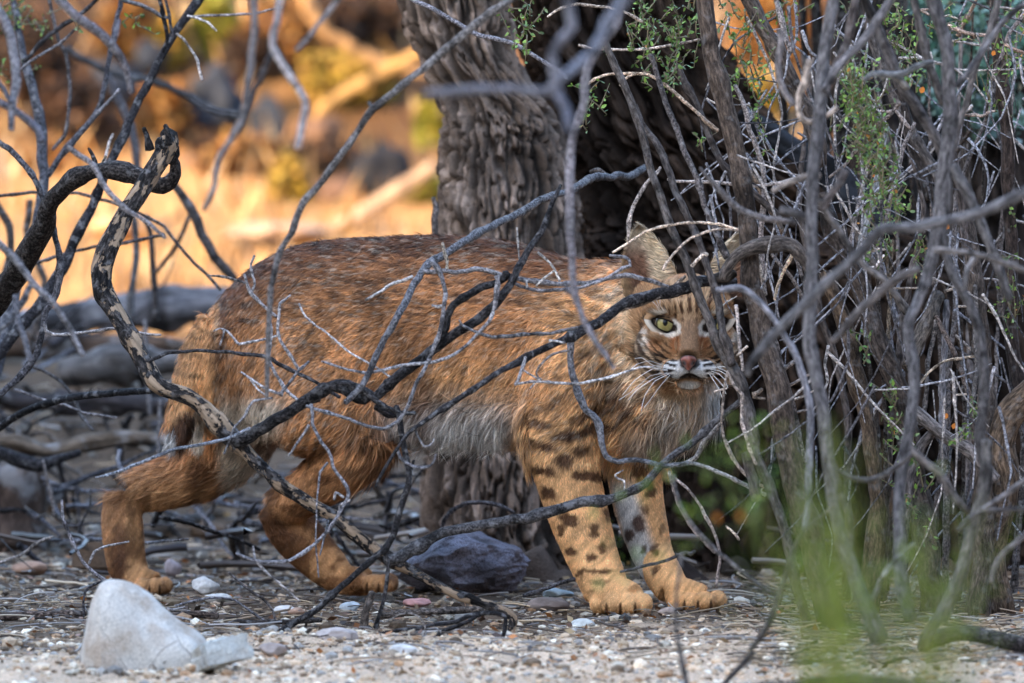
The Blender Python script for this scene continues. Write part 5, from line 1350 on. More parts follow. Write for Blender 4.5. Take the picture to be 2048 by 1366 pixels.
branch('thin forked twig lying in front of the hind paws', 9.7, '350,1212,3 380,1204,3 430,1195,3 470,1200,3 500,1222,3 550,1255,3', (0.24, 0.23, 0.25), name='fallen_twig', cat='twig', kids=[
 (9.7, '457,1145,3 480,1165,3 505,1185,3 530,1200,3 545,1220,3 553,1260,4', (0.20, 0.17, 0.16)),
 (9.7, '370,1214,3 345,1220,3 335,1216,2', (0.3, 0.28, 0.28))])

# --- the left side
branch('thick brown limb curving up from the left edge behind the knob', (10.3, 10.2, 10.0, 9.85, 9.8),
 '-20,615,34 0,590,33 34,545,30 68,484,27 89,450,25 93,420,22 104,398,20 130,371,19 150,356,18 171,347,18 190,342,18 212,340,19 232,340,19 253,344,20 284,355,21 308,368,21 325,372,20 340,364,18 350,348,15 350,328,13 342,312,12', (0.085, 0.068, 0.058), M_DARK, name='limb', cat='limb', ns=22, wob=0.12, kids=[
 (10.05, '196,340,5 190,322,5 184,308,4 177,296,3', DRK),
 (10.0, '206,338,4 204,326,3 212,312,3', (0.2, 0.17, 0.10))])
branch('dark forked shrub stem from the top left running down to the left edge', (10.7, 10.5),
 '400,-5,11 373,33,10 349,65,10 328,106,10 312,137,10 297,167,10 283,192,10 270,219,11 258,245,10 249,270,11 238,292,11 229,314,11 216,342,11 205,369,11 193,393,11 181,417,11 166,445,12 154,472,13 143,495,13 133,518,14 118,545,14 103,570,14 86,597,14 68,621,14 36,660,14 0,703,14', (0.075, 0.07, 0.078), name='stem', cat='stem', kids=[
 (10.6, '318,-5,5 325,22,5 331,50,5 333,78,5 326,104,5'), (10.6, '330,0,3 337,30,4 342,58,4 345,72,4', MID),
 (10.55, '353,67,3 366,77,3 377,92,3 388,108,3 395,122,3.5 400,142,3.5 404,160,3', PAL),
 (10.6, '230,-8,5 253,3,5 276,9,5 297,17,5 311,24,5 325,33,5 340,36,4', BLU),
 (10.55, '375,32,3 395,36,3 415,45,3 433,62,2.5', PAL), (10.6, '375,34,2.5 410,32,3 450,30,3 500,28,3 530,22,2.5 565,14,2', (0.3, 0.25, 0.24)),
 (10.6, '207,340,4 210,318,4 217,290,3.5 226,268,3', PAL)])
branch('upright gray stem at the left with three side shoots', (11.0, 10.7),
 '24,-10,7 35,35,8 40,85,9 44,113,10 53,142,11 62,171,12 68,200,12 75,232,13 79,262,13 82,290,13 86,320,13 89,349,13 87,376,13 82,403,13 73,435,13 65,467,13 48,525,13 31,587,13 15,660,12 0,720,12 -20,800,12', (0.12, 0.125, 0.15), name='stem', cat='stem', kids=[
 (10.7, '245,-8,6 240,18,6 233,50,6 229,79,6 222,108,6 215,137,6 208,170,6 202,202,6 197,216,6 191,229,7 170,258,7 140,290,7 118,318,7 96,352,7', (0.13, 0.13, 0.155), 'shoot'),
 (10.65, '239,178,4 225,195,4 208,212,4 192,230,5', (0.22, 0.2, 0.2)),
 (10.9, '95,-10,4 99,5,4 106,34,4.5 113,62,4.5 119,85,4.5 127,100,4.5 133,115,4.5 140,164,4.5 139,200,4.5 137,235,4.5 133,256,4.5 126,275,4.5 105,300,4', (0.17, 0.145, 0.14), 'shoot'),
 (10.8, '195,-5,5 170,20,5 147,38,5 125,52,5 106,64,5 88,78,5 75,92,5 60,112,5 47,124,5', (0.09, 0.08, 0.08), 'shoot'),
 (10.7, '150,58,3 135,74,3 120,87,3.5 100,99,3.5 79,111,3.5 60,123,3.5 41,139,3.5', (0.22, 0.2, 0.2)),
 (10.8, '0,392,4 34,388,4 65,384,4 110,388,4 154,386,4 205,400,4 239,410,4 294,434,4 328,452,4 345,477,4 386,522,4 415,550,4 441,580,4', (0.15, 0.13, 0.13)),
 (10.8, '62,529,4 90,520,4 120,511,4 160,500,4 205,491,4 240,487,4 273,482,4 300,475,4 328,469,4', (0.15, 0.13, 0.13))])
branch('out of focus pale blue stem close to the camera along the left edge', (8.7, 8.6),
 '-8,10,9 0,27,10 11,46,11 20,68,12 27,95,12 31,120,12 34,154,11 32,175,11 29,191,10 27,205,9 24,222,9 22,260,7', (0.23, 0.24, 0.30), name='stem', cat='stem', kids=[
 (8.65, '-10,200,8 0,206,8 24,219,9 45,230,9 62,243,9 78,262,9 84,285,9', (0.2, 0.2, 0.25)),
 (8.6, '0,165,6 12,185,6 22,205,7', (0.17, 0.17, 0.21))])
branch('out of focus blue gray stem slanting down from the top left edge', (8.7, 8.8),
 '112,-15,12 120,0,12 136,17,12 150,31,12 170,45,12 191,58,12 208,74,11 222,89,11 238,110,10 249,130,9 255,150,8 262,185,7', (0.22, 0.22, 0.28), name='stem', cat='stem', kids=[
 (8.75, '222,92,7 232,70,6 238,40,5', (0.2, 0.2, 0.25))])
branch('blurred gray twig curling beside the peeled knob', (9.1, 9.0), '137,294,7 160,312,7 185,328,7 195,345,7 202,362,7 215,382,7 232,400,7 245,412,7 260,424,6 294,444,5 330,475,4', (0.22, 0.21, 0.24), name='twig', cat='twig')
branch('blurred blue gray twig hanging over the left limb', (8.8, 8.7), '-15,475,9 0,488,9 31,518,9 48,540,9 65,563,8 85,585,8 106,604,8 125,632,7 144,662,7 154,686,7 166,712,6', (0.22, 0.23, 0.28), name='twig', cat='twig', kids=[
 (8.8, '-10,660,8 20,640,8 45,600,8 62,570,7', (0.16, 0.17, 0.2)), (8.8, '30,590,7 36,640,7 50,680,7 60,720,6', (0.18, 0.19, 0.23))])
branch('long gray twig curving down the left side with one pale side shoot', (10.1, 10.0),
 '-10,275,6 0,284,6.5 17,298,7 34,314,7 50,332,7 65,352,7 74,370,7 82,390,7 92,407,7 99,424,7 104,445,7 108,467,7 116,497,7 120,520,8 119,555,7 113,587,7 104,604,7 92,622,7.5 84,662,7 75,706,7 56,734,7 34,758,7 0,788,7', (0.13, 0.12, 0.13), name='stem', cat='stem', kids=[
 (9.95, '90,648,4 92,662,4 105,668,4 120,670,4.5 145,667,4.5 171,664,4 202,660,4 232,657,4 270,665,4 295,668,3.5 322,670,3', (0.34, 0.30, 0.28))])
branch('dark drooping branch crossing low at the left to the peeled branch', (10.6, 10.2), '-10,860,9 0,853,9 25,838,9 51,823,9 85,808,9 120,799,9 160,792,9 205,788,9 250,784,9 301,780,8 345,772,7', (0.055, 0.055, 0.062), name='branch', kids=[
 (10.6, '27,778,3 60,790,3 103,805,3 130,810,3 170,826,3 205,832,3 234,835,2.5', (0.3, 0.27, 0.27)),
 (10.7, '60,730,4 85,740,4 113,758,4 133,775,4 150,800,4 160,830,4 185,860,4', (0.16, 0.15, 0.15))])
for k, (s, d, c, lab) in enumerate([
 ('335,350,9 365,392,11 383,417,12 396,440,12 403,470,12 418,493,12 430,515,12 450,535,12 470,558,10', 11.8, MID, 'blurred gray stem leaning right toward the rump of the cat'),
 ('215,150,8 232,191,10 245,212,10 253,232,10 262,252,10 266,273,10 272,300,10 273,330,9 280,370,8', 12.3, (0.15, 0.15, 0.19), 'blurred blue gray stem behind the peeled knob'),
 ('130,95,8 164,116,9 195,130,9 222,147,9 260,155,9 301,161,9 340,175,9 376,191,9 400,206,9 427,222,9 455,228,9 485,230,9', 13.2, (0.10, 0.11, 0.13), 'blurred horizontal stem crossing behind the forked stem'),
 ('265,420,8 270,450,8 273,485,8 273,518,8 268,555,8 262,596,9 262,640,9', 12.2, (0.14, 0.15, 0.18), 'blurred upright stem in front of the big log, left one'),
 ('290,430,7 301,467,7 304,500,7 306,540,7 311,587,7 312,640,8', 12.0, (0.10, 0.09, 0.10), 'blurred upright stem in front of the big log, right one'),
 ('380,430,5 369,457,5 357,483,5 342,508,5 328,525,5 312,545,5', 12.0, (0.14, 0.11, 0.11), 'blurred thin twig bent toward the right log stem'),
 ('60,400,9 55,460,9 62,500,8 90,560,8 80,620,8 60,700,7', 12.1, (0.16, 0.13, 0.12), 'blurred brown stem between the limb and the log'),
 ('290,640,5 292,700,5 296,760,5 300,830,5', 11.9, (0.22, 0.22, 0.26), 'blurred thin upright stem below the big log'),
 ('320,800,4 318,850,4 316,910,4 300,960,3', 11.4, (0.2, 0.2, 0.23), 'thin blurred shoot left of the tail tip'),
 ('240,900,5 236,920,5 240,935,5 255,945,4', 11.2, (0.26, 0.27, 0.32), 'small pale hooked twig above the far hock'),
 ('86,920,3 95,960,4 105,1000,4 108,1030,3', 11.2, (0.22, 0.18, 0.16), 'thin brown twig standing right of the stump'),
 ('0,420,9 20,455,9 22,500,9 8,560,9', 11.6, (0.15, 0.13, 0.13), 'blurred stem at the left edge beside the thick limb'),
 ('1040,660,0.1 0,0,0', 0, None, None)][:-1]):
    branch(lab, d, s, c, name='stem', cat='stem', group='blurred stems behind the cat')

# --- soft twigs near the camera
branch('long out of focus twig crossing from the top over the trunk and down the rump', (8.9, 8.95),
 '1040,-18,11 1018,0,10 995,16,10 973,31,10 942,55,10 912,79,10 880,107,9 847,137,9 818,160,9 789,185,9 765,203,9 744,219,10 731,238,8 720,256,8 700,286,8 675,320,8 649,357,8 630,380,8 608,403,8 594,433,8 583,467,8 570,485,7 560,503,7 550,535,7 543,570,7 539,612,6 537,655,6 536,700,6 534,745,6 533,795,5', (0.19, 0.19, 0.21), name='twig', cat='twig', kids=[
 (8.93, '744,219,5 742,210,6 736,205,4', GRY)])
branch('very blurred forked twig left of centre, the left fork', (7.9, 7.8), '500,-20,8 506,0,9 510,34,9 509,68,9 505,100,9 502,137,9 497,165,9 492,191,9 489,215,9 485,239,9 470,265,9 455,292,8 443,308,8 437,325,8 433,347,8 431,369,7 420,395,7 408,420,6', (0.20, 0.19, 0.21), name='twig', cat='twig', kids=[
 (7.9, '547,96,6 530,135,6 513,171,7 500,205,7 487,235,7', (0.14, 0.13, 0.14)),
 (7.9, '485,232,5 450,225,5 410,215,5 380,195,5', (0.12, 0.12, 0.14))])
branch('very blurred pale twig hanging left of the trunk', (7.9, 7.8), '562,-20,8 560,0,8 556,20,9 554,41,9 547,65,9 545,92,9 560,122,9 581,154,9 598,180,9 612,205,9 610,226,8 605,246,8 601,270,8 595,296,7', (0.32, 0.30, 0.33), name='twig', cat='twig')
branch('short blurred twig slanting left at the top of the hillside', (8.0, 7.9), '690,-20,6 670,7,6 650,32,6 632,55,6 613,78,6 592,101,5', (0.24, 0.22, 0.23), name='twig', cat='twig')
branch('very blurred blue branch forking across both trunks', (6.9, 6.85),
 '1135,-20,16 1137,0,12.5 1141,26,12.5 1144,51,11.7 1132,68,10.9 1117,85,10.9 1110,102,10.9 1107,120,11.7 1112,145,12.5 1112,170,13.3 1093,184,12.5 1050,181,11.7 1008,178,10.9 975,179,11.7 939,181,12.5 895,184,10.9 850,186,8.6', (0.22, 0.24, 0.33), name='branch', ns=12, kids=[
 (6.9, '1112,170,11.7 1117,190,11.7 1126,206,11.7 1134,224,10.9 1136,240,9.4 1136,262,7.0', (0.22, 0.24, 0.33), 'fork'),
 (6.9, '1262,-20,18 1247,0,14.0 1232,20,14.0 1213,45,14.0 1205,66,13.3 1196,85,13.3 1180,105,11.7 1161,126,10.9 1142,142,10.9 1120,158,10.9', (0.22, 0.25, 0.33), 'fork')])
branch('long out of focus vertical twig falling from the top over the neck', (8.45, 8.5),
 '1252,-20,9 1247,0,9 1240,26,9 1233,51,9 1215,74,10 1196,97,10 1182,120,10 1172,144,11 1170,174,11 1168,205,10 1158,236,10 1148,267,10 1143,296,10 1141,325,10 1140,367,10 1141,410,10 1141,440,10 1141,484,9 1143,510,8 1144,535,8 1145,562,8 1148,590,9 1158,618,7 1168,645,7 1180,666,7 1192,686,6 1209,708,6 1222,728,5 1228,738,4', (0.24, 0.24, 0.31), name='twig', cat='twig', kids=[
 (8.5, '1148,588,7 1135,582,6 1128,575,5')])
branch('gray twig with dark rings crossing the top of the left trunk', (10.0, 9.9),
 '815,-10,5 826,0,5 848,11,5.5 871,21,5.5 897,36,5.5 922,51,5.5 940,61,5.5 956,70,5.5 985,76,5.5 1018,85,5.5 1040,95,5.5 1059,106,5 1085,122,5 1110,137,5 1134,156,4', (0.24, 0.22, 0.24), name='twig', cat='twig')

# --- the multi stemmed shrub in focus on the right
M_LEAFG = M_LEAF
root = empty('shrub', 'multi stemmed gray brown shrub in focus, its stems crossing the cat face', 'shrub')
def stems(root, L, mat=None, ns=12, scale=0.88, tone=1.0, **k):
    for q in L:
        d, s, c = q[:3]; nm = q[3] if len(q) > 3 else ('stem' if float(s.split()[1].split(',')[2]) > 6.5 else 'twig')
        mb = MB(); tube(mb, pth(s, d, True, scale), np.array(warm(c))*tone*(np.array([1.14, 1.0, 0.86]) if scale > 0.8 else np.array([1.05, 0.97, 0.86])), ns if nm == 'stem' else 7, **k); mb.build(nm, (mat or M_STEM) if nm == 'stem' else M_TWIG, root)
stems(root, [
 ((9.65, 9.6, 9.5), '1405,-30,19 1411,0,19 1416,40,19 1422,80,20 1430,120,20 1438,160,20 1447,200,20 1455,240,20 1464,280,21 1472,320,21 1481,359,21 1488,410,21 1495,467,21 1497,510,21 1500,553,22 1506,590,23 1512,625,24 1519,660,24 1527,700,24 1534,730,25 1543,765,26 1556,800,28 1567,835,28 1576,880,28 1584,920,28 1592,970,28 1601,1020,28 1618,1090,28 1640,1150,30 1662,1210,34 1690,1290,42', (0.125, 0.10, 0.085)),
 ((9.85, 9.8), '1480,-30,17 1495,0,17 1508,28,17 1519,51,17 1537,78,17 1553,103,17 1568,130,17 1580,154,17 1592,180,17 1603,208,18 1620,242,20 1632,280,18 1640,330,16', (0.12, 0.10, 0.09)),
 ((9.65, 9.5), '1205,60,7 1213,96,8 1226,124,8 1240,154,9 1253,180,9 1264,205,9 1277,245,9 1288,284,9 1295,314,9 1302,342,9 1314,376,9 1326,410,9 1336,440,9 1343,462,9 1356,490,9 1368,516,10 1379,543,10 1391,572,10 1402,600,10 1412,624,10 1423,648,11 1431,672,11 1440,696,12 1452,716,13 1466,738,14 1478,760,15 1488,790,15 1497,826,14 1505,870,14 1513,917,13 1526,945,13 1539,970,13 1553,1007,12 1567,1043,12 1574,1075,12 1580,1104,12 1586,1136,12 1591,1166,12 1600,1196,11 1610,1226,11 1622,1262,11 1638,1300,12', (0.12, 0.115, 0.12)),
 ((9.68, 9.55), '1270,210,6 1283,245,7 1300,270,7 1316,292,8 1330,322,8 1344,354,8 1354,382,8 1365,412,8 1380,443,8 1396,485,8 1406,512,8 1417,541,8 1427,568,9 1437,598,9 1442,626,9 1446,655,9 1451,678,9 1457,700,10 1464,730,10', (0.12, 0.112, 0.118)),
 ((9.7, 9.6), '1300,110,6 1315,147,6 1324,175,7 1332,205,7 1341,226,7 1349,249,7 1358,275,7 1368,301,7 1381,330,7 1394,362,7 1405,394,7 1416,427,7 1426,450,8 1437,475,8 1446,498,8 1455,515,7', (0.13, 0.125, 0.14)),
 ((9.75, 9.7), '1355,130,7 1369,164,8 1383,188,8 1396,212,8 1407,240,8 1418,268,8 1429,293,8 1441,318,8 1452,338,8 1465,356,8 1480,366,8 1497,377,8 1512,390,8 1528,404,8 1545,420,8 1560,434,8', (0.11, 0.10, 0.105)),
 (9.7, '1545,-20,6 1553,0,6 1560,26,6 1567,51,6 1574,78,6 1582,105,6', (0.24, 0.24, 0.27)),
 (9.72, '1470,170,5 1488,212,6 1494,234,6 1499,258,6 1508,281,6 1516,304,6 1522,324,6 1526,345,6 1527,370,6 1526,393,6 1524,430,6 1522,470,6 1520,518,6 1524,550,6 1529,590,6', (0.26, 0.25, 0.27)),
 (9.78, '1470,305,5 1485,325,5 1497,342,5 1509,360,6 1519,381,6 1529,403,6 1541,421,6 1553,438,6 1562,455,6 1570,478,6', (0.24, 0.18, 0.13)),
 (9.7, '1335,358,3 1348,362,3.5 1372,363,3.5 1399,364,4 1430,365,4 1457,368,4 1480,370,4 1502,373,4 1530,370,4 1553,366,4.5 1578,362,5 1606,355,5', (0.36, 0.34, 0.35)),
 (9.7, '1095,34,2.5 1115,20,3 1137,12,3 1155,9,3 1172,10,3 1195,12,3 1219,15,3 1240,21,3 1260,29,3 1285,44,3', (0.42, 0.37, 0.32)),
 (9.72, '1173,170,3 1190,158,3 1213,150,3.5 1233,147,3.5 1254,147,3.5 1276,147,3.5 1298,150,4 1315,158,4 1332,171,4 1350,186,4 1370,205,4 1385,218,4 1400,231,4 1418,247,4.5 1436,262,4', (0.42, 0.33, 0.25)),
 (9.72, '1240,172,3 1250,158,3 1262,150,3 1290,146,3', (0.42, 0.34, 0.26)),
 (9.72, '1157,90,3 1175,95,3 1196,98,3 1233,99,3 1265,99,3 1298,96,3 1325,93,3 1350,88,3 1400,79,2.5', (0.38, 0.34, 0.32)),
 (9.62, '1257,467,4.5 1256,445,4.5 1260,427,4.5 1269,404,4.5 1281,383,4.5 1295,366,4.5 1308,353,5 1316,343,4 1321,334,3', (0.30, 0.29, 0.30)),
 (9.58, '1225,505,2.5 1240,497,3 1256,487,3 1275,474,3 1292,463,3 1312,456,3 1334,451,3 1358,447,3 1381,445,3 1410,446,3 1437,449,3 1455,453,3 1476,459,3', (0.50, 0.42, 0.34)),
 (9.58, '1325,541,3 1334,525,3 1345,511,3 1356,498,3 1367,487,3 1380,477,3 1395,470,3 1417,462,3 1440,458,3 1476,461,3', (0.45, 0.39, 0.34)),
 (9.58, '1256,482,3 1257,462,3.5 1259,445,3.5 1262,430,3.5', (0.36, 0.33, 0.32)),
 (9.52, '1384,533,4 1392,522,4 1401,514,4 1408,508,4 1415,510,4', (0.44, 0.40, 0.36)),
 (9.55, '1472,610,4 1474,640,4 1477,670,4.5 1480,700,4.5 1483,720,4.5 1486,741,4', (0.34, 0.33, 0.35)),
 (9.5, '1456,741,3 1451,765,3 1447,792,3 1444,822,3 1444,853,3 1448,875,3 1454,894,3 1466,920,3', (0.28, 0.25, 0.23)),
 (9.5, '1455,745,3 1464,765,3.5 1474,778,3.5 1484,788,3.5 1484,815,4 1483,843,4 1490,868,4 1498,894,4 1512,930,3', (0.34, 0.31, 0.30)),
 (9.5, '1428,784,2 1443,779,2.5 1454,776,2', (0.4, 0.36, 0.33)),
 (9.54, '1474,712,2.5 1483,703,3 1495,692,3', (0.36, 0.33, 0.3)),
 (9.6, '1543,655,6 1550,684,6 1557,708,6 1563,732,6 1570,754,6 1577,777,6 1583,800,6 1588,822,6 1594,850,6 1600,880,6 1612,930,6', (0.19, 0.175, 0.18)),
 (9.6, '1577,772,3.5 1590,765,3.5 1604,757,3 1620,748,2.5', (0.36, 0.32, 0.3)), (9.6, '1585,800,3 1597,796,3 1612,789,2.5 1628,781,2', (0.38, 0.34, 0.3)),
 (9.6, '1590,825,3 1606,821,2.5 1622,817,2', (0.36, 0.32, 0.3)), (9.6, '1568,738,5 1582,728,5 1600,715,4', (0.28, 0.26, 0.26)),
 (9.62, '1506,790,6 1516,785,5 1524,778,4', (0.3, 0.27, 0.24)), (9.62, '1506,793,4 1520,796,3.5 1530,798,3', (0.3, 0.27, 0.24)),
 (9.64, '1549,600,3 1556,570,3.5 1565,545,4 1576,525,4 1588,505,3.5 1594,490,3', (0.5, 0.40, 0.27)),
 (9.66, '1543,508,4 1556,524,4.5 1570,540,4.5 1585,558,4.5 1597,580,4.5 1608,600,4', (0.24, 0.22, 0.22)),
 (9.67, '1585,500,4 1592,520,4.5 1600,545,4.5 1608,570,5 1615,595,5', (0.2, 0.185, 0.19)),
 (9.7, '1516,510,4 1520,535,4.5 1525,560,4.5 1530,590,4', (0.26, 0.25, 0.24)),
 (9.58, '1445,560,9 1450,546,12 1460,530,13 1470,516,14 1485,504,15 1502,496,15 1522,490,16 1546,486,16 1566,486,17 1587,491,18 1602,504,17 1614,522,15 1622,548,13', (0.13, 0.12, 0.12), 'stem'),
 (9.62, '1420,560,9 1440,555,12 1455,556,12 1470,545,9', (0.12, 0.11, 0.105), 'stem'),
 (9.55, '1338,943,4 1342,960,4 1353,998,4 1365,1023,4 1377,1046,4 1388,1062,4 1402,1078,4 1430,1105,4', (0.3, 0.27, 0.28)),
 (9.55, '1348,955,3 1368,972,3 1389,995,3 1402,1014,3.5 1413,1036,3.5 1425,1056,3.5 1433,1077,3.5 1438,1100,3.5 1439,1121,3.5 1436,1146,3.5 1432,1174,3', (0.32, 0.28, 0.28)),
 (9.56, '1450,880,4 1457,899,4 1470,922,4 1485,943,4 1505,960,4 1529,975,4', (0.32, 0.29, 0.27)),
 (9.56, '1452,1052,2.5 1470,1068,3 1478,1080,3', PAL), (9.6, '1620,1210,3 1634,1212,3 1646,1208,2.5', (0.45, 0.42, 0.40)),
 (9.58, '1545,755,4 1540,800,5 1546,850,5 1560,905,5 1575,955,5 1585,1005,5', (0.14, 0.13, 0.13)),
 (9.52, '1492,905,12 1500,950,13 1512,1000,13', (0.10, 0.095, 0.10), 'stem')])
shrubA = root

root = empty('shrub', 'brown stemmed shrub behind the in focus one, thick stems fanning from the ground', 'shrub')
stems(root, [
 ((9.95, 9.8), '1640,390,18 1652,425,19 1665,465,20 1690,503,21 1710,537,21 1722,570,21 1732,605,21 1742,640,21 1753,675,21 1764,700,22 1776,727,22 1787,752,22 1798,780,22 1808,812,22 1818,848,22 1828,885,22 1836,925,22 1842,985,22 1850,1060,24 1858,1130,26 1866,1225,32', (0.11, 0.09, 0.08)),
 ((9.95, 9.85), '1650,545,15 1658,575,17 1668,600,17 1680,628,18 1688,652,18 1695,678,18 1703,710,18 1711,745,18 1718,775,18 1726,800,18 1733,835,18 1739,865,18 1743,900,18 1748,950,18 1754,1002,19 1753,1055,19 1750,1104,19 1744,1160,20 1738,1225,24', (0.16, 0.115, 0.075)),
 ((9.9, 9.8), '1876,590,16 1866,612,17 1856,637,18 1844,662,18 1834,684,18 1826,706,18 1822,735,17', (0.13, 0.115, 0.10)),
 ((9.9, 9.8), '1932,440,19 1936,470,19 1941,495,19 1946,520,20 1951,555,20 1956,590,20 1960,620,20 1964,655,20 1967,690,20 1971,723,20 1974,757,20 1977,792,20 1976,850,20 1974,917,20 1972,1010,22 1966,1100,24 1955,1235,30', (0.13, 0.11, 0.10)),
 ((9.95, 9.9), '1985,40,15 1991,70,16 1998,105,16 2002,145,16 2005,188,16 2009,230,16 2014,275,16 2017,325,16 2018,376,15 2020,430,15 2024,500,15 2020,570,15 2021,640,15 2030,720,16 2035,800,18', (0.085, 0.065, 0.06)),
 ((9.98, 9.9), '1780,60,11 1792,120,12 1800,180,12 1815,240,12 1830,300,12 1850,350,13 1862,400,13', (0.07, 0.06, 0.058)),
 ((10.0, 9.9), '1738,60,12 1752,100,13 1770,150,14 1790,190,14 1812,235,14 1835,280,14 1862,330,14 1885,375,14', (0.12, 0.11, 0.11)),
 (9.9, '1893,600,6 1891,640,7 1889,680,7 1887,720,7 1886,758,7 1886,790,7 1885,830,7 1886,870,7 1888,920,7', (0.22, 0.24, 0.30)),
 (9.85, '1872,632,5 1886,660,5.5 1902,692,6 1909,708,6 1915,724,6 1922,744,6 1929,766,6 1937,788,6 1943,810,6 1946,840,6 1948,885,6', (0.17, 0.14, 0.135)),
 (9.85, '1872,640,5 1866,670,5 1860,700,5 1857,720,5 1855,745,5 1852,790,5 1849,850,5', (0.16, 0.16, 0.17)),
 (9.82, '1838,772,3 1848,755,3 1861,741,3 1874,731,3 1888,723,3 1905,718,3 1948,713,3', (0.40, 0.35, 0.28)),
 (9.85, '1950,570,5 1952,620,5 1950,680,5 1952,740,6 1947,790,6 1936,830,6 1925,870,6 1915,920,6', (0.16, 0.17, 0.19)),
 (9.8, '1815,820,14 1833,824,14 1850,838,15 1867,853,15 1888,868,15 1912,884,15 1935,900,15 1960,925,16 1990,960,16', (0.20, 0.20, 0.22), 'stem'),
 (9.82, '1880,855,12 1862,872,12 1844,894,12 1830,920,12 1818,960,12 1812,1020,12 1806,1100,12', (0.16, 0.16, 0.18), 'stem'),
 (9.85, '2075,770,30 2050,795,32 2034,812,33 2020,830,34 2010,855,34 2006,880,34 2008,905,36 2012,930,38 2008,970,40 2000,1010,42 1988,1055,44 1978,1100,46 1976,1150,50 1985,1240,60', (0.17, 0.125, 0.085), 'stem'),
 (9.88, '1905,300,8 1915,350,8 1925,400,9 1928,450,9 1932,500,9', (0.13, 0.12, 0.13)),
 (9.9, '1700,430,6 1716,470,7 1735,510,8 1760,548,9 1790,590,9 1815,625,9', (0.17, 0.165, 0.17)),
 (9.86, '1742,300,4 1735,330,4.5 1728,360,5 1722,390,5 1715,420,5 1708,455,5 1700,490,5', (0.26, 0.25, 0.27)),
 (9.86, '1772,255,8 1766,285,9 1760,310,9 1757,340,9 1750,380,9 1742,420,9 1733,450,9 1724,480,9 1716,510,8', (0.20, 0.25, 0.31)),
 (9.84, '1658,355,3 1690,330,3.5 1712,300,4 1735,270,4.5 1758,245,4.5 1780,230,4.5 1800,205,4', (0.24, 0.21, 0.20)),
 (9.84, '1760,222,3 1775,223,3.5 1790,221,4 1800,232,4 1812,248,4 1825,262,4', (0.36, 0.33, 0.34)),
 (9.84, '1830,245,4 1818,270,4.5 1806,298,5 1798,330,5 1793,352,5.5 1785,385,5.5 1778,420,5.5 1770,450,5.5 1762,470,5', (0.22, 0.22, 0.25)),
 (9.8, '1828,15,3 1845,22,3.5 1858,30,3.5', (0.4, 0.33, 0.3)), (9.8, '1826,20,3 1840,20,3 1856,18,3 1866,24,3', (0.34, 0.26, 0.23)),
 (9.8, '1896,50,3.5 1908,55,4 1925,62,4.5 1945,68,4.5 1970,70,4 1985,72,4', (0.42, 0.32, 0.28)),
 (9.8, '1885,34,2.5 1898,31,2.5 1915,38,2.5', (0.42, 0.4, 0.36)),
 (9.8, '2010,88,3.5 2025,97,4 2040,104,4 2060,112,4', (0.34, 0.24, 0.20)),
 (9.82, '1913,236,3 1930,230,3.5 1950,229,3.5 1965,232,3.5 1978,224,3 1990,222,3', (0.32, 0.27, 0.25)),
 (9.82, '1952,0,4 1945,15,4.5 1935,35,5 1925,52,5 1916,72,5', (0.22, 0.16, 0.12)),
 (9.85, '2045,30,5 2030,50,5 2018,68,5 2010,90,5 1995,130,5 1985,160,5', (0.26, 0.24, 0.26)),
 (9.9, '1785,480,4 1783,520,4 1778,560,4.5 1780,600,4.5 1776,650,5 1774,710,5', (0.20, 0.165, 0.12)),
 (9.9, '1772,490,3.5 1774,530,3.5 1780,570,3.5 1782,600,3.5', (0.26, 0.20, 0.13)),
 (9.85, '1733,505,3 1745,502,3 1758,498,3 1770,500,3', (0.4, 0.37, 0.35)), (9.85, '1738,536,3 1752,534,3.5 1760,520,3.5 1768,510,3', (0.42, 0.42, 0.46)),
 (9.85, '1752,577,2.5 1775,577,2.5 1800,576,2.5 1858,575,2', (0.4, 0.36, 0.32)),
 (9.85, '1890,582,3 1905,578,3.5 1918,572,3.5 1930,570,3', (0.4, 0.37, 0.34)), (9.85, '1912,613,3 1930,612,3 1942,611,3 1955,616,2.5', (0.4, 0.37, 0.35)),
 (9.85, '1905,578,2.5 1925,583,2.5 1940,586,2.5', (0.4, 0.37, 0.34)), (9.85, '1910,790,2.5 1935,788,2.5 1965,792,2.5', (0.4, 0.36, 0.32))])
shrubB = root
# extra inner stems that thicken the shrub down to the ground
r = np.random.default_rng(404)
for k in range(16):
    x1 = r.uniform(1640, 2050); x0 = x1+r.normal(-20, 50); w = r.uniform(3, 8); dd = r.uniform(10.05, 10.6)
    c = np.array([(0.10, 0.09, 0.085), (0.14, 0.13, 0.135), (0.09, 0.07, 0.055), (0.17, 0.17, 0.19)][k % 4])
    s = f'{x0+r.normal(0,30)},{r.uniform(-40,260)},{w*.6} {x0+r.normal(0,20)},{r.uniform(330,420)},{w*.8} {(x0+x1)/2+r.normal(0,16)},{r.uniform(520,640)},{w} {x1+r.normal(0,14)},{r.uniform(760,900)},{w*1.1} {x1+r.normal(0,10)},1200,{w*1.4}'
    stems(root, [(dd, s, c, 'stem' if w > 6.5 else 'twig')])

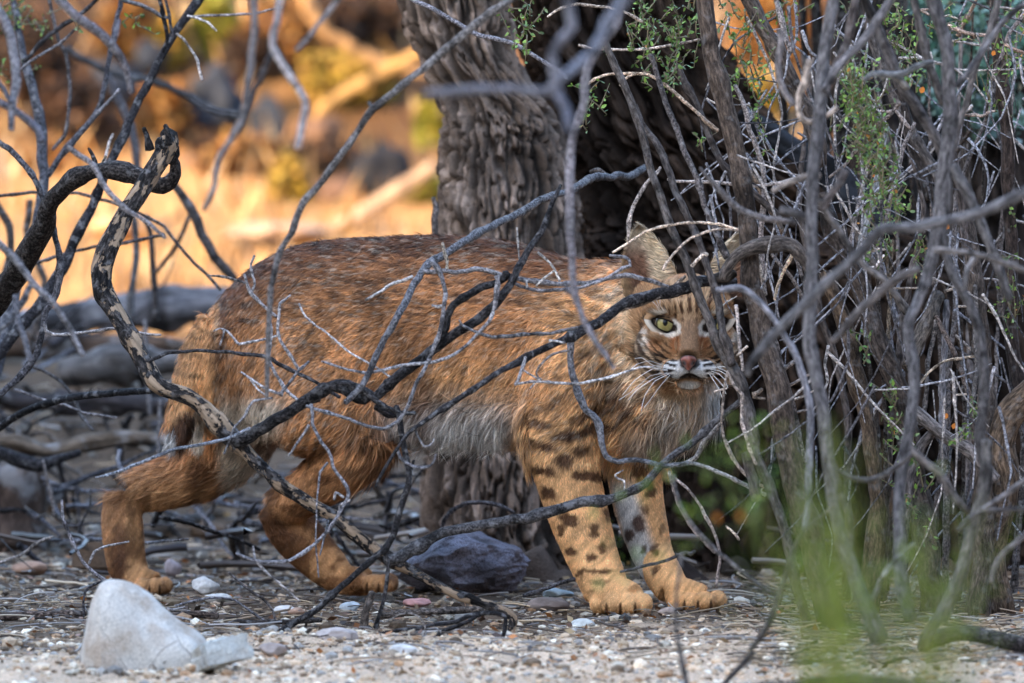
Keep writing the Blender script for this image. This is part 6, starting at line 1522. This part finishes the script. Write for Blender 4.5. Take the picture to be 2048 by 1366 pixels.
root = empty('shrub', 'out of focus gray blue shrub in front at right, stems forking upward', 'shrub')
stems(root, [
 ((8.75, 8.6), '1672,-30,17 1669,0,17 1662,34,17 1655,75,17 1648,120,18 1643,170,18 1640,220,18 1637,265,18 1632,310,18 1626,360,18 1621,410,18 1621,460,18 1628,518,18 1624,560,18 1620,604,18 1618,645,17 1618,689,18 1626,730,18 1635,775,18 1643,808,19 1649,843,19 1656,920,18 1662,960,18 1671,1030,18 1690,1100,20 1720,1180,22 1760,1280,26', (0.155, 0.16, 0.19)),
 (8.7, '1795,-30,12 1779,0,12 1765,24,12 1751,44,12 1735,68,12 1717,89,12 1696,110,12 1676,132,12 1662,155,12 1650,180,12', (0.19, 0.20, 0.25)),
 (8.9, '1712,-20,12 1710,0,12 1703,40,12 1696,75,12 1682,110,12 1668,140,12 1655,170,11', (0.15, 0.13, 0.14)),
 (8.85, '1620,120,10 1612,140,10 1610,165,11 1598,190,9 1596,215,8 1602,236,9 1618,244,9 1640,238,8 1660,226,7 1675,214,6', (0.36, 0.31, 0.28)),
 (8.85, '1560,60,8 1562,90,9 1556,130,9 1560,160,9 1572,190,9 1588,210,9', (0.24, 0.23, 0.26)),
 ((8.8, 8.8, 8.7), '1862,-30,20 1867,0,20 1877,28,20 1885,55,20 1892,88,20 1896,125,20 1898,165,20 1899,210,20 1899,256,20 1897,295,20 1893,325,20 1888,360,20 1884,393,20 1879,430,20 1872,470,18 1866,505,18 1858,540,17 1848,575,17 1836,605,16 1824,632,16 1818,660,16 1820,690,16 1826,720,16 1830,775,16 1827,810,16 1823,843,16 1816,880,16 1809,920,16 1800,980,16 1795,1060,17 1800,1150,18 1820,1240,20', (0.15, 0.155, 0.185)),
 (8.95, '1820,-30,11 1827,0,11 1834,26,11 1840,51,12 1848,88,12 1856,122,12 1866,150,12 1876,178,12 1886,210,12', (0.14, 0.135, 0.145)),
 (9.0, '1728,0,12 1741,27,13 1758,62,14 1775,103,15 1789,138,15 1803,173,15 1820,198,15 1837,224,15 1854,250,15 1871,275,15 1884,300,16 1893,325,16', (0.13, 0.125, 0.14)),
 (8.85, '2062,0,9 2048,9,9 2030,22,9 2014,36,9 2000,52,9 1987,70,9 1975,88,9 1963,105,9 1952,121,9 1942,138,9 1928,155,9 1913,172,9', (0.17, 0.18, 0.22)),
 (8.95, '2000,-20,9 1997,0,10 1990,30,10 1981,66,10 1968,95,10 1956,122,9 1945,160,9 1936,200,9 1925,230,9 1915,265,9 1908,300,9', (0.17, 0.165, 0.18)),
 (8.8, '1905,330,15 1915,350,15 1930,375,15 1945,410,14 1960,440,14 1975,480,13 1990,520,13 2005,560,12 2020,600,12', (0.15, 0.155, 0.18)),
 (8.8, '1890,340,14 1895,370,14 1893,410,13 1885,445,13 1885,480,12 1895,520,12 1910,560,13 1935,600,14 1955,650,14 1965,700,14 1968,760,15 1965,820,16 1962,880,16 1975,940,16 1970,990,16 1955,1040,16 1945,1060,16 1935,1100,16 1925,1140,17 1905,1190,18 1880,1240,20', (0.13, 0.135, 0.16)),
 (8.9, '1760,155,8 1772,150,8 1790,152,9 1805,165,9 1815,178,9', (0.2, 0.2, 0.2)),
 (8.85, '1728,160,7 1745,148,8 1768,148,9 1790,150,9 1810,146,9 1830,135,9 1850,128,9 1866,125,9', (0.17, 0.20, 0.24)),
 (8.7, '1640,350,10 1615,352,10 1590,360,9 1565,370,8 1545,382,7', (0.28, 0.25, 0.24)),
 (8.75, '1640,400,11 1650,420,10 1662,440,9 1672,452,9 1690,478,9 1710,508,9 1731,532,9 1768,559,8 1800,600,7', (0.20, 0.19, 0.20)),
 (8.75, '1690,340,12 1680,365,11 1668,380,10 1655,400,11 1645,420,12', (0.17, 0.15, 0.16)),
 (8.7, '1560,420,14 1580,425,13 1600,432,13 1618,440,14', (0.14, 0.14, 0.16)),
 (8.9, '1400,335,5 1415,355,6 1435,375,8 1455,398,9 1475,415,9 1500,428,9 1530,438,9 1560,440,9 1590,445,9', (0.19, 0.18, 0.20)),
 ((8.9, 8.85), '1433,581,9 1455,578,9 1478,576,9 1495,583,9 1509,594,9 1525,611,9 1539,628,9 1554,650,9 1567,669,9 1582,693,10 1594,717,10 1604,745,10 1611,775,10 1617,800,10 1621,826,10 1621,870,10 1619,920,10 1616,960,10 1617,1002,9 1613,1030,9 1608,1063,8', (0.20, 0.22, 0.29)),
 ((8.2, 8.25), '2068,378,16 2048,386,16 2022,399,16 1997,410,16 1962,423,15 1929,434,15 1895,442,15 1861,448,15 1835,452,15 1809,455,15 1783,455,15 1758,460,15 1740,480,15 1724,501,14 1707,515,14 1690,531,14 1672,547,15 1656,563,15 1638,580,16 1621,597,16 1604,614,15 1587,631,14 1570,647,14 1553,662,14 1540,678,14 1526,696,14 1514,712,13 1502,728,11 1495,750,8', (0.155, 0.165, 0.20)),
 (8.5, '1840,537,11 1816,548,12 1792,559,13 1775,572,13 1758,587,13 1741,602,13 1724,617,12 1707,636,12 1690,655,11 1678,670,10 1664,684,8', (0.15, 0.14, 0.15)),
 (8.5, '1870,500,9 1900,502,9 1930,504,9 1953,508,9 1975,514,9 1997,522,9 2022,530,10 2050,540,10', (0.18, 0.175, 0.19)),
 (8.55, '1955,509,7 1945,520,7 1936,535,7 1931,550,7 1929,568,7 1926,580,6', (0.22, 0.24, 0.29)),
 (8.65, '1973,880,14 1973,920,14 1968,950,14 1963,984,14 1955,1018,14 1946,1053,15 1938,1087,15 1929,1121,15 1917,1156,15 1902,1190,16 1884,1223,16 1861,1258,17 1845,1290,18', (0.16, 0.165, 0.18)),
 (8.75, '1820,895,11 1833,909,12 1855,926,12 1878,943,12 1894,966,12 1908,991,12 1921,1006,11 1936,1022,10', (0.155, 0.145, 0.15)),
 (8.7, '1822,907,8 1804,925,8 1785,940,8 1764,952,8 1741,960,8 1724,960,8 1707,957,8 1690,950,8 1673,940,8 1664,920,8 1656,899,8 1652,880,7', (0.165, 0.16, 0.18)),
 (8.7, '1669,940,8 1676,966,9 1683,995,9 1692,1016,9 1700,1036,9 1702,1070,9 1698,1104,9 1688,1125,8 1673,1145,8 1650,1168,7', (0.15, 0.145, 0.165)),
 (8.6, '2062,950,9 2048,960,9 2030,975,9 2014,988,9 1993,1002,9 1973,1015,9 1950,1030,9 1929,1046,9 1915,1060,8', (0.165, 0.165, 0.19)),
 (8.6, '2065,1019,8 2048,1019,8 2022,1018,8 1997,1019,8 1956,1019,8', (0.15, 0.15, 0.175)),
 (8.6, '2065,1050,8 2048,1070,8 2030,1087,8 2008,1104,8 1997,1120,8 1987,1138,8 1984,1165,8', (0.17, 0.165, 0.185)),
 (8.6, '1830,1085,7 1810,1104,8 1792,1118,8 1773,1142,8 1758,1166,8 1746,1195,8 1738,1226,8 1730,1260,7', (0.20, 0.22, 0.27)),
 ((8.55, 8.5), '1500,1300,7 1519,1278,8 1532,1256,8 1543,1234,9 1551,1212,9 1556,1193,9 1564,1172,8 1570,1152,8 1579,1128,8 1587,1104,8 1596,1082,7 1608,1060,7 1622,1047,6 1638,1036,6 1656,1020,5 1673,1005,5', (0.14, 0.135, 0.15)),
 (8.55, '1440,1385,8 1454,1362,8 1485,1330,8 1505,1304,8', (0.12, 0.115, 0.13), 'stem'),
 (8.8, '1348,950,5 1352,985,5 1360,1008,6 1369,1029,6 1388,1054,6 1410,1077,6 1432,1100,6 1457,1121,6 1480,1141,6 1502,1159,6 1526,1175,6 1550,1190,6', (0.17, 0.165, 0.19))], scale=0.72, tone=0.88, knot=0.08, wob=0.2)
branch('faint blurred twig standing in the front gravel', (8.0, 7.95), '1363,1105,4 1358,1150,4 1353,1190,4 1352,1235,4 1355,1275,5 1362,1310,6 1369,1340,7 1376,1385,8', (0.17, 0.17, 0.19), name='twig', cat='twig')
branch('dark knotty log at the foot of the right hand shrubs', 9.0, '1840,1300,14 1861,1285,18 1888,1274,20 1912,1268,20 1940,1268,20 1963,1272,20 2010,1282,20 2070,1300,20', (0.09, 0.075, 0.07), M_DARK, name='fallen_log', cat='log', ns=18, rough=0.3)
branch('blurred gray log lying along the bottom edge of the picture', 7.9, '1590,1372,16 1640,1368,20 1700,1364,22 1760,1366,20 1820,1372,16', (0.12, 0.11, 0.12), M_DARK, name='fallen_log', cat='log', ns=16)

# fine twigs that knit the shrubs together
r = np.random.default_rng(909)
for k in range(200):
    x0 = r.uniform(1400, 2050); y0 = r.uniform(-20, 900); a = r.choice([r.normal(1.25, 0.3), r.normal(1.9, 0.3), r.normal(0.2, 0.35)], p=[0.4, 0.4, 0.2]); L = r.uniform(90, 420)
    if x0 < 1560 and y0 > 420: continue
    w = r.uniform(1.3, 3.6); dd = r.uniform(9.45, 10.3); b = r.normal(0, 0.12); pts = []
    for q in range(5):
        t = q/4; aa = a+b*(t-0.5)*3
        pts.append(f'{x0+math.cos(aa)*L*t+r.normal(0,L*.02):.0f},{y0+math.sin(aa)*L*t:.0f},{w*(1-0.5*t):.1f}')
    c = np.array([(0.30, 0.29, 0.31), (0.15, 0.14, 0.15), (0.38, 0.33, 0.29), (0.24, 0.25, 0.29)][k % 4])
    mb = MB(); tube(mb, pth(' '.join(pts), dd, False), warm(c), 6); mb.build('twig', M_TWIG, shrubA if x0 < 1640 else shrubB)
# --- leaves
GRN = [(0.085, 0.17, 0.028), (0.12, 0.22, 0.035), (0.055, 0.11, 0.022), (0.18, 0.30, 0.05), (0.10, 0.16, 0.05)]
def leaf(mb, c, a, b, n, L, Wd, col):
    V = [c, c+a*L*0.35+b*Wd*0.5+n*L*0.06, c+a*L*0.75+b*Wd*0.36+n*L*0.07, c+a*L, c+a*L*0.75-b*Wd*0.36+n*L*0.07, c+a*L*0.35-b*Wd*0.5+n*L*0.06, c+a*L*0.6-n*L*0.02]
    mb.add(V, Tr=[(0, 1, 6), (1, 2, 6), (2, 3, 6), (3, 4, 6), (4, 5, 6), (5, 0, 6)], C=col)
def sprigs(root, regions, seed, size=0.0085):
    r = np.random.default_rng(seed); ml = MB(); mt = MB()
    for px, py, rx, ry, d, n in regions:
        for k in range(n):
            x = px+r.normal(0, 0.5)*rx; y = py+r.normal(0, 0.5)*ry; dd = d+r.uniform(-0.1, 0.1)
            L = r.uniform(22, 55); a = r.normal(1.57 if ry > rx else 1.0, 0.6)*(1 if r.random() < 0.8 else -1)
            x2 = x+math.cos(a)*L; y2 = y-math.sin(a)*L
            pp = pth(f'{x},{y},1.6 {(x+x2)/2+r.normal(0,4)},{(y+y2)/2+r.normal(0,4)},1.3 {x2},{y2},0.8', dd, False)
            S = tube(mt, pp, (0.14, 0.11, 0.06), 4, step=0.006)
            m = int(r.integers(5, 11))
            for q in range(m):
                p = S[min(len(S)-1, int((q+0.5)/m*len(S))), :3]
                v = r.normal(size=3); v /= np.linalg.norm(v); b = np.cross(v, r.normal(size=3)); b /= np.linalg.norm(b); nn = np.cross(v, b)
                l = size*r.uniform(0.55, 1.25)
                c = np.array(GRN[r.integers(0, 5)])*r.uniform(0.7, 1.35)
                if r.random() < 0.02: c = np.array([0.5, 0.22, 0.04])
                leaf(ml, p, v, b, nn, l, l*0.5, c)
    mt.V += ml.V; n0 = mt.n
    mt.Q += [q+n0 for q in ml.Q]; mt.Tr += [q+n0 for q in ml.Tr]; mt.C += ml.C; mt.T += ml.T; mt.n += ml.n
    return mt.build('foliage', M_LEAF, root)
sprigs(shrubA, [(1050, 40, 26, 60, 9.8, 12), (1030, 90, 12, 30, 9.8, 3), (1175, 215, 16, 50, 9.75, 8), (1270, 60, 30, 50, 9.75, 8), (1320, 110, 50, 70, 9.75, 20), (1360, 60, 40, 50, 9.75, 14), (1345, 140, 30, 30, 9.75, 8),
 (1470, 60, 50, 70, 9.8, 14), (1490, 140, 50, 60, 9.8, 16), (1510, 220, 26, 50, 9.8, 8), (1560, 40, 40, 50, 9.8, 10), (1405, 292, 16, 12, 9.7, 2), (1380, 35, 30, 40, 9.8, 6), (1300, 20, 40, 26, 9.8, 5), (1520, 280, 20, 26, 9.85, 4)], 21)
sprigs(shrubB, [(1705, 170, 22, 60, 9.5, 34), (1722, 225, 34, 60, 9.5, 56), (1742, 300, 34, 60, 9.5, 46), (1762, 370, 28, 60, 9.5, 34), (1790, 440, 24, 50, 9.8, 14), (1790, 60, 40, 60, 9.8, 18), (1820, 150, 30, 50, 9.8, 14), (1860, 40, 50, 40, 9.8, 10),
 (2020, 110, 40, 70, 9.8, 18), (1770, 500, 30, 40, 9.8, 8), (1835, 515, 16, 14, 9.75, 6), (1780, 830, 18, 60, 9.8, 12), (1810, 960, 26, 70, 9.8, 16), (2020, 600, 20, 120, 9.85, 14), (1735, 700, 12, 40, 9.8, 5), (1950, 830, 10, 50, 9.85, 5), (1980, 200, 40, 60, 9.9, 8), (1840, 1000, 20, 60, 9.8, 8), (1690, 60, 24, 40, 9.8, 6), (1895, 880, 20, 10, 9.7, 3)], 22)
root = empty('shrub', 'small green leafed twigs hanging in the extreme upper left corner', 'shrub')
sprigs(root, [(25, 30, 40, 30, 10.9, 14), (70, 40, 40, 24, 10.9, 8), (15, 140, 24, 24, 10.9, 4), (265, 35, 20, 20, 10.6, 3), (150, 50, 14, 14, 10.6, 2)], 23)
for k, (x, y, s) in enumerate([(1842, 187, 1.5), (1892, 460, 1.4), (1985, 112, 1.2), (1890, 838, 1.3), (1906, 858, 1.3), (1755, 285, 1.0), (1745, 355, 0.9)]):
    mb = MB(); c = np.array(P(x, y, 9.6)); leaf(mb, 0*c, np.array([0.3, -0.2, 0.93]), np.array([0.95, 0, -0.3]), np.array([0, -1, 0.2]), 0.007*s, 0.0055*s, (0.60, 0.20, 0.03))
    o = mb.build('withered_leaf', M_LEAF); o.location = c
    tag(o, 'withered orange leaf caught '+['high between two thick blurred stems, largest of all', 'beside the thick diagonal blurred stem', 'near the top right corner', 'low among thin twigs, the upper of a pair', 'low among thin twigs, the lower of a pair', 'in the green sprig, upper one', 'in the green sprig, lower one'][k], 'leaf', 'withered orange leaves')

# --- green wispy plant close to the camera, far out of focus
root = empty('green_plant', 'very blurred green wispy plant close to the camera at lower right', 'plant')
r = np.random.default_rng(88)
mb = MB(); base = [(1790, 6.3), (1740, 6.1), (1830, 6.4), (1880, 6.5), (1800, 6.0)]
for k in range(130):
    fan = r.random() < 0.6
    x0 = r.normal(1730 if fan else 1810, 62); d_ = (5.5 if fan else 5.8)+r.normal(0, 0.12)
    xt = r.normal(1605, 80) if fan else r.normal(1880, 70); yt = r.uniform(800, 1240) if fan else r.uniform(980, 1270)
    xm = x0*0.55+xt*0.45+r.normal(0, 16); ym = (1560+yt)/2
    w = r.uniform(0.9, 1.9)
    pp = pth(f'{x0},1880,{w} {x0+r.normal(0,8)},1560,{w} {xm},{ym},{w} {xt},{yt},{w*0.3}', d_, False)
    tube(mb, pp, np.array([(0.14, 0.21, 0.016), (0.20, 0.28, 0.02), (0.10, 0.14, 0.02), (0.26, 0.27, 0.05)][r.integers(0, 4)]), 4, step=0.03)
o = mb.build('blades', M_LEAF, root); o['kind'] = 'stuff'
ml = MB()
for k in range(260):
    fx = r.random(); px = 1590+fx*320+r.normal(0, 30); py = 1300-abs(r.normal(0, 1))*110-(180*r.random() if px < 1700 else 60*r.random())
    if py < 850: continue
    c = np.array(P(px, py, r.normal(6.1, 0.15))); v = r.normal(size=3)*[0.5, 0.5, 1]; v /= np.linalg.norm(v); b = np.cross(v, r.normal(size=3)); b /= np.linalg.norm(b)
    l = r.uniform(0.008, 0.02); leaf(ml, c, v, b, np.cross(v, b), l, l*0.22, np.array([(0.12, 0.18, 0.016), (0.17, 0.23, 0.025), (0.08, 0.11, 0.02)][r.integers(0, 3)]))
o = ml.build('leaves', M_LEAF, root); o['kind'] = 'stuff'
root2 = empty('leafy_sprig', 'very blurred green leafy sprig close to the camera before the foreleg', 'plant')
ml = MB(); mt = MB()
tube(mt, pth('1520,1120,2 1500,1040,2 1450,960,2 1380,930,1.6 1300,940,1.2', 6.6, False), (0.12, 0.16, 0.05), 6)
tube(mt, pth('1510,1060,2 1530,980,2 1500,900,1.6 1470,860,1.2', 6.6, False), (0.12, 0.16, 0.05), 6)
tube(mt, pth('1500,1040,1.6 1400,1080,1.4 1300,1110,1.2 1240,1140,1', 6.6, False), (0.12, 0.16, 0.05), 6)
for (px, py, rx, ry, m) in [(1440, 920, 70, 40, 26), (1500, 880, 50, 50, 18), (1320, 950, 40, 30, 9), (1400, 1020, 50, 30, 14), (1490, 1010, 50, 40, 16), (1280, 1120, 60, 30, 6), (1180, 1160, 50, 20, 4), (1370, 1090, 50, 30, 6), (1530, 960, 40, 50, 12), (1250, 990, 30, 30, 4), (1200, 1060, 30, 40, 4)]:
    for q in range(m):
        c = np.array(P(px+r.normal(0, 0.5)*rx, py+r.normal(0, 0.5)*ry, 6.6+r.normal(0, 0.06)))
        v = r.normal(size=3); v /= np.linalg.norm(v); b = np.cross(v, r.normal(size=3)); b /= np.linalg.norm(b)
        l = 0.0085*r.uniform(0.6, 1.3); leaf(ml, c, v, b, np.cross(v, b), l, l*0.45, np.array([(0.14, 0.26, 0.03), (0.20, 0.32, 0.04), (0.28, 0.34, 0.05)][r.integers(0, 3)]))
for x, y in [(1434, 1044), (1480, 1041)]:
    c = np.array(P(x, y, 6.6)); leaf(ml, c, np.array([0, 0, 1.]), np.array([1., 0, 0]), np.array([0, -1., 0]), 0.008, 0.006, (0.55, 0.20, 0.02))
ml.build('leaves', M_LEAF, root2); mt.build('stem', M_TWIG, root2)
